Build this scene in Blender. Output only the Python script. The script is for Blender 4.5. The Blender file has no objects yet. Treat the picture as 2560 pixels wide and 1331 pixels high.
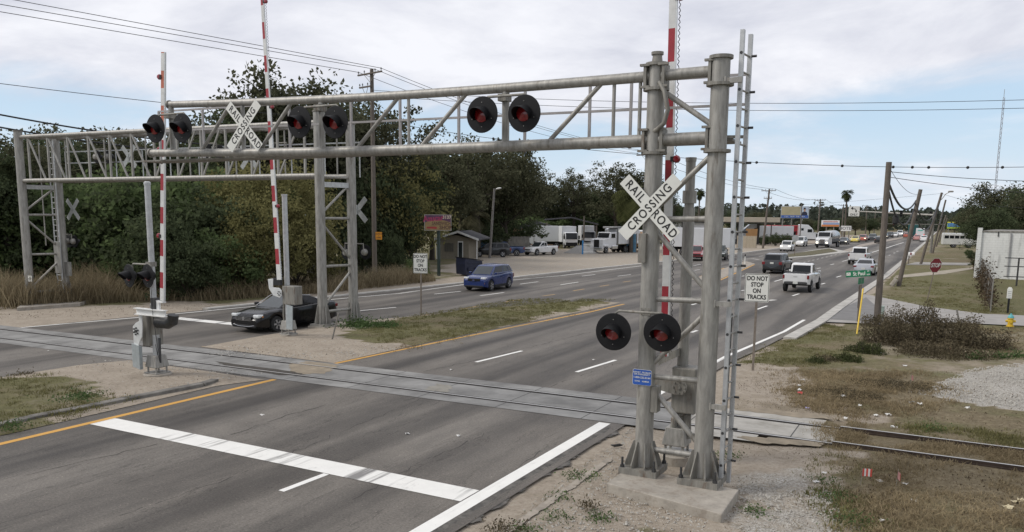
import bpy, bmesh, math, random
import numpy as np
from mathutils import Vector as V, Matrix
rnd = random.Random(11)
C = bpy.context.scene.collection
rad = math.radians
# ---------------------------------------------------------------- camera
# world axes: +Y runs along the highway away from the crossing, +X to the right across it, z = 0 is the road
FPX, PX, PY, CH, YAW = 1990.0, 1280.0, 832.0, 5.0, rad(28.4)
_d = V((1145 - PX, 14500 - PY, FPX)).normalized()                      # straight down, in camera axes (x right, y down, z forward)
_f = (V((0, 0, 1)) - _d.z * _d).normalized()
_r = _d.cross(_f)
_ca, _sa = math.cos(YAW), math.sin(YAW)
def cam2world(c):
    x, y, z = _r.dot(c), _f.dot(c), -_d.dot(c)
    return V((x * _ca - y * _sa, x * _sa + y * _ca, z))
cam_data = bpy.data.cameras.new('camera')
cam = bpy.data.objects.new('camera', cam_data); C.objects.link(cam)
_ax, _ay, _az = cam2world(V((1, 0, 0))), cam2world(V((0, -1, 0))), cam2world(V((0, 0, -1)))
cam.matrix_world = Matrix(((_ax.x, _ay.x, _az.x, 0), (_ax.y, _ay.y, _az.y, 0), (_ax.z, _ay.z, _az.z, CH), (0, 0, 0, 1)))
cam_data.sensor_width = 36.0; cam_data.lens = FPX / 2560 * 36
cam_data.shift_y = (PY - 665.5) / 2560
cam_data.clip_start = 0.1; cam_data.clip_end = 8000
bpy.context.scene.camera = cam
# ---------------------------------------------------------------- light
sc = bpy.context.scene
sc.view_settings.view_transform = 'Standard'; sc.view_settings.look = 'None'
sc.view_settings.exposure = 0.14; sc.view_settings.gamma = 1.0
SUN_DIR = V((-0.62, -0.42, 0.66)).normalized()                         # towards the (veiled) sun
w = bpy.data.worlds.new('World'); sc.world = w; w.use_nodes = True
nt = w.node_tree; N = nt.nodes; Lk = nt.links; N.clear()
def nd(t, **k):
    n = N.new(t)
    for a, b in k.items(): setattr(n, a, b)
    return n
def mth(op, a, b=None, c=None, clamp=False):
    n = N.new('ShaderNodeMath'); n.operation = op; n.use_clamp = clamp
    for i, x in enumerate((a, b, c)):
        if x is None: continue
        if isinstance(x, (int, float)): n.inputs[i].default_value = x
        else: Lk.new(x, n.inputs[i])
    return n.outputs[0]
sky = nd('ShaderNodeTexSky', sky_type='NISHITA', sun_disc=False)
sky.sun_elevation = math.asin(SUN_DIR.z); sky.sun_rotation = math.atan2(SUN_DIR.x, SUN_DIR.y)
sky.air_density = 1.0; sky.dust_density = 0.6; sky.ozone_density = 1.5
tc = nd('ShaderNodeTexCoord'); sep = nd('ShaderNodeSeparateXYZ'); Lk.new(tc.outputs['Generated'], sep.inputs[0])
zz = mth('MAXIMUM', sep.outputs[2], 0.0); inv = mth('DIVIDE', 1.0, mth('ADD', zz, 0.16))
comb = nd('ShaderNodeCombineXYZ')
Lk.new(mth('MULTIPLY', sep.outputs[0], inv), comb.inputs[0]); Lk.new(mth('MULTIPLY', sep.outputs[1], inv), comb.inputs[1])
def noi(scale, det, rough, off, dist=0.0):
    mp = nd('ShaderNodeMapping'); mp.inputs['Location'].default_value = off
    Lk.new(comb.outputs[0], mp.inputs[0])
    n = nd('ShaderNodeTexNoise'); n.inputs['Scale'].default_value = scale; n.inputs['Detail'].default_value = det
    n.inputs['Roughness'].default_value = rough; n.inputs['Distortion'].default_value = dist
    Lk.new(mp.outputs[0], n.inputs['Vector']); return n.outputs[0]
n1 = noi(0.7, 8, 0.58, (3.1, 1.7, 0.0), 0.4); n2 = noi(1.3, 9, 0.6, (0.4, 5.2, 0.0), 0.3)
# cover: nearly closed overhead, breaking up into blue gaps low down
cov = mth('ADD', mth('MULTIPLY', n1, 1.0), mth('MULTIPLY', n2, 0.45))
ele = mth('MULTIPLY', mth('SUBTRACT', zz, 0.132), 5.5)
cov = mth('ADD', cov, mth('MAXIMUM', mth('MINIMUM', ele, 0.75), -0.13))
mr = nd('ShaderNodeMapRange', interpolation_type='SMOOTHSTEP'); mr.inputs[1].default_value = 0.50; mr.inputs[2].default_value = 0.86
Lk.new(cov, mr.inputs[0])
shade = nd('ShaderNodeMapRange'); shade.inputs[1].default_value = 0.34; shade.inputs[2].default_value = 0.62; Lk.new(n2, shade.inputs[0])
cc = nd('ShaderNodeMix', data_type='RGBA'); Lk.new(shade.outputs[0], cc.inputs[0])
cc.inputs[6].default_value = (5.9, 6.1, 6.95, 1); cc.inputs[7].default_value = (8.5, 8.6, 9.1, 1)
blue = nd('ShaderNodeMix', data_type='RGBA'); blue.inputs[0].default_value = 0.75
Lk.new(sky.outputs[0], blue.inputs[6]); blue.inputs[7].default_value = (5.5, 7.1, 8.8, 1)
hz = nd('ShaderNodeMix', data_type='RGBA'); Lk.new(mth('SUBTRACT', 1.0, mth('MULTIPLY', zz, 9.0), clamp=True), hz.inputs[0]); Lk.new(blue.outputs[2], hz.inputs[6]); hz.inputs[7].default_value = (6.6, 7.5, 8.4, 1)
mx = nd('ShaderNodeMix', data_type='RGBA'); Lk.new(mr.outputs[0], mx.inputs[0]); Lk.new(hz.outputs[2], mx.inputs[6]); Lk.new(cc.outputs[2], mx.inputs[7])
bg = nd('ShaderNodeBackground'); bg.inputs[1].default_value = 0.1; Lk.new(mx.outputs[2], bg.inputs[0])
wo = nd('ShaderNodeOutputWorld'); Lk.new(bg.outputs[0], wo.inputs[0])
sd = bpy.data.lights.new('sun', 'SUN'); sd.energy = 1.9; sd.angle = rad(20); sd.color = (1, 0.95, 0.88)
so = bpy.data.objects.new('sun', sd); C.objects.link(so); so.location = (0, 0, 60)
so.rotation_euler = (-SUN_DIR).to_track_quat('-Z', 'Y').to_euler()
# ---------------------------------------------------------------- placing helpers
def ray(x, y): return cam2world(V((x - PX, y - PY, FPX)))
def G(x, y, z=0.0):                      # point of the horizontal plane z that the photo shows at (x, y)
    d = ray(x, y); return V((0, 0, CH)) + d * ((z - CH) / d.z)
def at(x, dist, y=700):                  # ground point at a horizontal distance along a bearing
    d = ray(x, y); k = dist / math.hypot(d.x, d.y); return V((d.x * k, d.y * k, 0))
def zat(x, y, dist):                     # height seen at (x, y) at a horizontal distance
    d = ray(x, y); return CH + d.z * dist / math.hypot(d.x, d.y)
def hat(g, x, y): return zat(x, y, math.hypot(g.x, g.y))
def PVp(x, y, v): d = ray(x, y); return V((0, 0, CH)) + d * (v / d.y)
# ---------------------------------------------------------------- materials
MATS = {}
def M(name, c=None, r=0.6, m=0.0, var=0.18, scale=6.0, bump=0.0, c2=None, coat=0.0, stretch=None, emit=0.0, thr=None, spec=0.5, spots=None):
    if name in MATS: return MATS[name]
    mt = bpy.data.materials.new(name); MATS[name] = mt; mt.use_nodes = True
    t = mt.node_tree; n = t.nodes; l = t.links; b = n['Principled BSDF']
    b.inputs['Roughness'].default_value = r; b.inputs['Metallic'].default_value = m
    b.inputs['Coat Weight'].default_value = coat; b.inputs['Specular IOR Level'].default_value = spec
    if coat: b.inputs['Coat Roughness'].default_value = 0.05
    tcn = n.new('ShaderNodeTexCoord'); vec = tcn.outputs['Object']
    if stretch:
        mp = n.new('ShaderNodeMapping'); mp.inputs['Scale'].default_value = stretch; l.new(vec, mp.inputs[0]); vec = mp.outputs[0]
    nz = n.new('ShaderNodeTexNoise'); nz.inputs['Scale'].default_value = scale; nz.inputs['Detail'].default_value = 6; nz.inputs['Roughness'].default_value = 0.62
    l.new(vec, nz.inputs['Vector'])
    rp = n.new('ShaderNodeValToRGB'); e = rp.color_ramp.elements
    lo, hi = thr or (0.3, 0.7)
    e[0].position = lo; e[1].position = hi
    a = tuple(x * (1 - var) for x in c); z = tuple(min(1, x * (1 + var)) for x in c) if c2 is None else c2
    if c2 is not None: a = c
    e[0].color = (*a, 1); e[1].color = (*z, 1)
    l.new(nz.outputs[0], rp.inputs[0]); l.new(rp.outputs[0], b.inputs['Base Color'])
    if spots:          # stains of their own colour: (colour, threshold, scale, stretch, strength)
        mp2 = n.new('ShaderNodeMapping'); mp2.inputs['Scale'].default_value = spots[3]; l.new(tcn.outputs['Object'], mp2.inputs[0])
        ns = n.new('ShaderNodeTexNoise'); ns.inputs['Scale'].default_value = spots[2]; ns.inputs['Detail'].default_value = 7; ns.inputs['Roughness'].default_value = 0.7; l.new(mp2.outputs[0], ns.inputs['Vector'])
        ms = n.new('ShaderNodeMapRange'); ms.inputs[1].default_value = spots[1]; ms.inputs[2].default_value = spots[1] + 0.1; ms.inputs[4].default_value = spots[4]; l.new(ns.outputs[0], ms.inputs[0])
        mm = n.new('ShaderNodeMix'); mm.data_type = 'RGBA'; l.new(ms.outputs[0], mm.inputs[0]); l.new(rp.outputs[0], mm.inputs[6]); mm.inputs[7].default_value = (*spots[0], 1); l.new(mm.outputs[2], b.inputs['Base Color'])
    if emit: l.new(rp.outputs[0], b.inputs['Emission Color']); b.inputs['Emission Strength'].default_value = emit
    if bump:
        n2_ = n.new('ShaderNodeTexNoise'); n2_.inputs['Scale'].default_value = scale * 5; n2_.inputs['Detail'].default_value = 5; l.new(vec, n2_.inputs['Vector'])
        bm_ = n.new('ShaderNodeBump'); bm_.inputs['Strength'].default_value = bump; bm_.inputs['Distance'].default_value = 0.02
        l.new(n2_.outputs[0], bm_.inputs['Height']); l.new(bm_.outputs[0], b.inputs['Normal'])
    return mt
galv = M('galvanised_steel', (0.29, 0.28, 0.255), 0.5, 0.3, 0.30, 4.0, 0.08, stretch=(3, 3, 0.6), spots=((0.11, 0.085, 0.06), 0.58, 2.2, (3, 3, 0.5), 0.6))
galv_old = M('weathered_galvanised_steel', (0.22, 0.21, 0.185), 0.6, 0.25, 0.35, 2.5, 0.08, stretch=(4, 4, 0.6), spots=((0.12, 0.07, 0.04), 0.55, 3.5, (2, 2, 0.6), 0.6))
galv_new = M('fresh_galvanised_steel', (0.47, 0.48, 0.48), 0.45, 0.35, 0.15, 9)
silverp = M('silver_paint', (0.62, 0.63, 0.62), 0.45, 0.3, 0.12, 5)
steel_dark = M('dark_steel', (0.06, 0.06, 0.06), 0.5, 0.5, 0.3, 10)
black = M('black_enamel', (0.012, 0.012, 0.013), 0.5, 0, 0.4, 8)
black_hood = M('black_signal_paint', (0.007, 0.007, 0.008), 0.55, 0, 0.3, 12, spec=0.25)
red_lens = M('red_lens', (0.20, 0.008, 0.010), 0.25, 0, 0.25, 30, coat=0.6)
white_sign = M('white_reflective_sheet', (0.68, 0.68, 0.63), 0.5, 0, 0.05, 4)
sign_back = M('aluminium_sign_back', (0.42, 0.43, 0.42), 0.45, 0.5, 0.15, 6)
ink = M('sign_black', (0.012, 0.012, 0.012), 0.6, 0, 0.1, 4)
conc = M('footing_concrete', (0.33, 0.30, 0.255), 0.9, 0, 0.25, 5, 0.4, spots=((0.16, 0.13, 0.10), 0.52, 2.5, (1, 1, 1), 0.6))
gate_white = M('gate_white', (0.60, 0.60, 0.58), 0.5, 0, 0.12, 5)
gate_red = M('gate_red', (0.30, 0.02, 0.03), 0.5, 0, 0.15, 5)
gate_faded = M('gate_faded_red', (0.42, 0.12, 0.07), 0.6, 0, 0.2, 5)
lampred = M('red_lamp', (0.25, 0.01, 0.02), 0.25, 0, 0.15, 20, coat=0.5)
white_paint = M('white_enamel', (0.72, 0.72, 0.70), 0.5, 0, 0.08, 3)
rubber = M('rubber', (0.018, 0.018, 0.018), 0.85, 0, 0.3, 20)
wood_old = M('weathered_pole_wood', (0.13, 0.11, 0.092), 0.9, 0, 0.35, 5, 0.4, stretch=(6, 6, 0.5))
M('gravel_spill', (.28, .27, .25), .95, 0, .35, 20, .5)
wire_m = M('cable', (0.02, 0.02, 0.021), 0.7, 0, 0.1, 2)
# ---------------------------------------------------------------- object helpers
ORG = {}
def nbm(): return bmesh.new()
def _root(o):
    while o.parent: o = o.parent
    return o
def thing(name, label, cat, loc=(0, 0, 0), rz=0.0, group=None):
    o = bpy.data.objects.new(name, None); C.objects.link(o); o.empty_display_size = 0.3
    o.location = loc; o.rotation_euler = (0, 0, rz); o['label'] = label; o['category'] = cat
    if group: o['group'] = group
    return o
def ob(name, bm, m, parent=None, smooth=False, world=False, label=None, bevel=0.0, seg=2, ang=35):
    """link a bmesh as one mesh object; world=True: vertices are world coordinates, moved under an unrotated thing"""
    me = bpy.data.meshes.new(name)
    bmesh.ops.recalc_face_normals(bm, faces=bm.faces[:])
    if world and parent is not None:
        bmesh.ops.translate(bm, verts=bm.verts[:], vec=-V(_root(parent).location))
    if smooth:
        for f in bm.faces: f.smooth = True
    bm.to_mesh(me); bm.free()
    o = bpy.data.objects.new(name, me); C.objects.link(o)
    for q in (m if isinstance(m, (list, tuple)) else [m]): me.materials.append(q)
    if parent is not None: o.parent = parent
    if smooth: 
        me.set_sharp_from_angle(angle=rad(ang))
    if bevel:
        b = o.modifiers.new('bevel', 'BEVEL'); b.width = bevel; b.segments = seg; b.limit_method = 'ANGLE'; b.angle_limit = rad(30)
    if label: o['label'] = label
    return o
def split(o, name):
    '''one object per loose piece, siblings under the same parent'''
    bm = bmesh.new(); bm.from_mesh(o.data); seen = set(); groups = []
    for v in bm.verts:
        if v in seen: continue
        st, g = [v], []
        seen.add(v)
        while st:
            q = st.pop(); g.append(q.index)
            for e in q.link_edges:
                r = e.other_vert(q)
                if r not in seen: seen.add(r); st.append(r)
        groups.append(set(g))
    bm.free(); par = o.parent; mats = list(o.data.materials); out = []
    for g in groups:
        b2 = bmesh.new(); b2.from_mesh(o.data); bmesh.ops.delete(b2, geom=[v for v in b2.verts if v.index not in g], context='VERTS'); me = bpy.data.meshes.new(name); b2.to_mesh(me); b2.free()
        for m in mats: me.materials.append(m)
        n = bpy.data.objects.new(name, me); C.objects.link(n); n.parent = par; out.append(n)
    bpy.data.objects.remove(o); return out
def tag(o, label, cat, group=None, kind=None):
    o['label'] = label
    if cat: o['category'] = cat
    if group: o['group'] = group
    if kind: o['kind'] = kind
    return o
def struct(o): o['kind'] = 'structure'; return o
def rebase(o):
    """move a top-level mesh's origin to the middle of its foot"""
    me = o.data; n = len(me.vertices); a = np.empty(n * 3); me.vertices.foreach_get('co', a); a = a.reshape(-1, 3)
    c = np.array([(a[:, 0].min() + a[:, 0].max()) / 2, (a[:, 1].min() + a[:, 1].max()) / 2, a[:, 2].min()])
    me.vertices.foreach_set('co', (a - c).ravel()); o.location = V(c) + V(o.location); return o
def dup(root, loc, rz=None, label=None, group=None, scale=None):
    def cp(o, p):
        c = o.copy(); C.objects.link(c)
        if p is not None: c.parent = p
        for ch in o.children: cp(ch, c)
        return c
    r = cp(root, None); r.location = loc
    if rz is not None: r.rotation_euler = (0, 0, rz)
    if scale is not None: r.scale = scale if hasattr(scale, '__len__') else (scale,) * 3
    if label: r['label'] = label
    if group: r['group'] = group
    return r
# ---- shapes
def box(bm, x0, x1, y0, y1, z0, z1, T=None, mi=0):
    vs = [bm.verts.new(V((x, y, z)) if T is None else T @ V((x, y, z))) for z in (z0, z1) for y in (y0, y1) for x in (x0, x1)]
    for q in ((0, 2, 3, 1), (4, 5, 7, 6), (0, 1, 5, 4), (2, 6, 7, 3), (0, 4, 6, 2), (1, 3, 7, 5)):
        f = bm.faces.new([vs[i] for i in q]); f.material_index = mi
    return bm
def frame_z(p, q):
    d = (V(q) - V(p)); L_ = d.length; d.normalize()
    up = V((0, 0, 1)) if abs(d.z) < 0.95 else V((0, 1, 0))
    x = up.cross(d).normalized(); y = d.cross(x)
    return Matrix(((x.x, y.x, d.x, p[0]), (x.y, y.y, d.y, p[1]), (x.z, y.z, d.z, p[2]), (0, 0, 0, 1))), L_
def lathe(bm, prof, T=None, n=16, cap=True, mi=0):
    """prof = [(radius, z)...] about the local z axis"""
    rings = []
    for r, z in prof:
        rings.append([bm.verts.new((T or Matrix.Identity(4)) @ V((r * math.cos(2 * math.pi * i / n), r * math.sin(2 * math.pi * i / n), z))) for i in range(n)])
    for a, b in zip(rings, rings[1:]):
        for i in range(n): f = bm.faces.new((a[i], a[(i + 1) % n], b[(i + 1) % n], b[i])); f.material_index = mi
    if cap:
        bm.faces.new(rings[0]).material_index = mi; bm.faces.new(rings[-1][::-1]).material_index = mi
    return bm
def tube(bm, p, q, r, r2=None, n=12, cap=True, mi=0):
    T, L_ = frame_z(p, q); return lathe(bm, [(r, 0), (r if r2 is None else r2, L_)], T, n, cap, mi)
def bar(bm, p, q, wx, wy, mi=0):
    T, L_ = frame_z(p, q); return box(bm, -wx / 2, wx / 2, -wy / 2, wy / 2, 0, L_, T, mi)
def pipe(bm, pts, r, n=8, mi=0):
    """tube along a polyline with mitred joints"""
    pts = [V(p) for p in pts]; rings = []; x = None
    for i, p in enumerate(pts):
        d = (pts[min(i + 1, len(pts) - 1)] - pts[max(i - 1, 0)]).normalized()
        if x is None: x = d.orthogonal().normalized()
        x = (x - d * x.dot(d)).normalized(); y = d.cross(x)
        rr = r[i] if hasattr(r, '__len__') else r
        rings.append([bm.verts.new(p + (x * math.cos(2 * math.pi * k / n) + y * math.sin(2 * math.pi * k / n)) * rr) for k in range(n)])
    for a, b in zip(rings, rings[1:]):
        for k in range(n): f = bm.faces.new((a[k], a[(k + 1) % n], b[(k + 1) % n], b[k])); f.material_index = mi
    bm.faces.new(rings[0][::-1]); bm.faces.new(rings[-1])
    return bm
def prism(bm, poly, T, t, t0=0.0, mi=0):
    """2-D polygon in T's xy plane, from z=t0 to z=t"""
    a = [bm.verts.new(T @ V((x, y, t0))) for x, y in poly]; b = [bm.verts.new(T @ V((x, y, t))) for x, y in poly]
    n = len(poly)
    bm.faces.new(a[::-1]).material_index = mi; bm.faces.new(b).material_index = mi
    for i in range(n): f = bm.faces.new((a[i], a[(i + 1) % n], b[(i + 1) % n], b[i])); f.material_index = mi
    return bm
def basis(c, right, up):
    x = V(right).normalized(); y = (V(up) - x * V(up).dot(x)).normalized(); z = x.cross(y)
    return Matrix(((x.x, y.x, z.x, c[0]), (x.y, y.y, z.y, c[1]), (x.z, y.z, z.z, c[2]), (0, 0, 0, 1)))
def rrect(w_, h_, r_=0.03, k=3):
    out = []
    for cx, cy, a0 in ((w_ / 2 - r_, h_ / 2 - r_, 0), (-w_ / 2 + r_, h_ / 2 - r_, 90), (-w_ / 2 + r_, -h_ / 2 + r_, 180), (w_ / 2 - r_, -h_ / 2 + r_, 270)):
        for i in range(k + 1):
            a = rad(a0 + 90 * i / k); out.append((cx + r_ * math.cos(a), cy + r_ * math.sin(a)))
    return out
def text(name, lines, size, m, parent, T, bold=0.0, world=True, sx=1.0, depth=0.002, space=1.0, lsp=1.0):
    cu = bpy.data.curves.new('tmp', 'FONT'); cu.body = lines; cu.size = size; cu.align_x = 'CENTER'; cu.align_y = 'CENTER'
    cu.extrude = depth; cu.offset = bold; cu.space_character = space; cu.space_line = lsp; cu.resolution_u = 4
    o = bpy.data.objects.new('tmp', cu); C.objects.link(o)
    me = bpy.data.meshes.new_from_object(o.evaluated_get(bpy.context.evaluated_depsgraph_get()))
    bpy.data.objects.remove(o); bpy.data.curves.remove(cu)
    if sx != 1.0: me.transform(Matrix.Diagonal((sx, 1, 1, 1)))
    me.transform(T)
    if world and parent is not None: me.transform(Matrix.Translation(-V(_root(parent).location)))
    me.name = name; me.materials.clear(); me.materials.append(m)
    o = bpy.data.objects.new(name, me); C.objects.link(o)
    if parent is not None: o.parent = parent
    return o
def wire(name, pts, r, label, cat='cable', group=None, sag=None, m=None, n=6):
    if sag is not None:
        p, q = V(pts[0]), V(pts[1]); pts = [p.lerp(q, t / 24) - V((0, 0, sag * 4 * (t / 24) * (1 - t / 24))) for t in range(25)]
    o = ob(name, pipe(nbm(), pts, r, n), m or wire_m, smooth=True)
    return tag(rebase(o), label, cat, group)
def meshnp(name, verts, faces, m, parent=None):
    """verts (n,3) and faces (m,k) numpy arrays -> mesh object"""
    me = bpy.data.meshes.new(name); nv = len(verts); nf, k = faces.shape
    me.vertices.add(nv); me.vertices.foreach_set('co', np.ascontiguousarray(verts, dtype=np.float32).ravel())
    me.loops.add(nf * k); me.loops.foreach_set('vertex_index', np.ascontiguousarray(faces, dtype=np.int32).ravel())
    me.polygons.add(nf); me.polygons.foreach_set('loop_start', np.arange(0, nf * k, k, dtype=np.int32))
    me.update(calc_edges=True); me.validate()
    for q in (m if isinstance(m, (list, tuple)) else [m]): me.materials.append(q)
    o = bpy.data.objects.new(name, me); C.objects.link(o)
    if parent is not None: o.parent = parent
    return o
def interp(poly, v):
    if v <= poly[0][1]: return poly[0][0]
    for (a, b), (c, d) in zip(poly, poly[1:]):
        if v <= d: return a + (c - a) * (v - b) / (d - b)
    return poly[-1][0]
# ================================================================ GROUND
_rs = np.random.RandomState(5); _TAB = _rs.rand(64, 64)
def vnoise(x, y, s):
    x = x * s + 31.7; y = y * s + 17.3; i = np.floor(x).astype(int); j = np.floor(y).astype(int); fx = x - i; fy = y - j
    fx = fx * fx * (3 - 2 * fx); fy = fy * fy * (3 - 2 * fy); g = lambda a, b: _TAB[a % 64, b % 64]
    return (g(i, j) * (1 - fx) + g(i + 1, j) * fx) * (1 - fy) + (g(i, j + 1) * (1 - fx) + g(i + 1, j + 1) * fx) * fy
def pip(poly, x, y):
    ins = np.zeros(x.shape, bool); n = len(poly)
    for k in range(n):
        (x1, y1), (x2, y2) = poly[k], poly[(k + 1) % n]
        if y1 == y2: continue
        c = ((y1 > y) != (y2 > y)) & (x < (x2 - x1) * (y - y1) / (y2 - y1) + x1); ins ^= c
    return ins
def gpoly(s): return [tuple(G(*map(float, q.split(',')))[:2]) for q in s.split()]
# (outline, grass cover, greenness, white gravel)
ZONES = [
 (gpoly('0,835 0,762 180,768 330,762 420,752 560,760 800,745 1160,708 1160,718 800,757 480,790 330,805 60,830'), .25, .2, .12),
 (gpoly('1165,720 1330,692 1640,657 1850,636 1850,600 1500,618 1280,630 1180,645 1090,680 1160,688'), .02, .3, .30),
 (gpoly('1590,1050 1470,1105 1180,1331 2120,1331 2050,1200 2110,1110 1800,1080'), .33, .3, .10),
 (gpoly('1850,1180 1990,1150 2080,1240 2100,1331 1850,1331'), .26, .5, .40),
 (gpoly('1800,1035 2100,1052 2200,1050 2130,980 1900,915 1820,950'), .42, .05, .15),
 (gpoly('1830,905 2060,806 2190,830 2150,905 1980,925'), .85, .45, .05),
 (gpoly('2010,930 2290,930 2330,985 2160,1012 2050,990'), 1.0, .0, .0),
 (gpoly('2330,965 2420,922 2560,905 2800,905 2800,1030 2560,1018 2450,1008 2340,988'), .08, .1, 1.0),
 (gpoly('2070,1080 2560,1125 2800,1150 2800,1215 2560,1182 2070,1112'), .95, .06, .0),
 (gpoly('2100,1130 2560,1192 2800,1225 2800,1331 2120,1331'), .80, .2, .05),
 (gpoly('2204,745 2318,769 2460,787 2560,792 2800,800 2700,715 2400,690 2235,694'), .85, .55, .02),
 (gpoly('0,960 130,945 280,1010 120,1075 0,1090 -300,1130 -300,950'), .75, .6, .02),
 (gpoly('870,845 1000,798 1300,750 1540,753 1100,862 960,868'), .92, .5, .0),
 (gpoly('0,855 0,800 -900,760 -900,900'), .3, .3, .2),
]
def zones(u, v):
    du = (vnoise(u, v, .9) - .5) * 1.3 + (vnoise(u, v, 2.7) - .5) * .5; dv = (vnoise(u + 50, v, .9) - .5) * 1.3 + (vnoise(u, v + 40, 2.7) - .5) * .5
    g = np.full(u.shape, .72); gr = .25 + .4 * vnoise(u, v, .12); gv = np.full(u.shape, .04)
    on_road = (u > -36) & (u < -4) & (v < 300)
    g[on_road] = .12; gr[on_road] = .25; gv[on_road] = .1
    for poly, a, b, c in ZONES:
        m_ = pip(poly, u + du, v + dv); g[m_] = a; gr[m_] = b; gv[m_] = c
    k = .75 + .5 * vnoise(u, v, .45)
    return np.clip(g * k, 0, 1), np.clip(gr + (vnoise(u, v, .8) - .5) * .5, 0, 1), gv
def set_attr(o):
    me = o.data; n = len(me.vertices); a = np.empty(n * 3); me.vertices.foreach_get('co', a); a = a.reshape(-1, 3)
    g, gr, gv = zones(a[:, 0] + o.location.x, a[:, 1] + o.location.y)
    at_ = me.attributes.new('cover', 'FLOAT_COLOR', 'POINT'); col = np.ones((n, 4), np.float32); col[:, 0] = g; col[:, 1] = gr; col[:, 2] = gv
    at_.data.foreach_set('color', col.ravel())
def ground_mat():
    mt = bpy.data.materials.new('verge_ground'); mt.use_nodes = True; t = mt.node_tree; n = t.nodes; l = t.links; b = n['Principled BSDF']
    b.inputs['Roughness'].default_value = 0.95; b.inputs['Specular IOR Level'].default_value = 0.15
    at_ = n.new('ShaderNodeAttribute'); at_.attribute_name = 'cover'; sp = n.new('ShaderNodeSeparateColor'); l.new(at_.outputs['Color'], sp.inputs[0])
    tcn = n.new('ShaderNodeTexCoord')
    def noise(s, d=6, rg=.65):
        q = n.new('ShaderNodeTexNoise'); q.inputs['Scale'].default_value = s; q.inputs['Detail'].default_value = d; q.inputs['Roughness'].default_value = rg
        l.new(tcn.outputs['Object'], q.inputs['Vector']); return q.outputs[0]
    def ramp(src, *st):
        q = n.new('ShaderNodeValToRGB'); e = q.color_ramp.elements
        while len(e) < len(st): e.new(.5)
        for k, (p, c) in zip(e, st): k.position = p; k.color = (*c, 1)
        l.new(src, q.inputs[0]); return q.outputs[0]
    def mix(f, a, c):
        q = n.new('ShaderNodeMix'); q.data_type = 'RGBA'
        for s_, i in ((f, 0), (a, 6), (c, 7)):
            if hasattr(s_, 'links'): l.new(s_, q.inputs[i])
            else: q.inputs[i].default_value = s_
        return q.outputs[2]
    def m_(op, a, c=None, cl=False):
        q = n.new('ShaderNodeMath'); q.operation = op; q.use_clamp = cl
        for i, s_ in enumerate((a, c)):
            if s_ is None: continue
            if hasattr(s_, 'links'): l.new(s_, q.inputs[i])
            else: q.inputs[i].default_value = s_
        return q.outputs[0]
    nA, nB, nC, nD = noise(1.3), noise(9, 8, .75), noise(38, 4, .7), noise(.35, 4)
    sand = ramp(nB, (.28, (.19, .158, .122)), (.45, (.35, .30, .24)), (.72, (.46, .405, .335)))
    sand = mix(m_('MULTIPLY', ramp(nA, (.42, (0, 0, 0)), (.68, (1, 1, 1))), .45), sand, (.22, .183, .142, 1))
    sand = mix(m_('MULTIPLY', ramp(nC, (.60, (0, 0, 0)), (.68, (1, 1, 1))), .7), sand, (.09, .075, .055, 1))
    vo = n.new('ShaderNodeTexVoronoi'); vo.inputs['Scale'].default_value = 42; l.new(tcn.outputs['Object'], vo.inputs['Vector'])
    sv = n.new('ShaderNodeSeparateColor'); l.new(vo.outputs['Color'], sv.inputs[0])
    grav = ramp(sv.outputs[0], (0, (.24, .22, .19)), (.55, (.38, .355, .31)), (1, (.56, .54, .50)))
    base = mix(m_('MULTIPLY', m_('SUBTRACT', m_('ADD', m_('MULTIPLY', sp.outputs[2], 1.25), nA), .80), 3.2, True), sand, grav)
    br = ramp(nB, (.3, (.085, .066, .040)), (.5, (.195, .158, .100)), (.72, (.34, .29, .19)))
    gn = ramp(nB, (.3, (.056, .058, .026)), (.5, (.145, .138, .066)), (.75, (.27, .245, .13)))
    gm = m_('MULTIPLY', m_('SUBTRACT', m_('ADD', sp.outputs[1], m_('MULTIPLY', nA, .9)), .62), 2.6, True)
    veg = mix(gm, br, gn)
    veg = mix(m_('MULTIPLY', ramp(nC, (.56, (0, 0, 0)), (.66, (1, 1, 1))), .45), veg, (.055, .044, .028, 1))
    veg = mix(m_('MULTIPLY', ramp(noise(4.5, 5, .7), (.50, (0, 0, 0)), (.62, (1, 1, 1))), .35), veg, (.075, .060, .036, 1))
    cv = m_('MULTIPLY', m_('SUBTRACT', m_('ADD', m_('ADD', m_('MULTIPLY', sp.outputs[0], 1.1), m_('MULTIPLY', nB, .55)), m_('MULTIPLY', nA, .5)), .98), 3.4, True)
    l.new(mix(cv, base, veg), b.inputs['Base Color'])
    bp = n.new('ShaderNodeBump'); bp.inputs['Strength'].default_value = .7; bp.inputs['Distance'].default_value = .05; l.new(m_('ADD', nB, nC), bp.inputs['Height']); l.new(bp.outputs[0], b.inputs['Normal'])
    return mt
ground_m = ground_mat()
def axis(*segs):
    out = []
    for a, b, s in segs: out += list(np.arange(a, b, s))
    return np.array(out + [segs[-1][1]])
us = axis((-4000, -400, 600), (-400, -100, 60), (-100, -50, 5), (-50, -36, .7), (-36, -8, 1.4), (-8, 6, .25), (6, 24, .8), (24, 120, 8), (120, 400, 70), (400, 4000, 600))
vs = axis((-200, -20, 30), (-20, 6, 3), (6, 36, .25), (36, 62, .5), (62, 130, 1.6), (130, 300, 10), (300, 1000, 100), (1000, 6000, 700))
uu, vv = np.meshgrid(us, vs)
zz_ = (vnoise(uu, vv, .6) - .5) * .10 * ((uu > -6) & (vv < 60)) * np.clip((uu + 6.2), 0, 1) 
zz_ = zz_ - .05 * ((uu > -6.2) & (uu < 60) & (vv < 60)) + .02 * (uu > -6.2) * (vv < 60)
zz_ = zz_ - .04 * ((uu <= -6.2) & (uu > -36))
nu = len(us); idx = (np.arange(len(vs) - 1)[:, None] * nu + np.arange(nu - 1)[None, :]).ravel()
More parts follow.
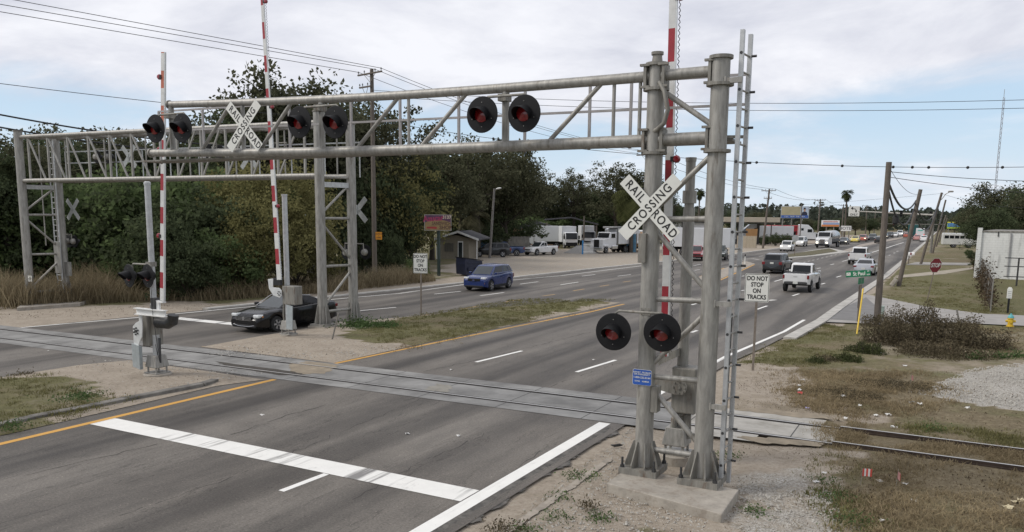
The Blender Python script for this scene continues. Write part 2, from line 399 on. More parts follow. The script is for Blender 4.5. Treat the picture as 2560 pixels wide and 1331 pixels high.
ground = meshnp('ground', np.stack([uu.ravel(), vv.ravel(), zz_.ravel()], 1), np.stack([idx, idx + 1, idx + 1 + nu, idx + nu], 1), ground_m)
ground.data.shade_smooth(); set_attr(ground); struct(ground)
# ================================================================ ROAD
LEFT = [(-35.6, -60), (-35.6, 18), (-34.6, 24.5), (-33.9, 29), (-32.3, 43), (-31.3, 56), (-29.9, 75), (-28.3, 92), (-26.6, 112), (-25.6, 140), (-22, 200), (-19, 280), (-16, 500), (-16, 1600)]
RIGHT = [(-6.55, -60), (-6.55, 19), (-6.35, 28), (-5.9, 33), (-5.45, 42), (-5.4, 49), (-5.2, 60), (-4.85, 80), (-4.6, 216), (-4.6, 1600)]
def strip(name, left, right, v0, v1, m, z=0.0, step=2.0, cols=8, dome=0.0):
    n = max(2, int((v1 - v0) / step) + 1); V_ = np.linspace(v0, v1, n); vt = []; 
    for y in V_:
        a, b = interp(left, y), interp(right, y)
        for k in range(cols + 1):
            s = k / cols; e = min(min(s, 1 - s) * 2, (y - v0) / 2.2, (v1 - y) / 2.2) if dome else 0
            vt.append((a + (b - a) * s, y, z + dome * min(1, e * 3)))
    idx = (np.arange(n - 1)[:, None] * (cols + 1) + np.arange(cols)[None, :]).ravel()
    o = meshnp(name, np.array(vt), np.stack([idx, idx + 1, idx + 2 + cols, idx + 1 + cols], 1), m); o.data.shade_smooth(); return o
def asphalt_mat():
    mt = bpy.data.materials.new('asphalt'); mt.use_nodes = True; t = mt.node_tree; n = t.nodes; l = t.links; b = n['Principled BSDF']
    b.inputs['Specular IOR Level'].default_value = 0.3
    tcn = n.new('ShaderNodeTexCoord')
    def noise(s, d, st, rg=.6, dist=0):
        mp = n.new('ShaderNodeMapping'); mp.inputs['Scale'].default_value = st; l.new(tcn.outputs['Object'], mp.inputs[0])
        q = n.new('ShaderNodeTexNoise'); q.inputs['Scale'].default_value = s; q.inputs['Detail'].default_value = d; q.inputs['Roughness'].default_value = rg; q.inputs['Distortion'].default_value = dist
        l.new(mp.outputs[0], q.inputs['Vector']); return q.outputs[0]
    def ramp(src, p0, c0, p1, c1):
        q = n.new('ShaderNodeValToRGB'); e = q.color_ramp.elements; e[0].position = p0; e[0].color = (*c0, 1); e[1].position = p1; e[1].color = (*c1, 1); l.new(src, q.inputs[0]); return q.outputs[0]
    def mul(a, c, f=1.0):
        q = n.new('ShaderNodeMix'); q.data_type = 'RGBA'; q.blend_type = 'MULTIPLY'; q.inputs[0].default_value = f; l.new(a, q.inputs[6]); l.new(c, q.inputs[7]); return q.outputs[2]
    base = ramp(noise(.22, 5, (1, .5, 1)), .35, (.128, .115, .101), .68, (.172, .157, .139))
    tracks = ramp(noise(.62, 3, (1, .05, 1), .5, .3), .40, (.58, .58, .59), .57, (1.04, 1.04, 1.04))
    fine = ramp(noise(24, 4, (1, 1, 1), .85), .34, (.66, .66, .66), .66, (1.30, 1.30, 1.28))
    blot = ramp(noise(2.2, 6, (1, .35, 1), .7), .33, (.78, .78, .78), .62, (1.06, 1.06, 1.06))
    sk = ramp(noise(5.5, 4, (1, .12, 1), .6, .5), .24, (.55, .55, .56), .33, (1, 1, 1))
    # long cracks: thin bands where a stretched noise crosses its middle
    cr = noise(.55, 7, (1, .16, 1), .62, .6); a = n.new('ShaderNodeMath'); a.operation = 'SUBTRACT'; a.inputs[1].default_value = .5; l.new(cr, a.inputs[0])
    a2 = n.new('ShaderNodeMath'); a2.operation = 'ABSOLUTE'; l.new(a.outputs[0], a2.inputs[0]); crk = ramp(a2.outputs[0], .0, (.45, .45, .45), .0036, (1, 1, 1))
    spk = ramp(noise(19, 2, (1, 1, 1), .7), .685, (1, 1, 1), .72, (2.6, 2.5, 2.4))
    col = mul(mul(mul(mul(mul(mul(base, tracks), fine), blot), sk, .6), crk, .8), spk, .8)
    # oil-darkened middle of each lane
    sx_ = n.new('ShaderNodeSeparateXYZ'); l.new(tcn.outputs['Object'], sx_.inputs[0])
    def mm(op, a, c):
        q = n.new('ShaderNodeMath'); q.operation = op
        for i, s_ in enumerate((a, c)):
            if hasattr(s_, 'links'): l.new(s_, q.inputs[i])
            else: q.inputs[i].default_value = s_
        return q.outputs[0]
    fr = mm('FRACT', mm('DIVIDE', mm('ADD', sx_.outputs[0], 17.7 + 3.56 * 10), 3.56), 0); ctr = mm('ABSOLUTE', mm('SUBTRACT', fr, .5), 0)
    wob = mm('MULTIPLY', mm('SUBTRACT', noise(.7, 4, (1, .15, 1), .6), .5), .35)
    col = mul(col, ramp(mm('ADD', ctr, wob), .02, (.72, .72, .73), .20, (1.03, 1.03, 1.03)), .9)
    l.new(col, b.inputs['Base Color'])
    rr = n.new('ShaderNodeMapRange'); rr.inputs[3].default_value = .55; rr.inputs[4].default_value = .9; l.new(noise(2.2, 6, (1, .35, 1), .7), rr.inputs[0]); l.new(rr.outputs[0], b.inputs['Roughness'])
    bp = n.new('ShaderNodeBump'); bp.inputs['Strength'].default_value = .35; bp.inputs['Distance'].default_value = .01; l.new(noise(90, 2, (1, 1, 1), .7), bp.inputs['Height']); l.new(bp.outputs[0], b.inputs['Normal'])
    return mt
asphalt = asphalt_mat()
struct(strip('road', LEFT, RIGHT, -60, 1600, asphalt, .004, 4.0, 10))
# long wandering cracks, laid as thin flat dark strips
bm = nbm()
for s_, wd in (('580,1088 700,1045 830,1008', .03), ('690,1150 900,1062 1080,985', .022), ('980,1010 1120,975 1250,945', .02), ('60,1190 230,1150 420,1105', .025), ('300,1290 520,1215 640,1170', .02), ('880,1250 1050,1160 1230,1080', .022), ('1060,930 1240,890 1480,830', .03), ('1330,985 1420,950 1560,905', .02), ('420,880 520,868 600,858', .02), ('1500,760 1620,728 1780,690', .03), ('1230,1225 1300,1170 1360,1120', .02)):
    P = gpoly(s_); pts = []
    for (x0, y0), (x1, y1) in zip(P, P[1:]):
        k_ = max(6, int(math.hypot(x1 - x0, y1 - y0) / .22))
        for i in range(k_): t_ = i / k_; pts.append((x0 + (x1 - x0) * t_ + rnd.gauss(0, .035), y0 + (y1 - y0) * t_))
    pr = None
    for i, (x, y) in enumerate(pts):
        h_ = wd * rnd.uniform(.15, .8); q = [bm.verts.new((x - h_, y, .0065)), bm.verts.new((x + h_, y, .0065))]
        if pr and rnd.random() > .12: bm.faces.new((pr[0], pr[1], q[1], q[0]))
        pr = q
struct(ob('road_cracks', bm, M('crack_dark', (.055, .05, .045), .95, 0, .3, 8)))
# worn broken shoulder along the near right edge, with the old gutter strip beside it
worn = M('broken_shoulder', (.045, .043, .04), .95, 0, .4, 4, .6, c2=(.15, .14, .125), thr=(.35, .65))
bm = nbm(); pr = None; ya = np.linspace(-12, 17.6, 420)
for y in ya:
    e = -6.56 + .05 * math.sin(y * 2.3) + .04 * math.sin(y * 7.1) + .10 * rnd.random() ** 2; a = bm.verts.new((-6.86, y, .009)); c = bm.verts.new((e, y, -.005))
    if pr: bm.faces.new((pr[0], a, c, pr[1]))
    pr = (a, c)
struct(ob('shoulder', bm, worn))
bm = nbm(); pr = None
for y in np.linspace(-4, 15.2, 260):
    x0 = -5.92 + .03 * rnd.random(); a = bm.verts.new((x0, y, .012)); c = bm.verts.new((x0 + .11 + .05 * rnd.random(), y, -.002))
    if pr: bm.faces.new((pr[0], a, c, pr[1]))
    pr = (a, c)
struct(ob('gutter_strip', bm, M('old_gutter_concrete', (.30, .265, .22), .95, 0, .3, 3, .4)))
# concrete kerb of the far right side
kerbc = M('kerb_concrete', (.40, .385, .35), .9, 0, .25, 1.5, .2)
KR = [(-5.80, 35)] + [(x, y) for x, y in RIGHT if y >= 36]
def kerb(name, pts, w_, h_, m, side=1, z0=-.05):
    bm = nbm(); pr = None
    for i, (x, y) in enumerate(pts):
        p0 = V(pts[max(0, i - 1)]); p1 = V(pts[min(len(pts) - 1, i + 1)]); d = (p1 - p0).normalized(); nr = V((d.y, -d.x)) * side
        q = [bm.verts.new((x + nr.x * s, y + nr.y * s, z)) for s, z in ((0, z0), (0.02, h_ * .9), (.05, h_), (w_, h_), (w_, z0))]
        if pr:
            for k in range(4): bm.faces.new((pr[k], pr[k + 1], q[k + 1], q[k]))
        else: bm.faces.new(q)
        pr = q
    bm.faces.new(pr[::-1]); return struct(ob(name, bm, m))
kerb('kerb', KR, .55, .06, kerbc); kerb('kerb', [(x, y) for x, y in LEFT if y >= 27 and y < 600], .45, .07, kerbc, -1)
# side street and driveway mouths on the right
side_c = M('side_street_concrete', (.30, .285, .265), .9, 0, .18, .8, .15)
def slab(name, poly, z, m):
    bm = nbm()
    bm.faces.new([bm.verts.new((x, y, z)) for x, y in poly]); bmesh.ops.triangulate(bm, faces=bm.faces[:])
    if z > .028: ex = bmesh.ops.extrude_face_region(bm, geom=bm.faces[:]); bmesh.ops.translate(bm, verts=[v_ for v_ in ex['geom'] if isinstance(v_, bmesh.types.BMVert)], vec=(0, 0, -.15))
    return struct(ob(name, bm, m))
nr_ = gpoly('2062,806 2200,812 2390,808 2560,816'); fr_ = gpoly('2560,790 2460,786 2318,768 2210,746')
slab('side_street', [(-4.9, 41.6)] + nr_[1:] + [(30, 51)] + [(30, 55.5)] + fr_ + [(-4.75, 59), (-4.9, 50)], .0235, side_c)
slab('side_street_patch', gpoly('2075,800 2185,806 2200,775 2165,745 2110,770'), .0275, M('grey_patch', (.17, .165, .16), .9, 0, .15, 1.2, .2))
slab('driveway', gpoly('2265,663 2420,664 2440,659 2290,657'), .06, side_c)
slab('sand_track', gpoly('2232,697 2360,686 2440,672 2440,668 2350,678 2240,690'), .02, M('pale_sand', (.33, .29, .23), .95, 0, .25, 1.3, .3))
# ================================================================ CROSSING
def vn(u): return 18.72 + .03 * (u + 5) if u < -5 else 18.72
def rail_strip(name, u0, u1, a, b, z, m, z1=None, parent=None):
    """sheet or bar following the track between offsets a and b from the near rail"""
    bm = nbm(); pr = None
    for u in np.linspace(u0, u1, max(2, int(abs(u1 - u0) / 3) + 1)):
        q = [bm.verts.new((u, vn(u) + s, h)) for s, h in ([(a, z), (b, z)] if z1 is None else [(a, z), (a, z1), (b, z1), (b, z)])]
        if pr:
            for k in range(len(q) - 1): bm.faces.new((pr[k], pr[k + 1], q[k + 1], q[k]))
        pr = q
    return struct(ob(name, bm, m))
panel = M('crossing_concrete', (.12, .117, .11), .8, 0, .2, .8, .3, c2=(.29, .285, .27), thr=(.3, .7))
panel_pale = M('pale_crossing_concrete', (.27, .255, .22), .9, 0, .2, 1.6, .4, c2=(.42, .40, .36), thr=(.32, .6))
flange = M('flangeway_rubber', (.022, .021, .02), .95, 0, .4, 6)
railhead = M('worn_rail_steel', (.46, .45, .43), .4, .35, .2, 4, stretch=(.4, 6, 1))
railside = M('rusty_rail_steel', (.055, .038, .028), .8, .3, .35, 8)
for u0, u1, mm in ((-38, -5.35, panel), (-5.35, -1.9, panel_pale)):
    rail_strip('crossing_panel', u0, u1, .1, 1.38, .014, mm)
    rail_strip('crossing_panel', u0, min(u1, -3.5), -.72, -.06, .014, mm); rail_strip('crossing_panel', u0, min(u1, -2.3), 1.56, 2.2, .014, mm)
sandy = M('sand_on_crossing', (.24, .20, .145), .95, 0, .25, 3, .3)
for o_ in (0, 1.5):
    rail_strip('flangeway', -38, -1.9, o_ - .09, o_ + .13, .018, flange)
    rail_strip('rail', -95, -1.9, o_ - .035, o_ + .035, -.1, railside, .028); rail_strip('rail', -95, -1.9, o_ - .034, o_ + .034, .032, railhead)
    rail_strip('rail', -1.9, 60, o_ - .035, o_ + .035, -.1, railside, .075); rail_strip('rail', -1.9, 60, o_ - .03, o_ + .03, .079, railhead)
    rail_strip('rail', -1.9, 60, o_ - .075, o_ + .075, -.06, railside, .01)
joint = M('panel_joint', (.06, .06, .058), .9)
bm = nbm()
for k in range(15):
    u = -37 + 2.44 * k
    for a, b in ((.11, 1.37), (-.71, -.1), (1.6, 2.19)):
        if u > -3.6 and a != .11: continue
        y = vn(u); f = [bm.verts.new(p) for p in ((u, y + a, .0165), (u + .025, y + a, .0165), (u + .025, y + b, .0165), (u, y + b, .0165))]; bm.faces.new(f)
struct(ob('panel_joints', bm, joint))
def blot(name, poly_s, z, m, n=48, amp=.14):
    """ragged patch: outline from a polygon, wobbled"""
    P = gpoly(poly_s); pts = []
    for i, p in enumerate(P):
        q = P[(i + 1) % len(P)]
        for k in range(8):
            t = k / 8; pts.append((p[0] + (q[0] - p[0]) * t + rnd.uniform(-amp, amp), p[1] + (q[1] - p[1]) * t + rnd.uniform(-amp, amp) * .6))
    return slab(name, pts, z, m)
blot('sand_patch', '720,912 770,905 850,915 810,935 730,938', .020, sandy, amp=.1)
blot('dirt_patch', '540,905 740,932 760,938 700,940 560,915', .021, M('damp_dirt', (.05, .043, .035), .95, 0, .4, 8, .5), amp=.07)
blot('sand_patch', '2085,1052 2125,1060 2120,1082 2095,1080', .022, M('verge_soil', (.17, .135, .09), .95, 0, .35, 7, .5), amp=.09)
blot('sand_patch', '1830,1092 1960,1098 2060,1108 2050,1118 1900,1110', .0195, sandy, amp=.07)
blot('sand_patch', '1830,1026 2000,1046 2080,1050 2060,1040 1900,1022', .0195, sandy, amp=.07)
blot('sand_patch', '1090,962 1130,966 1120,984 1060,976', .020, M('faint_sand', (.25, .235, .20), .9, 0, .2, 4, .2), amp=.1)
None and blot('gravel_patch', '1560,1062 1592,1062 1592,1085 1500,1100 1475,1092', .026, M('gravel_spill', (.28, .27, .25), .95, 0, .35, 20, .5), amp=.12)
# ================================================================ MEDIANS
M1L = [(-25.2, -10), (-24.95, 13), (-24.85, 16), (-24.2, 17.4)]; M1R = [(-18.6, -10), (-18.35, 11), (-18.45, 16), (-17.9, 17.4)]
edge2 = gpoly('1075,788 1150,777 1240,769 1330,763 1420,757 1510,755'); M2L = [(-24.45, 20.5), (-24.6, 23), (-24.75, 28), (-23.7, 31.2)] + edge2
M2R = [(-18.0, 20.5), (-17.8, 27), (-16.9, 39), (-16.7, edge2[-1][1])]
for L_, R_, v0, v1 in ((M1L, M1R, -10, 17.35), (M2L, M2R, 20.55, edge2[-1][1] - .05)):
    o = strip('median', L_, R_, v0, v1, ground_m, .016, .35, 22, .09); set_attr(o); struct(o)
isl = gpoly('1952,641 2028,629 2073,622.5 2094,630 2025,640 1960,645')
slab('median_island_kerb', gpoly('1945,644 2028,627 2073,621 2125,631 2040,641 1960,648'), .06, kerbc)
slab('median_island', isl, .10, M('island_grass', (.07, .066, .028), .95, 0, .35, 2, .5, c2=(.12, .10, .05)))
slab('separator', gpoly('2095,632 2125,631 2160,616 2270,594 2262,592 2151,612'), .05, M('separator_concrete', (.30, .26, .22), .9, 0, .2, .7))
slab('separator_nose', gpoly('1725,700 1800,676 1862,653 1888,660 1796,701'), .02, M('sandy_separator', (.30, .265, .22), .9, 0, .25, 1.1, .2))
None and blot('dirt_patch', '838,886 880,878 925,877 928,890 880,897', .112, M('damp_dirt'), amp=.12)
# broken concrete kerb of the near median
kerb_dark = M('stained_kerb', (.075, .07, .062), .9, 0, .5, 1.6, .5, c2=(.24, .225, .20), thr=(.35, .68))
kp = gpoly('-250,1140 -60,1090 100,1052 200,1033 330,1006 440,984 510,970')
kerb('kerb', kp, .26, .13, kerb_dark, -1); kerb('kerb', gpoly('514,969 548,958'), .26, .12, kerb_dark, -1)
# ================================================================ PAINT
def paint(name, c, dirt, wear):
    mt = M(name, c, .65, 0, .05, 3); t = mt.node_tree; n = t.nodes; l = t.links; b = n['Principled BSDF']; src = b.inputs['Base Color'].links[0].from_socket
    tcn = n.new('ShaderNodeTexCoord'); out = src
    for s, st, th, f in ((1.0, (2.2, .14, 1), .60, dirt), (22, (1, 1, 1), .68, wear), (3.5, (1, .5, 1), .66, wear * .6)):
        mp = n.new('ShaderNodeMapping'); mp.inputs['Scale'].default_value = st; l.new(tcn.outputs['Object'], mp.inputs[0])
        q = n.new('ShaderNodeTexNoise'); q.inputs['Scale'].default_value = s; q.inputs['Detail'].default_value = 5; q.inputs['Roughness'].default_value = .7; l.new(mp.outputs[0], q.inputs['Vector'])
        mr_ = n.new('ShaderNodeMapRange'); mr_.inputs[1].default_value = th - .06; mr_.inputs[2].default_value = th + .06; mr_.inputs[4].default_value = f; l.new(q.outputs[0], mr_.inputs[0])
        mx_ = n.new('ShaderNodeMix'); mx_.data_type = 'RGBA'; l.new(mr_.outputs[0], mx_.inputs[0]); l.new(out, mx_.inputs[6]); mx_.inputs[7].default_value = (.12, .115, .11, 1); out = mx_.outputs[2]
    l.new(out, b.inputs['Base Color']); return mt
wpaint = paint('white_road_paint', (.74, .73, .69), .85, .5); wclean = paint('fresh_white_road_paint', (.76, .75, .71), .25, .35)
ypaint = paint('yellow_road_paint', (.56, .30, .055), .3, .3); yworn = paint('worn_yellow_paint', (.42, .26, .09), .6, .7)
dull = paint('worn_white_paint', (.52, .50, .46), .6, .6)
def stripe(bm, pts, w_, z=.0085):
    pts = [V((p[0], p[1])) for p in pts]; pr = None
    for i, p in enumerate(pts):
        d = (pts[min(len(pts) - 1, i + 1)] - pts[max(0, i - 1)]).normalized(); nr = V((-d.y, d.x)) * w_ / 2
        q = [bm.verts.new((p.x + s * nr.x, p.y + s * nr.y, z)) for s in (1, -1)]
        if pr: bm.faces.new((pr[0], q[0], q[1], pr[1]))
        pr = q
def marks(name, items, m, w_, z=.0085):
    bm = nbm()
    for it in items: stripe(bm, gpoly(it) if isinstance(it, str) else it, w_, z)
    return struct(ob(name, bm, m))
marks('yellow_line', [[(-17.72, -50), (-17.72, 17.55)]], ypaint, .19)
marks('yellow_line', ['836,910 1000,876 1150,845 1300,815 1478,780 1560,761', '1602,750 1625,744', '1719,703 1811,671', '1796,703 1845,681 1886,662'], ypaint, .16)
marks('yellow_line', ['505,868 560,861 615,855', '935,815 1000,799 1075,786'], yworn, .13)
marks('yellow_dash', ['1153,773.7 1197,766', '1264,755.7 1300,749.7', '1354.6,741 1387.7,736.7', '1433,727.7 1461,723', '1499,716.6 1523,713', '1557.5,706 1577,703'], yworn, .15)
marks('edge_line', [[(-7.03, -40), (-7.03, 17.85)]], wclean, .30)
marks('edge_line', [[(-6.92, 21.2), (-6.78, 29), (-6.1, 37), (-5.98, 42)]], wpaint, .16)
marks('edge_line', ['50,820 340,795 600,770 1000,734 1160,712 1400,690 1605,665'], wpaint, .16)
bm = nbm(); stripe(bm, [(-17.6, 11.78), (-7.2, 11.78)], .66, .0125); struct(ob('stop_line', bm, wpaint))
bm = nbm(); stripe(bm, [(-32.4, 25.75), (-24.9, 25.75)], .62, .0085); struct(ob('stop_line', bm, wpaint))
def cp(s, x0, y0, k):   # crop pixels -> photo pixels
    return ' '.join('%f,%f' % (float(a.split(',')[0]) / k + x0, float(a.split(',')[1]) / k + y0) for a in s.split())
dash = ['703,1229 816,1186', '1190,906 1305,878', '1441,931 1539,901', '1086,735.8 1152,729', '1200.8,739.8 1260,732', '1300,711 1345.6,705', '1401,712.7 1446,705.8', '1455,690.8 1488,687', '1544,691 1577,687', '895,778 990,769']
dash += [cp(s, 1700, 560, 3.327) for s in ('95,675 153,660', '640,713 725,683', '935,600 990,582', '785,480 850,462', '1175,503 1205,494', '1300,445 1342,433', '1252,341 1282,334', '1137,374 1168,367', '1350,313 1412,296', '1690,283 1708,277', '1735,263 1752,259', '1775,245 1790,241', '1800,230 1816,226', '95,905 143,888', '515,437 535,433', '510,557 535,552', '110,347 172,338', '120,388 166,381', '655,272 690,267')]
marks('lane_dash', dash, wclean, .14)
marks('lane_line', [cp('1590,240 1700,206 1860,155', 1700, 560, 3.327)], wclean, .2)
dots = []
for k in range(13):
    a = k / 13; x = 1975 + 145 * a; y = 664.5 - 34 * a; dots.append('%f,%f %f,%f' % (x, y, x + 5, y - 1.2))
marks('dotted_line', dots, dull, .16)
marks('turn_marking', [cp(s, 1700, 560, 3.327) for s in ('465,292 600,292', '600,290 655,298', '470,305 560,303', '735,640 790,632')], dull, .35)
# ================================================================ SIGNAL PIECES
def crossbuck(parent, c, right, up, normal_gap=0.0, faces_viewer=True):
    """X of two lettered blades; the CROSSING blade lies over the RAIL ROAD blade"""
    T = basis(c, right, up); s = 1.45; w_ = .245
    pa = ob('crossbuck', prism(nbm(), [(-s / 2, -w_ / 2), (s / 2, -w_ / 2), (s / 2, w_ / 2), (-s / 2, w_ / 2)], T @ Matrix.Rotation(rad(-46), 4, 'Z'), .004), white_sign, parent, world=True)
    pb = ob('crossing_blade', prism(nbm(), [(-s / 2, -w_ / 2), (s / 2, -w_ / 2), (s / 2, w_ / 2), (-s / 2, w_ / 2)], T @ Matrix.Translation((0, 0, .012)) @ Matrix.Rotation(rad(46), 4, 'Z'), .004), white_sign, pa, world=True)
    bk = nbm()
    for q in (-46, 46): prism(bk, [(-s / 2, -w_ / 2), (s / 2, -w_ / 2), (s / 2, w_ / 2), (-s / 2, w_ / 2)], T @ Matrix.Translation((0, 0, -.006 + (.012 if q > 0 else 0))) @ Matrix.Rotation(rad(q), 4, 'Z'), .003)
    for k in (-.42, .42): box(bk, -.02, .02, -.16, .16, -.03, -.008, T @ Matrix.Rotation(rad(90 if k > 0 else 0), 4, 'Z'))
    ob('sign_back', bk, sign_back, pa, world=True)
    A = T @ Matrix.Rotation(rad(-46), 4, 'Z')
    for wd, x in (('RAIL', -.41), ('ROAD', .41)): text('lettering', wd, .225, ink, pa, A @ Matrix.Translation((x, 0, .006)), .003, space=1.22, sx=.86)
    text('lettering', 'CROSSING', .225, ink, pa, T @ Matrix.Rotation(rad(46), 4, 'Z') @ Matrix.Translation((0, 0, .018)), .003, space=1.22, sx=.86)
    return pa
def lamp(parent, c, face, size=.355, back=False, name='flashing_lamp'):
    """round black background, hooded red lens in front, domed housing behind; face = direction it shines"""
    z = V(face).normalized(); x = V((0, 0, 1)).cross(z).normalized(); y = z.cross(x)
    T = Matrix(((x.x, y.x, z.x, c[0]), (x.y, y.y, z.y, c[1]), (x.z, y.z, z.z, c[2]), (0, 0, 0, 1)))
    k = size / .355; bm = nbm()
    lathe(bm, [(.0, .012), (.16 * k, .012), (.345 * k, .004), (.355 * k, -.006), (.345 * k, -.016), (.15 * k, -.02), (0, -.02)], T, 36, False)
    p = ob(name, bm, black_hood, parent, smooth=True, world=True)
    ob('housing', lathe(nbm(), [(.165 * k, -.021), (.165 * k, -.09), (.13 * k, -.18), (.06 * k, -.21), (0, -.212)], T, 24, False), galv if back else black_hood, p, smooth=True, world=True)
    ob('lens', lathe(nbm(), [(.152 * k, .013), (.150 * k, .03), (.10 * k, .055), (0, .066)], T, 28, False), red_lens, p, smooth=True, world=True)
    bm = nbm(); n = 26; R_ = .17 * k; rings = []
    for i in range(n + 1):       # visor: deep at the top, cut back towards the bottom
        a = rad(-62 + (360 - 56) * i / n - 0) if False else rad(-35 + 250 * i / n)
        s = max(0, math.sin(a) * .55 + .45); dp = (.06 + .26 * s) * k
        rings.append([bm.verts.new(T @ V((rr * math.cos(a), rr * math.sin(a) - d * .22, d))) for rr, d in ((R_, .012), (R_, dp), (R_ - .006, dp), (R_ - .006, .012))])
    for a, b in zip(rings, rings[1:]):
        for q in range(3): bm.faces.new((a[q], b[q], b[q + 1], a[q + 1]))
    bm.faces.new(rings[0]); bm.faces.new(rings[-1][::-1])
    ob('hood', bm, black_hood, p, smooth=True, world=True)
    bm = nbm()
    for a in (90, 270, 200, 340): lathe(bm, [(.008, .004), (.008, .02)], T @ Matrix.Translation((.235 * k * math.cos(rad(a)), .235 * k * math.sin(rad(a)), 0)), 8)
    ob('bolts', bm, galv, p, world=True)
    return p
def lamp_pair(parent, mast, ca, cb, face, top=.42):
    """crossarm clamped to the mast, elbows down to two lamps"""
    a, b, mm = V(ca), V(cb), V(mast); bm = nbm(); zt = (a.z + b.z) / 2 + top * .86; f = V(face).normalized()
    back = -f * .12
    la, lb = V((a.x, a.y, zt)) + back, V((b.x, b.y, zt)) + back
    pipe(bm, [a + back * 1.1 + V((0, 0, .1)), V((a.x, a.y, zt - .05)) + back, la + (lb - la).normalized() * .06, lb - (lb - la).normalized() * .06, V((b.x, b.y, zt - .05)) + back, b + back * 1.1 + V((0, 0, .1))], .026, 10)
    box(bm, mm.x - .09, mm.x + .09, mm.y - .15, mm.y + .1, zt - .07, zt + .07)
    for s in (-.06, .06): tube(bm, (mm.x + s, mm.y - .17, zt + .03), (mm.x + s, mm.y + .12, zt + .03), .014, n=6)
    arm = ob('lamp_arm', bm, galv_old, parent, smooth=True, world=True)
    lamp(parent, a, f); lamp(parent, b, f); return arm
def post_base(bm, c, r, z0=.14, plate=.36, hgt=.62, nose=0.0):
    """base plate with eight gusset fins and anchor bolts"""
    x, y = c; box(bm, x - plate, x + plate, y - plate, y + plate, z0, z0 + .13)
    for k in range(8):
        a = rad(22.5 + 45 * k); d = V((math.cos(a), math.sin(a), 0)); t = V((-d.y, d.x, 0)) * .012; o = V((x, y, 0)); q = plate * .93 / max(abs(d.x), abs(d.y)) * .95
        P = [o + d * r * .9 + V((0, 0, z0 + .13)), o + d * q + V((0, 0, z0 + .13)), o + d * q + V((0, 0, z0 + .18)), o + d * (r + .03) + V((0, 0, z0 + hgt)), o + d * r * .9 + V((0, 0, z0 + hgt))]
        A = [bm.verts.new(p + t) for p in P]; B = [bm.verts.new(p - t) for p in P]; bm.faces.new(A); bm.faces.new(B[::-1])
        for i in range(5): bm.faces.new((A[i], B[i], B[(i + 1) % 5], A[(i + 1) % 5]))
def bolts(bm, c, plate, z):
    for sx in (-1, 1):
        for sy in (-1, 1):
            p = V((c[0] + sx * plate * .85, c[1] + sy * plate * .85, z)); tube(bm, p, p + V((0, 0, .2)), .024, n=8); tube(bm, p, p + V((0, 0, .05)), .045, n=6)
# ================================================================ NEAR CANTILEVER GANTRY
PL, PR = G(1607, 1195), G(1752, 1225); PR.y = PL.y - .06
gv = PL.y; ZT, ZB = 7.53, 6.40
gn = thing('cantilever_gantry', 'big galvanised pipe gantry in the foreground, two posts carrying a long cantilever arm', 'signal gantry', (PL.x, PL.y, 0))
pad = gpoly('1515,1226 1803,1306 1846,1243 1572,1185')
bm = nbm(); prism(bm, pad, Matrix.Identity(4), .14, -.1); ob('footing', bm, conc, gn, world=True, bevel=.015)
for p, h in ((PL, 7.72), (PR, 7.74)):
    bm = nbm(); tube(bm, (p.x, p.y, .2), (p.x, p.y, h), .172, .158, 28); po = ob('post', bm, galv, gn, smooth=True, world=True)
    bm = nbm(); post_base(bm, (p.x, p.y), .17, .13, .37); ob('base_plate', bm, galv_old, po, world=True)
    bm = nbm(); bolts(bm, (p.x, p.y), .37, .26); split(ob('anchor_bolt', bm, steel_dark, po, world=True), 'anchor_bolt')
    bm = nbm(); lathe(bm, [(.205, h - .005), (.205, h + .05)], Matrix.Translation((p.x, p.y, 0)), 28)
    if p is PL: lathe(bm, [(.10, h + .05), (.085, h + .16), (.085, h + .19), (.11, h + .19), (.11, h + .24), (0, h + .245)], Matrix.Translation((p.x, p.y, 0)), 20, False)
    ob('cap', bm, galv_old, po, smooth=True, world=True)
END_T, END_B = PVp(425, 262, gv), PVp(380, 383, gv)
for nme, z, e, r in (('top_chord', ZT, END_T, .098), ('bottom_chord', ZB, END_B, .108)):
    bm = nbm(); a = V((PR.x - .1, gv - .02, z + .02)); b = V((e.x, gv, e.z)); pts = [a.lerp(b, t / 14) for t in range(15)]
    for i, q in enumerate(pts): q.z -= .10 * math.sin(math.pi * i / 14) * (1 if z == ZT else .75)
    pipe(bm, pts, [r * (1 - .12 * t / 14) for t in range(15)], 22); ch = ob(nme, bm, galv, gn, smooth=True, world=True)
    bm = nbm(); tube(bm, pts[-1], pts[-1] + V((-.05, 0, 0)), r * 1.12, n=22); ob('end_cap', bm, galv_old, ch, world=True)
    bm = nbm()
    for px_ in (PL.x - .17, PL.x + .17, PR.x - .17): box(bm, px_ - .025, px_ + .025, gv - .17, gv + .14, z - .21, z + .2); box(bm, px_ - .09, px_ + .09, gv - .19, gv - .12, z + .17, z + .21); box(bm, px_ - .09, px_ + .09, gv - .19, gv - .12, z - .21, z - .17)
    for p in (PL, PR): lathe(bm, [(.2, z - .25), (.235, z - .25), (.235, z - .2), (.2, z - .2)], Matrix.Translation((p.x, p.y, 0)), 24)
    split(ob('clamp', bm, galv_old, ch, world=True), 'clamp')
def chz(u, top):
    e = END_T if top else END_B; z0 = (ZT if top else ZB) + .02; t = (PR.x - .1 - u) / (PR.x - .1 - e.x)
    return z0 + (e.z - z0) * t - .10 * math.sin(math.pi * t) * (1 if top else .75)
for x, r in ((430, .07), (608, .05), (805, .072), (1022, .034), (1264, .075), (1533, .034), (1598, .034)):
    u = PVp(x, 320, gv).x; bm = nbm(); tube(bm, (u, gv, chz(u, 0)), (u, gv, chz(u, 1)), r, n=14); ob('upright', bm, galv, gn, smooth=True, world=True)
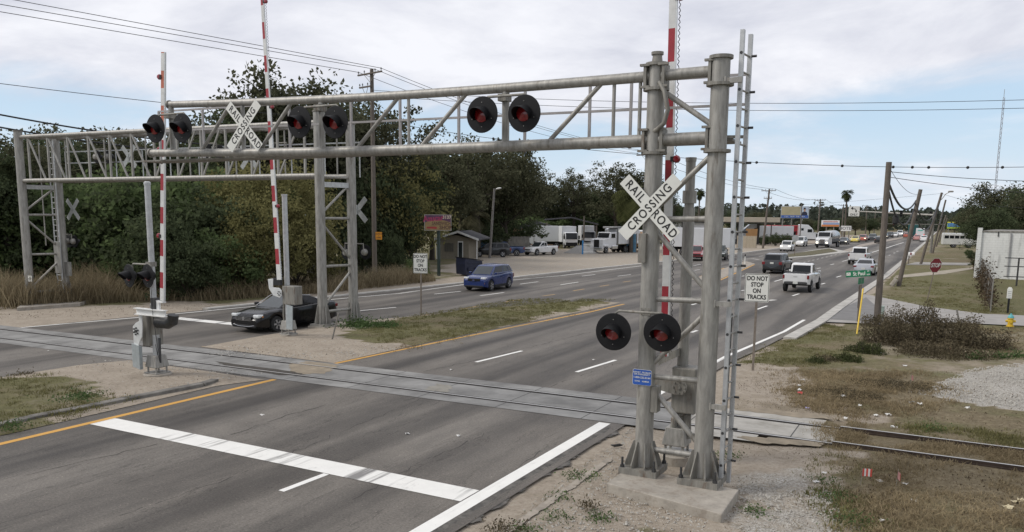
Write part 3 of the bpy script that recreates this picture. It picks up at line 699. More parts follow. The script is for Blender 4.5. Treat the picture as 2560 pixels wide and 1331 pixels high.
for xa, xb in ((500, 578), (645, 732), (888, 1000), (1047, 1172), (1365, 1510)):
    a, b = PVp(xa, 360, gv).x, PVp(xb, 240, gv).x; bm = nbm(); tube(bm, (a, gv, chz(a, 0)), (b, gv, chz(b, 1)), .044, n=12); ob('diagonal', bm, galv, gn, smooth=True, world=True)
# tower bracing
for z in (.60, 2.02, 3.50, 4.98):
    bm = nbm(); tube(bm, (PL.x, gv, z), (PR.x, gv - .03, z + .02), .052, n=14); ob('rung', bm, galv, gn, smooth=True, world=True)
for za, zb in ((.72, 1.92), (3.38, 2.14), (3.62, 4.86), (6.22, 5.1), (7.36, 6.55)):
    bm = nbm()
    if za < 1 or za == 3.62 or za == 7.36: tube(bm, (PL.x, gv, max(za, zb)), (PR.x, gv, min(za, zb)), .05, n=14)
    else: tube(bm, (PL.x, gv, zb), (PR.x, gv, za), .05, n=14)
    ob('brace', bm, galv, gn, smooth=True, world=True)
bm = nbm(); pipe(bm, [(PL.x + .10, gv - .14, ZT - .12), (PL.x + .22, gv - .2, ZT - .3), (PL.x + .30, gv - .22, ZT - .62), (PL.x + .24, gv - .22, ZT - .85), (PL.x + .10, gv - .17, ZT - .95), (PL.x, gv - .1, ZT - .98)], .042, 12); ob('conduit', bm, galv_old, gn, smooth=True, world=True)
# walkway with handrail behind the chords
bm = nbm(); wy = gv + .85; wl = lambda x, y: PVp(x, y, wy)
r0, r1 = wl(395, 262), wl(1866, 186)
zr = lambda u, o: 7.60 + (o) + (7.76 - 7.60) * (-3.4 - u) / 15
u0, u1 = r0.x, -3.42
for off in (0, -.53): bar(bm, (u0, wy, zr(u0, off)), (u1, wy, zr(u1, off)), .045, .045)
ups = [395, 505, 722, 877, 1000, 1147, 1313, 1475, 1578, 1866]
for x in ups:
    u = wl(x, 250).x; bar(bm, (u, wy, 6.35 if x < 1800 else 7.05), (u, wy, zr(u, 0)), .05, .05)
ob('handrail', bm, M('pinkish_grey_rail', (.34, .325, .32), .55, .3, .12, 5), gn, world=True)
bm = nbm(); box(bm, u0, PR.x + .2, gv + .2, wy + .03, 6.37, 6.41); bar(bm, (PL.x, gv + .1, 6.47), (-3.33, gv + .62, 6.47), .09, .05); ob('walkway', bm, galv_old, gn, world=True)
# ladder on the right post
la = G(1795, 1212); la.z = 0; lt = hat(la, 1848, 85); bm = nbm()
lx = PR.x + .36; l0, l1 = V((lx - .03, gv - .02, .3)), V((lx + .015, gv + .40, .3))
for q in (l0, l1):
    bar(bm, (q.x, q.y, .05), (q.x, q.y, 8.2), .07, .03); bar(bm, (q.x + .03, q.y + .04, .05), (q.x + .03, q.y + .04, 8.2), .012, .06)
ld = ob('ladder', bm, galv_new, gn, world=True)
bm = nbm(); z = .5
while z < 8.1: tube(bm, (l0.x, l0.y, z), (l1.x, l1.y, z), .018, n=8); z += .305
split(ob('ladder_rung', bm, galv, ld, world=True), 'ladder_rung')
bm = nbm()
z = .5
while z < 8.1: tube(bm, (l0.x, l0.y - .021, z), (l0.x, l0.y + .01, z), .027, n=8); tube(bm, (l1.x + .04, l1.y - .02, z), (l1.x + .13, l1.y - .02, z), .022, n=8); z += .61
split(ob('rung_end', bm, steel_dark, ld, world=True), 'rung_end')
bm = nbm()
for z in (1.62, 3.5, 7.35): box(bm, PR.x + .1, lx + .04, gv - .19, gv - .13, z - .045, z + .045); box(bm, PR.x + .1, PR.x + .13, gv - .2, gv - .02, z - .07, z + .07)
split(ob('ladder_bracket', bm, galv, ld, world=True), 'ladder_bracket')
bm = nbm(); bar(bm, (lx - .08, gv + .28, .4), (lx - .04, gv + .2, 3.3), .06, .05); ob('cable_trunk', bm, steel_dark, gn, world=True)
# lights and signs of the gantry
F = (0, -1, 0); ly = gv - .42
pp = lambda x, y: PVp(x, y, ly)
lamp_pair(gn, (PL.x, gv - .02, 0), pp(1533, 830), pp(1655, 832), F)
for a, b, mx_ in (((1205, 287), (1310, 284), 1264), ((748, 306), (838, 306), 805), ((388, 322), (455, 320), 430)):
    lamp_pair(gn, (PVp(mx_, 300, gv).x, gv - .02, 0), pp(*a), pp(*b), F)
for a, b in (((1225, 285), (1290, 284)), ((765, 300), (850, 300))):
    pass
crossbuck(gn, (PL.x + .02, gv - .20, 5.19), (1, 0, 0), (0, 0, 1)); crossbuck(gn, PVp(610, 316, gv - .16), (1, 0, 0), (0, 0, 1))
blue_s = M('blue_sign', (.02, .09, .38), .45, 0, .08, 6)
bc = PVp(1605, 944, gv - .185); T = basis(bc, (1, .0, 0), (0, 0, 1)); bs = ob('emergency_sign', prism(nbm(), rrect(.36, .29, .03), T, .006), blue_s, gn, world=True)
bm = nbm(); prism(bm, rrect(.375, .305, .035), T, -.001, -.003); ob('sign_border', bm, white_sign, bs, world=True)
text('lettering', 'REPORT  PROBLEM\nOR EMERGENCY', .042, white_sign, bs, T @ Matrix.Translation((0, .075, .008)), .0005, lsp=.9)
text('lettering', '1-800-232-0144', .052, white_sign, bs, T @ Matrix.Translation((0, -.005, .008)), .0005)
text('lettering', 'X-ING    624802A', .038, white_sign, bs, T @ Matrix.Translation((0, -.075, .008)), .0005)
bm = nbm(); box(bm, PL.x - .165, PL.x - .02, gv - .24, gv - .15, 4.18, 4.72); ob('junction_box', bm, galv_old, gn, world=True, bevel=.006)
bm = nbm(); box(bm, PL.x + .14, PL.x + .27, gv - .12, gv + .1, 1.35, 1.85); ob('junction_box', bm, galv_old, gn, world=True, bevel=.006)
# ================================================================ FAR BRIDGE GANTRY
ga, gb, gc, gd = V((-43.04, 25.14, 0)), V((-42.6, 26.85, 0)), V((-24.03, 26.8, 0)), V((-23.74, 28.55, 0))
gf = thing('bridge_gantry', 'grey pipe truss gantry on four posts spanning the far lanes beyond the track', 'signal gantry', tuple((ga + gd) / 2))
bm = nbm(); prism(bm, gpoly('42,778 200,766 222,758 60,764'), Matrix.Identity(4), .16, -.1); ob('footing', bm, conc, gf, world=True)
bm = nbm(); prism(bm, [(-24.5, 26.35), (-23.55, 26.35), (-23.25, 29.0), (-24.2, 29.0)], Matrix.Identity(4), .14, -.1); ob('footing', bm, conc, gf, world=True)
for p, h in ((ga, 9.13), (gb, 8.95), (gc, 9.35), (gd, 9.0)):
    bm = nbm(); tube(bm, (p.x, p.y, .1), (p.x, p.y, h), .215, .205, 20); po = ob('post', bm, galv, gf, smooth=True, world=True)
    bm = nbm(); post_base(bm, (p.x, p.y), .21, .1 if p.x > -30 else .22, .40, .95); ob('base_plate', bm, galv, po, world=True)
    bm = nbm(); lathe(bm, [(.235, h), (.235, h + .05)], Matrix.Translation((p.x, p.y, 0)), 20); ob('cap', bm, galv_old, po, world=True)
NB = 13
for pa, pb, zt, zb, nm in ((ga, gc, 8.86, 6.62, 'front'), (gb, gd, 8.92, 6.66, 'back')):
    for z, nme in ((zt, 'top_chord'), (zb, 'bottom_chord')):
        bm = nbm(); tube(bm, (pa.x, pa.y, z), (pb.x, pb.y, z + .06), .105, n=16); ob(nme, bm, galv, gf, smooth=True, world=True)
    for k in range(NB):
        a, b = pa.lerp(pb, (k + .5) / NB), pa.lerp(pb, (k + 1.3) / NB)
        if nm == 'back' and k % 2: continue
        uw = .085 if nm == 'front' else .05
        bm = nbm(); bar(bm, (a.x, a.y, zb), (a.x, a.y, zt), uw, uw); ob('upright', bm, galv, gf, world=True)
        if k < NB - 1 and nm == 'front':
            bm = nbm(); hi, lo = ((a, b) if k < NB // 2 else (b, a)); bar(bm, (hi.x, hi.y, zt), (lo.x, lo.y, zb), .07, .07); ob('diagonal', bm, galv, gf, world=True)
bm = nbm()
for z in (8.86, 6.64):
    for k in range(NB + 1):
        a, b = ga.lerp(gc, k / NB), gb.lerp(gd, k / NB); tube(bm, (a.x, a.y, z), (b.x, b.y, z), .05, n=8)
        if k < NB: c = gb.lerp(gd, (k + 1) / NB); tube(bm, (a.x, a.y, z), (c.x, c.y, z), .04, n=8)
split(ob('cross_member', bm, galv, gf, world=True), 'cross_member')
bm = nbm(); a, b = gb + V((0, .5, 0)), gd + V((.1, .5, 0))
for z in (8.25, 7.65): bar(bm, (a.x, a.y, z), (b.x, b.y, z), .06, .06)
for k in range(11): q = a.lerp(b, k / 10); bar(bm, (q.x, q.y, 6.7), (q.x, q.y, 8.25), .04, .04)
bar(bm, gd + V((.2, .4, 7.65)), gc + V((.5, .9, 7.7)), .05, .05)
ob('handrail', bm, galv_new, gf, world=True)
for pa, pb in ((ga, gb), (gc, gd)):
    for z in (.75, 2.75, 4.85):
        bm = nbm(); tube(bm, (pa.x, pa.y, z), (pb.x, pb.y, z), .062, n=10); ob('rung', bm, galv, gf, smooth=True, world=True)
    for z0, z1, s in ((.9, 2.6, 0), (2.9, 4.7, 1), (5.0, 6.45, 0)):
        p, q = (pa, pb) if s == 0 else (pb, pa); bm = nbm(); tube(bm, (p.x, p.y, z0), (q.x, q.y, z1), .055, n=10); ob('brace', bm, galv, gf, smooth=True, world=True)
    bm = nbm(); box(bm, -.06, .06, 0, (pb - pa).length, 6.2, 6.42, Matrix.Translation(pa) @ Matrix.Rotation(math.atan2(-(pb - pa).x, (pb - pa).y), 4, 'Z')); ob('cross_beam', bm, galv_new, gf, world=True)
# ladder with cage in the left tower
bm = nbm(); c = (ga + gb) / 2 + V((.25, .55, 0))
for s in (-.22, .22): bar(bm, (c.x + s, c.y, .8), (c.x + s, c.y, 8.8), .05, .05)
z = 1.0
while z < 8.7: tube(bm, (c.x - .22, c.y, z), (c.x + .22, c.y, z), .016, n=6); z += .3
ld = ob('ladder', bm, galv_new, gf, world=True)
bm = nbm(); box(bm, c.x - .28, c.x + .28, c.y - .06, c.y - .03, 1.7, 3.4)
for s in (-.55, .55): bar(bm, (c.x + s, c.y - .3, 3.2), (c.x + s, c.y - .3, 8.7), .045, .045)
ob('ladder_guard', bm, galv, ld, world=True)
bm = nbm(); box(bm, gb.x + .2, gb.x + .5, gb.y - .1, gb.y + .1, 1.55, 2.3); ob('junction_box', bm, galv, gf, world=True)
bm = nbm(); T = basis(PVp(75, 697, ga.y - .235), (1, 0, 0), (0, 0, 1)); prism(bm, rrect(.34, .32, .01), T, .004); st = ob('notice', bm, white_sign, gf, world=True)
text('lettering', 'NS', .2, ink, st, T @ Matrix.Rotation(.5, 4, 'Z') @ Matrix.Translation((0, 0, .006)), .004)
# backs of its signs and lamps
FB = (0, 1, 0)
for x, y, v_ in ((322, 392, 27.3), (622, 392, 28.0), (893, 525, 29.0), (182, 524, 27.2)):
    crossbuck(gf, PVp(x, y, v_), (-1, 0, 0), (0, 0, 1))
for (x0, y0), (x1, y1), v_ in (((243, 393), (271, 393), 27.4), ((520, 380), (548, 380), 27.9), ((690, 380), (722, 381), 28.1), ((868, 632), (914, 631), 29.0), ((172, 604), (186, 604), 27.3)):
    a, b = PVp(x0, y0, v_), PVp(x1, y1, v_); 
    for p in (a, b): lamp(gf, p, FB, .34, True)
    bm = nbm(); zt = max(a.z, b.z) + .38; pipe(bm, [a + V((0, -.15, .1)), V((a.x, v_ - .15, zt)), V((b.x, v_ - .15, zt)), b + V((0, -.15, .1))], .03, 8); ob('lamp_arm', bm, galv_old, gf, smooth=True, world=True)
# ================================================================ GATES
def gate_arm(parent, pts, w0, w1, lights, first_red=True, faded=0, n=13, chain=False, stripe_len=.41, off=0.0):
    """raised striped arm from butt to tip; pts = (butt, tip)"""
    a, b = V(pts[0]), V(pts[1]); L_ = (b - a).length; d = (b - a) / L_; right = V((1, 0, 0)); right = (right - d * right.dot(d)).normalized()
    T = basis(a, right, d); arm = None; bm = nbm(); mats = [gate_white, gate_red, gate_faded]
    y = 0; k = 0; 
    bnd = [0.0]; y = off
    while y < L_: 
        if y > 0: bnd.append(y)
        y += stripe_len * (1.0 if y < 2.4 else 1.0)
    bnd.append(L_)
    for i, (y0, y1) in enumerate(zip(bnd, bnd[1:])):
        red = (i % 2 == (0 if first_red else 1)); w_ = w0 + (w1 - w0) * y0 / L_; w2 = w0 + (w1 - w0) * y1 / L_
        mi = (2 if (faded and y0 / L_ > faded) else 1) if red else 0
        prism(bm, [(-w_ / 2, y0), (w_ / 2, y0), (w2 / 2, y1), (-w2 / 2, y1)], T, .03, -.03, mi)
    arm = ob('gate_arm', bm, mats, parent, world=True)
    bm = nbm(); prism(bm, [(w0 / 2, 0), (w0 / 2 + .035, 0), (w1 / 2 + .025, L_), (w1 / 2, L_)], T, .028, -.028); ob('arm_edge', bm, silverp, arm, world=True)
    for s, side in lights:
        c = T @ V((side * (w0 / 2 + .085), s * L_, 0)); bm = nbm(); lathe(bm, [(0, -.06), (.05, -.055), (.075, -.02), (.075, .02), (.05, .055), (0, .06)], basis(c, d, right), 16, False)
        lp = ob('arm_lamp', bm, lampred, arm, smooth=True, world=True); bm = nbm(); bar(bm, T @ V((side * w0 * .3, s * L_, 0)), T @ V((side * (w0 / 2 + .05), s * L_, 0)), .10, .10); ob('lamp_bracket', bm, black, lp, world=True)
    if chain:
        bm = nbm(); q = []
        for i in range(int(L_ / .03)): yy = i * .03; q.append(T @ V((w0 / 2 + .07 + .018 * math.cos(yy * 60), yy, .018 * math.sin(yy * 60))))
        pipe(bm, q, .008, 5); ob('coiled_cable', bm, black, arm, smooth=True, world=True)
    return arm
def mast_base(t, c, junction=True, foot=.42):
    x, y = c[0], c[1]
    ob('footing', lathe(nbm(), [(foot, -.05), (foot, .14), (foot * .93, .16)], Matrix.Translation((x, y, 0)), 24), conc, t, world=True, smooth=True)
    bm = nbm(); T = Matrix.Translation((x, y, 0)); box(bm, -.27, .27, -.27, .27, .16, .20, T)
    A = [[(-.2, -.2, .34), (.2, -.2, .34), (.2, .2, .34), (-.2, .2, .34)], [(-.25, -.24, .36), (.25, -.24, .36), (.25, .24, .36), (-.25, .24, .36)], [(-.19, -.19, .72), (.19, -.19, .72), (.19, .19, .72), (-.19, .19, .72)]]
    r_ = [[bm.verts.new(T @ V(p)) for p in q] for q in A]
    for a, b in zip(r_, r_[1:]):
        for i in range(4): bm.faces.new((a[i], a[(i + 1) % 4], b[(i + 1) % 4], b[i]))
    bm.faces.new(r_[0]); bm.faces.new(r_[-1])
    for a in (45, 135, 225, 315): tube(bm, T @ V((.26 * math.cos(rad(a)), .26 * math.sin(rad(a)), .2)), T @ V((.26 * math.cos(rad(a)), .26 * math.sin(rad(a)), .34)), .03, n=8)
    ob('junction_box', bm, galv, t, world=True, bevel=.01)
def cwt(bm, T, poly, y): prism(bm, poly, T, y + .02, y - .02)
# gate in the near median
c1 = G(395, 945); g1 = thing('crossing_gate', 'crossing gate in the near median with faded stripes and two lamps on its mast', 'crossing gate', (c1.x, c1.y, 0))
mast_base(g1, c1)
bm = nbm(); tube(bm, (c1.x, c1.y, .7), (c1.x, c1.y, 2.3), .105, n=18); tube(bm, (c1.x, c1.y, 2.3), (c1.x, c1.y, 5.83), .088, n=18); lathe(bm, [(.1, 5.83), (.1, 5.9), (.06, 5.93)], Matrix.Translation((c1.x, c1.y, 0)), 18); ob('mast', bm, galv_new, g1, smooth=True, world=True)
bm = nbm(); lathe(bm, [(.125, 1.35), (.125, 2.25)], Matrix.Translation((c1.x + .0, c1.y, 0)), 18); ob('sleeve', bm, galv_old, g1, smooth=True, world=True)
bm = nbm(); box(bm, c1.x - .34, c1.x - .04, c1.y - .22, c1.y + .3, 1.0, 1.95); mc = ob('mechanism', bm, galv_old, g1, world=True, bevel=.02)
T = basis((c1.x - .02, c1.y - .34, 0), (1, 0, 0), (0, 0, 1))
bm = nbm(); prism(bm, [(-.52, 1.02), (-.34, .98), (-.12, 1.32), (-.08, 1.6), (-.08, 2.0), (.95, 2.0), (.95, 2.16), (-.22, 2.16), (-.22, 1.78), (-.36, 1.72), (-.52, 1.6)], T, .03); ob('support_arm', bm, silverp, g1, world=True, bevel=.008)
bm = nbm(); prism(bm, [(-.56, .36), (-.22, .3), (-.22, 1.02), (-.56, 1.08)], T, .075, .035); box(bm, -.24, -.215, .3, 1.02, -.02, .09, T); ob('counterweight', bm, M('pale_zinc', (.42, .46, .47), .4, .5, .12, 8), g1, world=True)
bm = nbm()
for k in range(6): a = rad(60 * k + 20); lathe(bm, [(.026, 0), (.026, .03)], T @ Matrix.Translation((-.37 + .1 * math.cos(a), 1.46 + .1 * math.sin(a), .03)), 8)
lathe(bm, [(.045, 0), (.045, .035)], T @ Matrix.Translation((-.37, 1.46, .03)), 10); split(ob('hub_bolt', bm, steel_dark, g1, world=True), 'hub_bolt')
bm = nbm(); box(bm, -.24, 1.03, 2.0, 2.18, .035, .08, T); box(bm, -.27, 1.06, 2.17, 2.19, .0, .16, T); box(bm, -.27, 1.04, 1.99, 2.01, .0, .14, T); ob('channel', bm, white_paint, g1, world=True)
bm = nbm(); pipe(bm, [(c1.x + .12, c1.y, 1.72), (c1.x + .6, c1.y, 1.72), (c1.x + .8, c1.y, 1.80), (c1.x + .84, c1.y, 2.0)], .16, 14); ob('motor_housing', bm, steel_dark, g1, smooth=True, world=True)
bm = nbm(); pipe(bm, [(c1.x + .17, c1.y, 1.25), (c1.x + .22, c1.y - .05, 1.0), (c1.x + .2, c1.y - .05, .5)], .04, 10); ob('conduit', bm, steel_dark, g1, smooth=True, world=True)
bm = nbm(); pipe(bm, [(c1.x + .5, c1.y - .45, 2.9), (c1.x + .55, c1.y - .47, 2.0), (c1.x + .62, c1.y - .42, 1.0), (c1.x + .5, c1.y - .35, .8), (c1.x + .3, c1.y - .25, 1.1)], .009, 6); ob('cable_loop', bm, black, g1, smooth=True, world=True)
bm = nbm(); box(bm, .40, .60, 2.19, 2.52, -.10, .06, T); ob('arm_bracket', bm, steel_dark, g1, world=True)
bm = nbm(); box(bm, .72, .98, 2.40, 2.44, -.02, .1, T); box(bm, .60, .72, 2.19, 2.46, -.03, .03, T); ob('tip_plate', bm, white_paint, g1, world=True)
a1, b1 = PVp(406, 752, c1.y - .38), PVp(408.5, 131, c1.y - .38)
gate_arm(g1, (a1, b1), .135, .12, ((.27, -1), (.62, -1), (.905, -1)), first_red=False, faded=.64, stripe_len=.47, off=-.10)
la_, lb_ = PVp(322, 690, c1.y - .3), PVp(369, 690, c1.y - .3)
lamp_pair(g1, (c1.x, c1.y, 0), la_, lb_, (-.18, -.98, 0), .40)
# gate in the far median
c2 = G(722, 845); g2 = thing('crossing_gate', 'crossing gate beside the black sedan, its arm rising out of the top', 'crossing gate', (c2.x, c2.y, 0))
mast_base(g2, c2, foot=.34)
bm = nbm(); tube(bm, (c2.x, c2.y, .7), (c2.x, c2.y, 5.74), .105, n=18); lathe(bm, [(.12, 5.74), (.12, 5.8)], Matrix.Translation((c2.x, c2.y, 0)), 18); ob('mast', bm, galv_new, g2, smooth=True, world=True)
bm = nbm(); box(bm, c2.x + .06, c2.x + .72, c2.y - .36, c2.y + .1, 1.42, 2.16); ob('mechanism', bm, galv_old, g2, world=True, bevel=.025)
T = basis((c2.x, c2.y - .40, 0), (1, 0, 0), (0, 0, 1))
bm = nbm(); prism(bm, [(-.63, 2.4), (-.33, 2.44), (-.36, 2.08), (-.02, 2.08), (.1, 1.98), (.1, 1.78), (-.02, 1.68), (-.36, 1.76), (-.58, 2.02)], T, .03); ob('support_arm', bm, silverp, g2, world=True, bevel=.01)
bm = nbm(); prism(bm, [(.3, .45), (.62, .42), (.66, 1.38), (.36, 1.42)], T, .04); ob('counterweight', bm, M('pale_zinc'), g2, world=True)
bm = nbm()
for k in range(6): a = rad(60 * k); lathe(bm, [(.02, 0), (.02, .03)], T @ Matrix.Translation((-.02 + .075 * math.cos(a), 1.86 + .075 * math.sin(a), .03)), 8)
split(ob('hub_bolt', bm, steel_dark, g2, world=True), 'hub_bolt')
bm = nbm(); box(bm, -.36, .03, 2.18, 2.46, -.12, .02, T); ob('arm_bracket', bm, black, g2, world=True)
bm = nbm(); pipe(bm, [(c2.x - .1, c2.y - .1, 1.5), (c2.x - .14, c2.y - .1, 1.0), (c2.x - .12, c2.y - .1, .6)], .04, 8); ob('conduit', bm, galv_old, g2, smooth=True, world=True)
a2, b2 = PVp(698, 700, c2.y - .42), PVp(655, -10, c2.y - .42); b2 = a2 + (b2 - a2) * 1.03
gate_arm(g2, (a2, b2), .20, .11, ((.26, 1), (.60, 1), (.95, 1)), first_red=False, chain=True, stripe_len=.62, off=.62)
# gate behind the gantry tower
c3 = G(1690, 1150); g3 = thing('crossing_gate', 'crossing gate standing close behind the foreground gantry tower, mostly hidden by its posts', 'crossing gate', (c3.x, c3.y, 0))
mast_base(g3, c3, foot=.38)
m3 = PVp(1706, 870, c3.y + .1)
bm = nbm(); tube(bm, (m3.x + .02, c3.y + .1, .5), (m3.x + .02, c3.y + .1, 5.2), .115, n=18); tube(bm, (m3.x + .02, c3.y + .1, 5.2), (m3.x + .02, c3.y + .1, 6.12), .095, n=18); lathe(bm, [(.14, 5.3), (.14, 5.55)], Matrix.Translation((m3.x + .02, c3.y + .1, 0)), 18); lathe(bm, [(.105, 6.12), (.11, 6.2)], Matrix.Translation((m3.x + .02, c3.y + .1, 0)), 18); ob('mast', bm, galv, g3, smooth=True, world=True)
bm = nbm(); box(bm, -4.72, -4.22, c3.y - .2, c3.y + .25, 1.05, 2.0); ob('mechanism', bm, galv_old, g3, world=True, bevel=.03)
T = basis((0, c3.y - .32, 0), (1, 0, 0), (0, 0, 1)); bm = nbm(); prism(bm, [(-5.06, 1.55), (-4.5, 1.44), (-4.38, 1.52), (-4.38, 1.74), (-4.5, 1.82), (-5.06, 1.78), (-5.12, 2.2), (-5.25, 2.2), (-5.2, 1.7)], T, .03); ob('support_arm', bm, galv_old, g3, world=True, bevel=.01)
bm = nbm(); lathe(bm, [(.16, .03), (.16, .06)], T @ Matrix.Translation((-4.51, 1.63, 0)), 20)
for k in range(8): a = rad(45 * k); lathe(bm, [(.02, .06), (.02, .085)], T @ Matrix.Translation((-4.51 + .12 * math.cos(a), 1.63 + .12 * math.sin(a), 0)), 8)
lathe(bm, [(.04, .06), (.04, .09)], T @ Matrix.Translation((-4.51, 1.63, 0)), 10); ob('hub', bm, galv_old, g3, smooth=True, world=True)
bm = nbm(); prism(bm, [(-4.98, 2.02), (-4.62, 2.22), (-4.62, 2.38), (-4.98, 2.2)], T, .0, -.3); ob('arm_bracket', bm, galv_old, g3, world=True)
bm = nbm(); pipe(bm, [(-4.5, c3.y, 1.05), (-4.66, c3.y - .1, .9), (-4.68, c3.y - .1, .45)], .07, 10); pipe(bm, [(-4.4, c3.y, 1.0), (-4.38, c3.y, .5)], .06, 10); ob('conduit', bm, galv_old, g3, smooth=True, world=True)
a3, b3 = PVp(1660, 890, c3.y - .3), PVp(1683, -20, c3.y - .3)
gate_arm(g3, (a3, b3), .135, .13, ((.555, 1), (.985, 1)), first_red=True, chain=True, stripe_len=.62, off=.18)
# ================================================================ VEHICLES
glass = M('dark_car_glass', (.012, .014, .016), .12, 0, .2, 2, spec=.3)
glass_sky = M('windscreen_glass', (.035, .042, .045), .05, 0, .25, 1.5, spec=.6)
chrome = M('chrome', (.6, .6, .6), .15, 1, .05, 4)
rimm = M('alloy_rim', (.42, .42, .43), .3, .7, .1, 8)
trim = M('black_plastic', (.014, .014, .015), .6, 0, .2, 12, spec=.25)
lampw = M('headlamp_glass', (.62, .64, .64), .1, 0, .15, 12, coat=.8)
lampon = M('lit_headlamp', (.95, .88, .68), .2, 0, .05, 4, emit=2.2)
amber = M('amber_lens', (.6, .22, .03), .2, 0, .1, 9, coat=.5)
tail = M('tail_lens', (.17, .012, .015), .2, 0, .15, 9, coat=.6)
tail_on = M('lit_tail_lens', (.75, .05, .05), .2, 0, .1, 9, emit=.6)
plate_m = M('number_plate', (.55, .56, .52), .4, 0, .1, 20)
def paint_m(name, c, m=0.0, r=.3): return M(name, c, r, m, .06, 1.5, coat=.8)
_whl = {}
def wheel_mesh(R_, w_, lod):
    k = (round(R_, 3), w_, lod)
    if k in _whl: return _whl[k]
    n = 28 if lod == 0 else 14; Tx = Matrix.Rotation(rad(90), 4, 'X')
    bm = nbm(); lathe(bm, [(R_ * .60, -w_ / 2 + .01), (R_ * .93, -w_ / 2), (R_, -w_ / 2 + .03), (R_, w_ / 2 - .03), (R_ * .93, w_ / 2), (R_ * .60, w_ / 2 - .01)], Tx, n)
    a = bpy.data.meshes.new('tyre'); bm.to_mesh(a); bm.free(); a.materials.append(rubber)
    bm = nbm(); lathe(bm, [(R_ * .66, -w_ / 2 - .004), (R_ * .60, -w_ / 2 - .008), (R_ * .56, -w_ / 2 + .02), (R_ * .2, -w_ / 2 + .02), (R_ * .17, -w_ / 2 - .01), (0, -w_ / 2 - .01)], Tx, n, False, 0)
    for i in range(5 if lod == 0 else 0):
        T = Tx @ Matrix.Rotation(2 * math.pi * i / 5, 4, 'Z'); prism(bm, [(R_ * .1, -R_ * .09), (R_ * .62, -R_ * .12), (R_ * .62, R_ * .12), (R_ * .1, R_ * .09)], T, -w_ / 2 - .006, -w_ / 2 + .018, 1)
    b = bpy.data.meshes.new('rim'); bm.to_mesh(b); bm.free(); b.materials.append(M('rim_recess', (.10, .10, .105), .5, .4, .1, 8) if lod == 0 else rimm); b.materials.append(rimm)
    for q in (a, b): q.set_sharp_from_angle(angle=rad(40)); q.polygons.foreach_set('use_smooth', [True] * len(q.polygons))
    _whl[k] = (a, b); return a, b
def wheel(t, x, y, R_, w_=.22, lod=0, rim=True):
    a, b = wheel_mesh(R_, w_, lod); s = 1 if y > 0 else -1
    o = bpy.data.objects.new('wheel', a); C.objects.link(o); o.parent = t; o.location = (x, y, R_); o.rotation_euler = (0, 0, 0 if s == 1 else math.pi)
    if rim: r = bpy.data.objects.new('rim', b); C.objects.link(r); r.parent = o
    return o
def itp(tab, x):
    if x <= tab[0][0]: return tab[0][1]
    for (a, b), (c, d) in zip(tab, tab[1:]):
        if x <= c: return b + (d - b) * (x - a) / (c - a)
    return tab[-1][1]
SPEC = {
 'sedan': dict(L=4.87, W=1.84, H=1.48, ax=(-1.38, 1.42), R=.335, sill=.20, deck=[(-2.44, .74), (-2.36, .98), (-2.2, 1.04), (-1.5, 1.05), (0, .99), (1.05, .96), (1.6, .90), (2.1, .80), (2.32, .70), (2.44, .56)], gh=(1.12, .22, -.85, -1.72), belt=(.95, 1.03), wr=.60),
 'suv': dict(L=4.52, W=1.86, H=1.68, ax=(-1.34, 1.35), R=.36, sill=.24, deck=[(-2.26, .90), (-2.2, 1.10), (-1.5, 1.16), (0, 1.08), (1.15, 1.06), (1.6, 1.02), (2.0, .93), (2.18, .82), (2.26, .62)], gh=(1.22, .42, -1.78, -2.18), belt=(1.06, 1.16), wr=.66),
 'bigsuv': dict(L=4.95, W=1.98, H=1.86, ax=(-1.45, 1.47), R=.40, sill=.30, deck=[(-2.47, .95), (-2.42, 1.20), (-1.5, 1.20), (0, 1.15), (1.2, 1.13), (1.7, 1.09), (2.2, 1.0), (2.4, .88), (2.47, .68)], gh=(1.25, .55, -2.05, -2.38), belt=(1.13, 1.20), wr=.74),
 'box': dict(L=4.2, W=1.78, H=1.64, ax=(-1.28, 1.28), R=.32, sill=.22, deck=[(-2.1, .9), (-2.05, 1.0), (0, 1.0), (1.1, 1.0), (1.6, .96), (1.98, .88), (2.1, .6)], gh=(1.15, .65, -1.9, -2.04), belt=(1.0, 1.0), wr=.74),
 'pickup': dict(L=5.35, W=1.90, H=1.80, ax=(-1.62, 1.70), R=.40, sill=.38, deck=[(-2.68, 1.20), (-2.6, 1.21), (-.6, 1.21), (-.5, 1.16), (1.1, 1.12), (1.6, 1.09), (2.35, 1.0), (2.58, .9), (2.68, .7)], gh=(1.15, .42, -.42, -.60), belt=(1.12, 1.16), wr=.70),
 'longpickup': dict(L=5.75, W=2.0, H=1.93, ax=(-1.80, 1.85), R=.42, sill=.40, deck=[(-2.88, 1.27), (-2.8, 1.28), (-.9, 1.28), (-.8, 1.20), (1.2, 1.18), (1.7, 1.16), (2.5, 1.08), (2.76, .98), (2.88, .7)], gh=(1.25, .55, -.62, -.78), belt=(1.18, 1.22), wr=.76),
 'hatch': dict(L=4.2, W=1.76, H=1.46, ax=(-1.28, 1.28), R=.31, sill=.2, deck=[(-2.1, .8), (-2.02, 1.0), (0, .98), (1.0, .96), (1.6, .88), (2.0, .75), (2.1, .55)], gh=(1.15, .3, -1.2, -1.95), belt=(.96, 1.0), wr=.6),
}
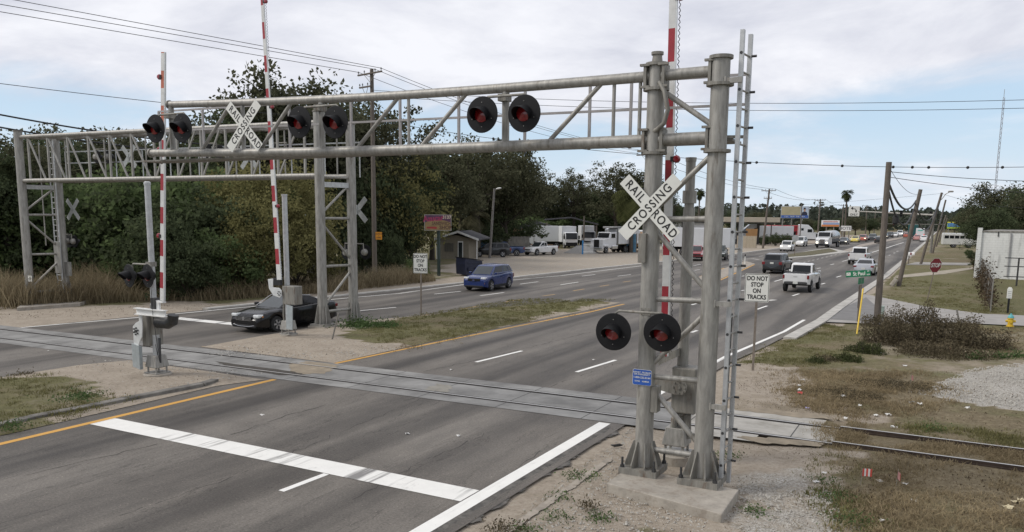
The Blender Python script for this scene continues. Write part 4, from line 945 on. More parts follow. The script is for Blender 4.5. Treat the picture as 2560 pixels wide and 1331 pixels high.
def car(name, label, cat, xy, heading, kind, paint, lod=0, group=None, lights=False, H=None, mods=None):
    S = dict(SPEC[kind]); S.update(mods or {}); L_, W_, H_ = S['L'], S['W'], H or S['H']; hw = W_ / 2; R_ = S['R']; Ra = R_ * 1.17
    t = thing(name, label, cat, (xy[0], xy[1], .006), heading, group)
    ns = 44 if lod == 0 else 26
    xs = sorted(list(np.linspace(-L_ / 2, L_ / 2, ns)) + [a + s * (Ra + e) for a in S['ax'] for s in (-1, 1) for e in (-.004, .004)])
    def half(x):
        q = abs(x) / (L_ / 2); return hw * (1 - .05 * q ** 4 - .10 * max(0, (q - .86) / .14) ** 2)
    def zb(x):
        z = S['sill'] + .08 * max(0, (abs(x) / (L_ / 2) - .8) / .2)
        for a in S['ax']:
            d = abs(x - a)
            if d < Ra: z = max(z, R_ + math.sqrt(Ra * Ra - d * d))
        return z
    def sect(x):
        w_, b, tp = half(x), zb(x), itp(S['deck'], x); b = min(b, tp - .12); m_ = b + (tp - b) * .55
        return [(0, b), (w_ * .90, b), (w_ * .975, b + .03), (w_ * .995, m_), (w_, tp - .16 if tp - .16 > m_ else m_ + .02), (w_ * .97, tp - .055), (w_ * .90, tp - .012), (w_ * .55, tp + .008), (0, tp + .015)]
    bm = nbm(); pr = None
    for x in xs:
        h = sect(x); q = [bm.verts.new((x, y, z)) for y, z in h] + [bm.verts.new((x, -y, z)) for y, z in h[-2:0:-1]]
        if pr:
            for i in range(len(q)): bm.faces.new((pr[i], pr[(i + 1) % len(q)], q[(i + 1) % len(q)], q[i]))
        else: bm.faces.new(q[::-1])
        pr = q
    bm.faces.new(pr); body = ob('body', bm, paint, t, smooth=True, ang=38)
    bm = nbm(); box(bm, -L_ / 2 + .25, L_ / 2 - .25, -hw * .80, hw * .80, S['sill'] - .02, .78); ob('underbody', bm, trim, body)
    # cabin
    x0, x1, x2, x3 = S['gh']; bf, br = S['belt']; wb, wt = hw * .93, hw * S['wr'] / .72 * .72 if False else S['wr']
    wt = min(wt, hw * .86)
    kw = .93 if kind in ('pickup', 'longpickup') else 1.0
    low = [(x0, wb * .9 * kw, bf), (x3, wb * .92 * kw, br)]; top = [(x1, wt, H_ - .06), (x2, wt, H_ - .07)]; cr = [(x1 - .18, wt * .8, H_ - .012), (x2 + .15, wt * .8, H_ - .02)]
    bm = nbm(); rings = []
    xm = (x1 + x2) / 2
    for (xa, ya, za), (xb, yb, zb_) in ((low[0], low[1]), (top[0], top[1]), (cr[0], cr[1])):
        mid = (xa + xb) / 2; f = 1.03 if za > 1.2 else 1.06; zc = (za + zb_) / 2 + (.02 if za > 1.2 else -.0)
        rings.append([bm.verts.new(p) for p in ((xa, ya, za - .02), (mid, ya * f, zc), (xb, yb, zb_ - .02), (xb, -yb, zb_ - .02), (mid, -ya * f, zc), (xa, -ya, za - .02))])
    for a, b in zip(rings, rings[1:]):
        for i in range(6): bm.faces.new((a[i], a[(i + 1) % 6], b[(i + 1) % 6], b[i]))
    bm.faces.new(rings[-1]); bm.faces.new(rings[0][::-1])
    P = [[V(v.co) for v in r] for r in rings]
    cab = ob('cabin', bm, paint, body, smooth=True, bevel=.035 if lod == 0 else .0, seg=2, ang=30)
    def pane(nm, a, b, c, d, u0, u1, v0, v1, m_):
        """a,b lower corners, c,d upper corners above b,a"""
        f = lambda u, v: a.lerp(b, u).lerp(d.lerp(c, u), v)
        q = [f(u0, v0), f(u1, v0), f(u1, v1), f(u0, v1)]; n_ = (q[1] - q[0]).cross(q[3] - q[0]).normalized(); ctr = (q[0] + q[2]) / 2
        if n_.dot(ctr - V((xm, 0, bf))) < 0: n_ = -n_
        bm = nbm(); A = [bm.verts.new(p + n_ * .012) for p in q]; B = [bm.verts.new(p - n_ * .02) for p in q]; bm.faces.new(A); bm.faces.new(B[::-1])
        for i in range(4): bm.faces.new((A[i], B[i], B[(i + 1) % 4], A[(i + 1) % 4]))
        return ob(nm, bm, m_, t)
    r0, r1 = P[0], P[1]
    pane('windscreen', r0[5], r0[0], r1[0], r1[5], .06, .94, .08, .93, S.get('wsm', glass_sky))
    pane('rear_window', r0[2], r0[3], r1[3], r1[2], .08, .92, .18 if kind not in ('pickup', 'longpickup') else .14, .88, glass)
    nw = S.get('win', 2)
    for s in (0, 1):
        A = (r0[0], r0[1], r1[1], r1[0]) if s == 0 else (r0[5], r0[4], r1[4], r1[5]); B = (r0[1], r0[2], r1[2], r1[1]) if s == 0 else (r0[4], r0[3], r1[3], r1[4])
        if kind in ('pickup', 'longpickup'):
            pane('side_window', *A, .16, .97, .15, .88, glass); pane('side_window', *B, .08, .78, .15, .88, glass)
        else:
            pane('side_window', *A, .16, .97, .16, .90, glass)
            if kind in ('suv', 'bigsuv', 'box'): pane('side_window', *B, .03, .52, .15, .90, glass); pane('side_window', *B, .58, .90, .15, .88, glass)
            else: pane('side_window', *B, .03, .82, .16, .88, glass)
    if kind in ('suv', 'bigsuv') and lod == 0:
        for s in (-1, 1): ob('sill_trim', box(nbm(), S['ax'][0] + Ra + .02, S['ax'][1] - Ra - .02, s * (hw - .05), s * (hw + .012), S['sill'] - .02, S['sill'] + .17), trim, t, bevel=.02)
    if kind in ('pickup', 'longpickup'):
        zr_ = itp(S['deck'], -1.6); bm = nbm(); box(bm, -L_ / 2 + .16, x3 - .12, -hw * .74, hw * .74, zr_ + .012, zr_ + .022); ob('bed_liner', bm, trim if not S.get('cover') else paint, t)
        ob('tailgate', box(nbm(), -L_ / 2 - .022, -L_ / 2 + .05, -hw * .72, hw * .72, S['sill'] + .26, zr_ - .03), paint, t, bevel=.015)
    if lod == 0:
        # doors: the body side, a few millimetres proud, seams between
        xa = x0 - .05; xb = x3 + .42 if kind not in ('pickup', 'longpickup') else x3 + .1; mid = (xa + xb) / 2
        for s in (1, -1):
            for d0, d1 in (((mid + .012, xa), (xb, mid - .012)) if kind not in ('pickup', 'longpickup') else ((xb + .45, xa), (xb + .02, xb + .43))):
                bm = nbm(); pr = None
                for x in np.linspace(d0, d1, 10):
                    h = sect(x); zmin = max(S['sill'] + .12, zb(x) + .05); q = []
                    ws = [(y, z) for y, z in h[2:6]]; lo = ws[0][1]
                    for k in range(6):
                        z = zmin + (itp(S['deck'], x) - .05 - zmin) * k / 5; y = itp(sorted([(zz, yy) for yy, zz in h[1:6]]), z) + .007; q.append(bm.verts.new((x, s * y, z)))
                    if pr:
                        for k in range(5): bm.faces.new((pr[k], pr[k + 1], q[k + 1], q[k]))
                    pr = q
                dr = ob('door', bm, paint, t, smooth=True)
                bm = nbm(); xh = d0 + .16; box(bm, xh, xh + .2, s * (half(xh) - .0) - .005 * s, s * (half(xh) + .03), itp(S['deck'], xh) - .2, itp(S['deck'], xh) - .165); ob('handle', bm, S.get('handle', trim if paint is not black else chrome), dr)
    for x in S['ax']:
        for s in (-1, 1): wheel(t, x, s * (hw - .10), R_, .23, lod, True)
    # front
    xf = L_ / 2; zf = itp(S['deck'], xf - .06); gz = S.get('grille_z', zf - .02); hz = S.get('lamp_z', itp(S['deck'], xf - .2) - .10)
    if lod < 2:
        gr = ob('grille', box(nbm(), xf - .22, xf + .012, -hw * .50, hw * .50, gz - .16, gz + .02), trim, t, bevel=.02)
        if lod == 0:
            bm = nbm()
            for k in range(3): box(bm, xf - .05, xf + .022, -hw * .50, hw * .50, gz - .145 + .055 * k, gz - .13 + .055 * k)
            ob('grille_bars', bm, S.get('bars', chrome), gr)
        ob('bumper', box(nbm(), xf - .3, xf + .02, -hw * .78, hw * .78, S['sill'] + .02, S['sill'] + .17), S.get('bump', trim), t, bevel=.05)
    for s in (-1, 1):
        h1 = ob('headlight', box(nbm(), xf - .42, xf - .055, s * hw * .52, s * hw * .90, hz - .085, hz + .055), lampon if lights else lampw, t, bevel=.045)
        if lod == 0: ob('indicator', box(nbm(), xf - .46, xf - .24, s * hw * .80, s * (hw * .945), hz - .07, hz - .01), amber, h1, bevel=.02)
        mz = bf + .10
        bm = nbm(); box(bm, x0 - .42, x0 - .26, s * (hw - .02), s * (hw + .17), mz - .06, mz + .07); ob('mirror', bm, paint if lod == 0 else trim, t, bevel=.03 if lod == 0 else 0)
        rz_ = itp(S['deck'], -L_ / 2 + .1) - .16
        ob('taillight', box(nbm(), -xf - .012, -xf + .2, s * hw * (.78 if kind[-2:] == 'up' else .64), s * hw * .935, rz_ - (.20 if kind[-2:] == 'up' or 'suv' in kind else .08), rz_ + .08), tail, t, bevel=.03)
    if lod < 2:
        ob('rear_bumper', box(nbm(), -xf - .05, -xf + .2, -hw * .82, hw * .82, S['sill'] + .06, S['sill'] + .24), S.get('rbump', trim), t, bevel=.04)
        ob('number_plate', box(nbm(), -xf - .06, -xf + .1, -.16, .16, S['sill'] + S.get('pl', .42), S['sill'] + S.get('pl', .42) + .16), plate_m, t)
    return t
def emblem_ring(t, x, z, r):
    bm = nbm(); T = basis((x, 0, z), (0, 1, 0), (0, 0, 1)); lathe(bm, [(r, 0), (r, .012), (r * .84, .012), (r * .84, 0)], T, 20)
    e = ob('emblem', bm, chrome, t); bm = nbm()
    for a, b in (((-.55, .62), (0, -.02)), ((.55, .62), (0, -.02)), ((-.78, .28), (-.36, -.72)), ((-.36, -.72), (0, -.02)), ((0, -.02), (.36, -.72)), ((.36, -.72), (.78, .28))):
        p, q = T @ V((a[0] * r, a[1] * r, .006)), T @ V((b[0] * r, b[1] * r, .006)); bar(bm, p, q, r * .17, .01)
    ob('monogram', bm, chrome, e); return e
def emblem_oval(t, x, z, r):
    bm = nbm(); T = basis((x, 0, z), (0, 1, 0), (0, 0, 1)); P = [(r * math.cos(a), r * .42 * math.sin(a)) for a in np.linspace(0, 2 * math.pi, 20, endpoint=False)]
    prism(bm, P, T, .012); e = ob('emblem', bm, chrome, t); prism(b2 := nbm(), [(a * .86, b * .8) for a, b in P], T, .016, .012); ob('emblem_field', b2, M('emblem_blue', (.01, .03, .16), .3), e); return e
A90, TOW = rad(90), rad(-90)
p_black = M('black_car_paint', (.005, .005, .006), .22, 0, .06, 1.5, coat=.25, spec=.3); p_blue = M('blue_car_paint', (.003, .020, .115), .25, .1, .06, 1.5, coat=.5); p_white = paint_m('white_car_paint', (.66, .66, .65))
p_dgrey = paint_m('charcoal_car_paint', (.022, .024, .026), .3); p_silver = paint_m('silver_car_paint', (.40, .41, .43), .5); p_red = paint_m('red_car_paint', (.22, .012, .018)); p_yel = paint_m('yellow_car_paint', (.62, .50, .09)); p_or = paint_m('orange_car_paint', (.35, .07, .03)); p_navy = paint_m('navy_car_paint', (.018, .045, .13), .2)
p_green = paint_m('green_truck_paint', (.01, .10, .10)); p_pink = paint_m('rose_car_paint', (.45, .22, .2))
c = car('sedan', 'black four door sedan waiting behind the grey gate mechanism in the far lanes', 'car', (-25.86, 26.45), rad(-91.5), 'sedan', p_black, mods=dict(wsm=glass_sky, grille_z=.68, lamp_z=.74))
emblem_ring(c, 2.452, .62, .075)
bm = nbm(); pipe(bm, [(2.44, -.62, .35), (2.45, -.3, .29), (2.45, .3, .29), (2.44, .62, .35)], .012, 6); ob('bumper_trim', bm, chrome, c)
bm = nbm()
for s in (-1, 1): pipe(bm, [(1.0, s * .80, 1.0), (.25, s * .665, 1.415), (-.35, s * .68, 1.455), (-.85, s * .655, 1.40), (-1.45, s * .77, 1.09)], .012, 6)
ob('window_trim', bm, chrome, c)
c = car('suv', 'bright blue compact suv driving towards the crossing on the far carriageway', 'suv', (-27.75, 47.9), rad(-87.5), 'suv', p_blue, mods=dict(L=4.42, W=1.84, H=1.72, grille_z=.84, lamp_z=.90, bars=trim))
emblem_oval(c, 2.275, .76, .10)
for s in (-1, 1): ob('fog_lamp', box(nbm(), 2.02, 2.2, s * .66, s * .80, .50, .60), amber if s > 0 else trim, c, bevel=.03)
car('suv', 'dark grey boxy suv seen from behind, driving away left of the white pickups', 'suv', (-13.9, 78.6), rad(88), 'bigsuv', p_dgrey, mods=dict(pl=.62, W=1.94, H=1.86))
c = car('pickup_truck', 'white lifted pickup with black rear window driving away, nearest of the white trucks', 'pickup', (-8.85, 60.0), rad(89), 'pickup', p_white, H=1.95, mods=dict(R=.42, sill=.52, W=1.86, deck=[(-2.68, 1.30), (-2.6, 1.31), (-.6, 1.31), (-.5, 1.26), (1.1, 1.22), (1.6, 1.19), (2.35, 1.1), (2.58, 1.0), (2.68, .8)], belt=(1.22, 1.26), rbump=steel_dark, pl=.1))
text('lettering', 'FORD', .10, M('grey_lettering', (.25, .25, .25)), c, basis((-2.70, .02, 1.1), (0, -1, 0), (0, 0, 1)), .002, world=False)
car('pickup_truck', 'white full size pickup driving away ahead of the silver sedan', 'pickup', (-8.7, 101.0), rad(89), 'longpickup', p_white, lod=0, mods=dict(pl=.12, rbump=chrome))
car('sedan', 'silver sedan with red tail lamps half hidden behind the street name sign', 'car', (-6.4, 81.4), rad(89), 'sedan', p_silver, lod=0, mods=dict(pl=.35))
def park(front, rear, wb, side_px=0):
    """pose of a vehicle from the photo positions of two wheels on its near side"""
    a, b = G(*front), G(*rear); m_ = (a + b) / 2; dist = m_.length; sg = m_.normalized(); rt = V((sg.y, -sg.x, 0))
    lat = (a - b).dot(rt); s = max(-1, min(1, lat / wb)); f = rt * s - sg * math.sqrt(max(0, 1 - s * s)); nl = V((-f.y, f.x, 0)); nl = nl if nl.dot(sg) > 0 else -nl
    return m_ + nl * .82, math.atan2(f.y, f.x)
m_, h_ = park((1198, 643), (1258, 644), 2.95); car('suv', 'dark grey suv parked sideways beside the lamp post on the sandy lot', 'suv', m_.xy, h_, 'bigsuv', p_dgrey, mods=dict(W=1.9, H=1.80))
m2 = m_ + V((math.cos(h_), math.sin(h_), 0)) * -5.0 + V((-.3, 1.6, 0)); m2, h2 = G(1283, 641), h_; car('pickup_truck', 'blue pickup with its bed showing behind the parked dark suv', 'pickup', (m2.x - 1.6, m2.y + .4), h2, 'pickup', p_navy, lod=1)
m_, h_ = park((1342, 640), (1383, 637), 3.3); car('pickup_truck', 'white extended cab pickup parked on the sandy lot', 'pickup', m_.xy, h_, 'pickup', p_white, mods=dict(bump=chrome))
m_, h_ = park((1757, 651), (1800, 640), 3.2); g_ = G(1738, 652); car('pickup_truck', 'red pickup facing the camera beyond the gantry tower, before the white trailer', 'pickup', (g_.x - .4, g_.y + 1.5), rad(-72), 'pickup', p_red, lod=1)
g_ = G(1808, 651); car('pickup_truck', 'dark green pickup partly hidden behind the ladder of the gantry', 'pickup', (g_.x - .9, g_.y + 1.5), rad(-80), 'pickup', M('dark_green_paint', (.02, .03, .022), .4, .2, .1, 2, coat=.6), lod=1)
FAR = [(1963, 628.5, 'box', p_white, 'white boxy hatchback with lit lamps leading the oncoming cars', 1), (1996, 617, 'bigsuv', p_white, 'white suv with black front behind the white boxy hatchback', 1),
 (2106, 612, 'sedan', p_dgrey, 'dark sedan coming on right behind the tanker truck', 1), (2136, 606.5, 'hatch', p_yel, 'pale yellow compact car among the oncoming traffic', 0), (2154.7, 604.5, 'suv', p_or, 'orange red suv with lamps on behind the yellow car', 1),
 (2179, 602, 'suv', p_dgrey, 'black suv behind the orange red suv in the oncoming queue', 0), (2210, 597, 'sedan', p_dgrey, 'dark sedan with lit lamps just right of the nearest utility pole', 1), (2223, 594.5, 'suv', p_dgrey, 'dark suv far down the oncoming queue', 0),
 (2236, 593, 'sedan', p_white, 'white car far down the oncoming queue', 0), (2249, 590.5, 'bigsuv', p_white, 'white tall four by four near the end of the oncoming queue', 1)]
for x, y, k, p, lb, on in FAR:
    g_ = G(x, y); car('car' if k != 'bigsuv' and k != 'suv' else 'suv', lb, 'car', (g_.x, g_.y + 2), rad(-91), k, p, lod=2, group='cars coming towards the crossing', lights=bool(on))
for x, y, k, p, lb in ((2196, 609, 'hatch', p_dgrey, 'dark small car behind the nearest utility pole, driving away'), (2266, 595, 'sedan', p_or, 'orange car driving away left of the green truck'), (2292, 602, 'sedan', p_pink, 'rose coloured sedan driving away below the white van'), (2309, 604.5, 'sedan', p_white, 'white sedan driving away near the right kerb')):
    g_ = G(x, y); car('car', lb, 'car', (g_.x, g_.y + 2), rad(90), k, p, lod=2, group='cars driving away from the crossing')
# ---- trucks
def bx(nm, t, d, m_, bev=.03, lab=None): return ob(nm, box(nbm(), *d), m_, t, bevel=bev, label=lab)
def axle(t, xs, hw, R_, w_=.28, lod=1):
    for x in xs:
        for s in (-1, 1): wheel(t, x, s * hw, R_, w_, lod)
w_truck = paint_m('white_truck_paint', (.64, .65, .66)); w_box = M('white_box_panel', (.60, .61, .62), .55, 0, .06, .8)
def prof(nm, t, P, hw, m_, bev=.05):   # side profile extruded across the width
    T = basis((0, hw, 0), (1, 0, 0), (0, 0, 1)); return ob(nm, prism(nbm(), P, T, 2 * hw), m_, t, bevel=bev)
def truck_face(t, x, hw, z0, z1, lit=False, grille=chrome, wz=None):
    g_ = bx('grille', t, (x - .05, x + .03, -hw * .42, hw * .42, z0, z1), grille, .04)
    bm = nbm()
    for k in range(7): y = -hw * .36 + hw * .72 * k / 6; box(bm, x + .028, x + .04, y - .02, y + .02, z0 + .05, z1 - .05)
    ob('grille_bars', bm, trim, g_)
    for s in (-1, 1): bx('headlight', t, (x - .25, x + .01, s * hw * .58, s * hw * .90, z0 + .06, z0 + .34), lampon if lit else lampw, .05)
# tanker
g_ = G(2056, 620.5); t = thing('tanker_truck', 'white tanker truck with polished tank coming towards the crossing', 'truck', (g_.x + .2, g_.y + 4.5, 0), rad(-95))
prof('cab', t, [(1.4, .5), (4.3, .5), (4.35, 1.5), (4.2, 1.75), (2.9, 2.0), (2.45, 2.85), (1.4, 2.9)], 1.12, w_truck, .1)
prof('windscreen', t, [(2.92, 2.03), (2.96, 2.02), (2.52, 2.78), (2.47, 2.78)], .98, glass, .0)
for s in (-1, 1): bx('side_window', t, (1.75, 2.5, s * 1.10, s * 1.135, 2.05, 2.65), glass, 0); bx('mirror', t, (2.75, 2.9, s * 1.2, s * 1.42, 1.9, 2.5), trim)
truck_face(t, 4.34, 1.12, .75, 1.55, True); bx('bumper', t, (4.1, 4.5, -1.15, 1.15, .38, .72), trim)
ob('tank', lathe(nbm(), [(.2, 0), (.95, .15), (1.05, .35), (1.05, 6.6), (.95, 6.8), (.2, 6.95)], Matrix.Translation((-6.1, 0, 2.0)) @ Matrix.Rotation(rad(90), 4, 'Y') , 24), M('tank_steel', (.42, .43, .43), .25, .7, .12, 2), t, smooth=True)
bx('chassis', t, (-6.1, 3.0, -.5, .5, .6, .95), trim); bx('tank_skirt', t, (-5.8, .8, -1.08, 1.08, 1.0, 1.45), steel_dark); axle(t, (3.3, -3.6, -4.9), .98, .5)
# box truck
g_ = G(1418, 622); t = thing('box_truck', 'white box truck parked at the back of the sandy lot facing the camera', 'truck', (g_.x - 1.2, g_.y + 2.6, 0), rad(-52))
bx('cargo_box', t, (-4.2, 1.1, -1.2, 1.2, 1.0, 3.55), w_box, .03); prof('cab', t, [(1.2, .55), (3.0, .55), (3.05, 1.5), (2.75, 2.55), (2.3, 2.65), (1.2, 2.65)], 1.02, w_truck, .08)
prof('windscreen', t, [(3.07, 1.5), (3.1, 1.5), (2.82, 2.5), (2.76, 2.5)], .92, glass, 0); bx('front_panel', t, (3.0, 3.08, -.95, .95, .55, .98), trim); bx('bumper', t, (2.9, 3.2, -1.05, 1.05, .4, .62), trim)
for s in (-1, 1): bx('headlight', t, (2.98, 3.1, s * .6, s * .9, 1.0, 1.2), lampw, .03); bx('side_window', t, (1.7, 2.6, s * 1.0, s * 1.035, 1.6, 2.35), glass, 0); bx('mirror', t, (2.9, 3.05, s * 1.1, s * 1.35, 1.5, 2.1), trim)
bx('chassis', t, (-4.1, 2.8, -.45, .45, .5, .98), trim); axle(t, (2.1, -2.6), .92, .44)
t2 = dup(t, tuple(at(1466, 142)), rad(-60), 'second white box truck standing behind the white picket gate'); t3 = dup(t, tuple(at(1350, 134)), rad(-150), 'white box truck parked deep under the trees behind the white pickup')
# dump truck
g_ = G(1502, 634); t = thing('dump_truck', 'white dump truck with big black grille and stacks parked by the white gate', 'truck', (g_.x + .3, g_.y + 3.6, 0), rad(-102))
prof('cab', t, [(.5, .75), (4.0, .75), (4.05, 1.95), (2.4, 2.15), (2.1, 2.95), (.5, 3.0)], 1.05, w_truck, .07); prof('windscreen', t, [(2.42, 2.2), (2.46, 2.2), (2.18, 2.85), (2.12, 2.85)], .92, glass, 0)
truck_face(t, 4.05, 1.05, .85, 1.95, False, M('dark_grille', (.05, .05, .05), .4, .6)); bx('bumper', t, (3.95, 4.4, -1.2, 1.2, .4, .75), chrome)
for s in (-1, 1):
    bx('side_window', t, (.9, 1.9, s * 1.03, s * 1.065, 2.15, 2.75), glass, 0); bx('fender', t, (2.7, 3.9, s * .98, s * 1.28, .95, 1.25), w_truck, .1); tube(b2 := nbm(), (.35, s * 1.1, 1.0), (.35, s * 1.1, 3.6), .09, n=10); ob('exhaust_stack', b2, chrome, t, smooth=True)
bx('fuel_tank', t, (.4, 1.9, -1.25, -.75, .55, 1.1), chrome, .1); bx('fuel_tank', t, (.4, 1.9, .75, 1.25, .55, 1.1), chrome, .1)
prof('dump_body', t, [(-5.6, 1.25), (.2, 1.25), (.2, 3.35), (-.4, 3.5), (-5.0, 3.4), (-5.6, 2.9)], 1.25, w_truck, .05); bx('tarp_roll', t, (-4.8, 1.3, -.9, .9, 3.5, 3.75), M('grey_tarp', (.3, .3, .3), .8), .1)
b_ = bx('side_panel', t, (-5.2, -1.2, -1.262, -1.252, 1.6, 2.9), w_box, 0); text('lettering', 'HAULING', .55, M('blue_letter', (.03, .10, .4)), t, basis((-2.6, 1.262, 2.4), (-1, 0, 0), (0, 0, 1)), .01, world=False)
bx('chassis', t, (-5.5, 3.6, -.5, .5, .7, 1.1), trim); axle(t, (3.2, -1.9, -3.1, -4.3), 1.0, .52)
# school bus
def bus(name, label, xy, h, m_, L_, H_, lab_m, roof_m, stripes=True):
    t = thing(name, label, 'bus', (xy[0], xy[1], 0), h); hw = 1.2
    bd = bx('body', t, (-L_ / 2, L_ / 2, -hw, hw, .55, H_ - .15), m_, .15); bx('roof', t, (-L_ / 2 + .05, L_ / 2 - .05, -hw + .08, hw - .08, H_ - .2, H_), roof_m, .1)
    bx('windscreen', t, (L_ / 2 - .02, L_ / 2 + .03, -hw * .85, hw * .85, 1.75, H_ - .4), glass, .02); n = int(L_ / .85)
    for s in (-1, 1):
        for k in range(n): x = -L_ / 2 + .35 + k * (L_ - .7) / n; bx('window', t, (x, x + (L_ - .7) / n - .14, s * (hw - .02), s * (hw + .02), 1.75, H_ - .45), glass, 0)
        if stripes:
            for z in (1.15, 1.5): bx('rub_rail', t, (-L_ / 2 + .1, L_ / 2 - .1, s * (hw - .01), s * (hw + .03), z, z + .08), trim, 0)
        bx('headlight', t, (L_ / 2 - .1, L_ / 2 + .03, s * .7, s * 1.0, .9, 1.15), lampw, .04); bx('mirror', t, (L_ / 2 - .05, L_ / 2 + .2, s * 1.25, s * 1.4, 1.8, 2.3), trim)
    bx('bumper', t, (L_ / 2 - .1, L_ / 2 + .15, -1.15, 1.15, .45, .75), trim); axle(t, (L_ / 2 - 1.4, -L_ / 2 + 2.0), 1.05, .46); return t
g_ = at(1601, 126); bus('school_bus', 'yellow school bus parked behind the foreground gantry tower', (g_.x, g_.y), rad(-86), M('school_bus_yellow', (.60, .26, .02), .4, 0, .06, 2, coat=.5), 9.5, 3.1, None, white_paint)
g_ = at(2385, 172); bus('bus', 'pale shuttle bus parked across the grass on the right', (g_.x + .3, g_.y + 2), rad(5), M('cream_bus', (.52, .52, .49), .45, 0, .1, 1), 5.9, 2.75, None, w_box, False)
def semi(label, xy, h, trailer=False):
    t = thing('semi_truck', label, 'truck', (xy[0], xy[1], 0), h)
    prof('cab', t, [(-1.6, .9), (3.3, .9), (3.35, 1.9), (3.0, 2.1), (1.5, 2.35), (1.0, 3.2), (.2, 3.9), (-1.5, 4.0), (-1.6, 3.9)], 1.2, w_truck, .12); prof('windscreen', t, [(1.54, 2.4), (1.58, 2.4), (1.1, 3.1), (1.05, 3.1)], 1.0, glass, 0)
    for s in (-1, 1): bx('side_window', t, (.1, 1.0, s * 1.18, s * 1.215, 2.35, 3.0), glass, 0); bx('sleeper_window', t, (-1.2, -.7, s * 1.18, s * 1.215, 2.7, 3.2), glass, 0); bx('mirror', t, (1.3, 1.4, s * 1.25, s * 1.5, 2.3, 2.9), trim)
    truck_face(t, 3.35, 1.2, 1.0, 1.85); bx('bumper', t, (3.2, 3.6, -1.2, 1.2, .4, .9), w_truck); bx('chassis', t, (-4.0, 3.2, -.5, .5, .7, 1.0), trim); axle(t, (2.6, -2.4, -3.6), .98, .5); return t
def trailer(label, xy, h, L_=13, H_=4.0):
    t = thing('trailer', label, 'trailer', (xy[0], xy[1], 0), h); bx('trailer_box', t, (-L_ / 2, L_ / 2, -1.25, 1.25, 1.2, H_), w_box, .03); bx('chassis', t, (-L_ / 2, L_ / 2 - 1, -.5, .5, .8, 1.2), trim)
    for s in (-1, 1): bx('landing_leg', t, (L_ / 2 - 3.1, L_ / 2 - 2.9, s * .8, s * .95, 0, 1.2), steel_dark, 0)
    axle(t, (-L_ / 2 + 1.5, -L_ / 2 + 2.8), 1.0, .5); return t
g_ = at(1742, 112); trailer('long white box trailer parked behind the gantry tower near the red pickup', (g_.x, g_.y), rad(12), 9.5, 3.75)
g_ = at(1925, 178); trailer('white box trailer parked beyond the wooden fence by the canopy', (g_.x, g_.y), rad(30), 8, 3.6)
g_ = at(1862, 172); semi('white semi tractor parked under the canopy beside the white trailer', (g_.x + .5, g_.y), rad(200))
g_ = at(2008, 182); semi('white sleeper semi tractor parked by the red building', (g_.x, g_.y), rad(16))
g_ = G(2281, 597); t = thing('box_truck', 'green box truck driving away towards the distant signals', 'truck', (g_.x, g_.y + 3, 0), A90)
bx('cargo_box', t, (-3.5, 2.0, -1.25, 1.25, 1.0, 3.9), p_green, .05); prof('cab', t, [(2.1, .6), (3.9, .6), (3.9, 1.6), (3.3, 2.7), (2.1, 2.7)], 1.1, w_truck); bx('bumper', t, (-3.65, -3.4, -1.2, 1.2, .5, .75), trim); bx('rear_door', t, (-3.54, -3.5, -1.1, 1.1, 1.2, 3.7), M('dark_green_door', (.008, .07, .07), .4), 0); axle(t, (3.0, -2.2), 1.0, .48)
g_ = G(2299, 599.5); t = thing('van', 'white box van driving away in the right lane', 'van', (g_.x, g_.y + 3, 0), A90)
bx('cargo_box', t, (-2.8, 1.2, -1.05, 1.05, .7, 3.0), w_truck, .06); prof('cab', t, [(1.25, .5), (3.0, .5), (2.9, 1.2), (2.1, 1.4), (1.7, 2.1), (1.25, 2.15)], .98, w_truck); bx('bumper', t, (-2.95, -2.7, -1.0, 1.0, .45, .7), trim); bx('teal_band', t, (-2.83, -2.79, -.6, .6, 2.3, 2.6), M('teal_mark', (.15, .45, .4), .5), 0); axle(t, (2.2, -1.7), .9, .38)
for s in (-1, 1): bx('taillight', t, (-2.84, -2.79, s * .85, s * 1.0, 1.0, 1.5), tail_on, 0)
# ================================================================ SIGNS AND SMALL THINGS
wood_l = M('grey_board', (.20, .19, .17), .9, 0, .25, 3, .3, stretch=(1, 1, .4)); tan_b = M('tan_board', (.42, .36, .27), .85, 0, .15, 2, .2, stretch=(4, 4, .3))
post_m = M('sign_post_steel', (.20, .17, .14), .6, .4, .25, 8)
def plate_sign(t, T, w_, h_, lines, size, border=True, lsp=1.0, sx=.95, bold=.006, name='sign_panel', m=None, ink_m=None, r_=.04):
    p = ob(name, prism(nbm(), rrect(w_, h_, r_), T, .004), m or white_sign, t, world=True)
    bk = ob('sign_back', prism(nbm(), rrect(w_ * .99, h_ * .99, r_), T, -.001, -.004), sign_back, p, world=True)
    if border:
        bm = nbm(); o_, i_ = rrect(w_ - .03, h_ - .03, r_), rrect(w_ - .06, h_ - .06, r_ * .7); A = [bm.verts.new(T @ V((x, y, .0065))) for x, y in o_]; B = [bm.verts.new(T @ V((x, y, .0065))) for x, y in i_]
        for i in range(len(A)): bm.faces.new((A[i], A[(i + 1) % len(A)], B[(i + 1) % len(A)], B[i]))
        ob('border', bm, ink_m or ink, p, world=True)
    text('lettering', lines, size, ink_m or ink, p, T @ Matrix.Translation((0, 0, .006)), bold, sx=sx, lsp=lsp); return p
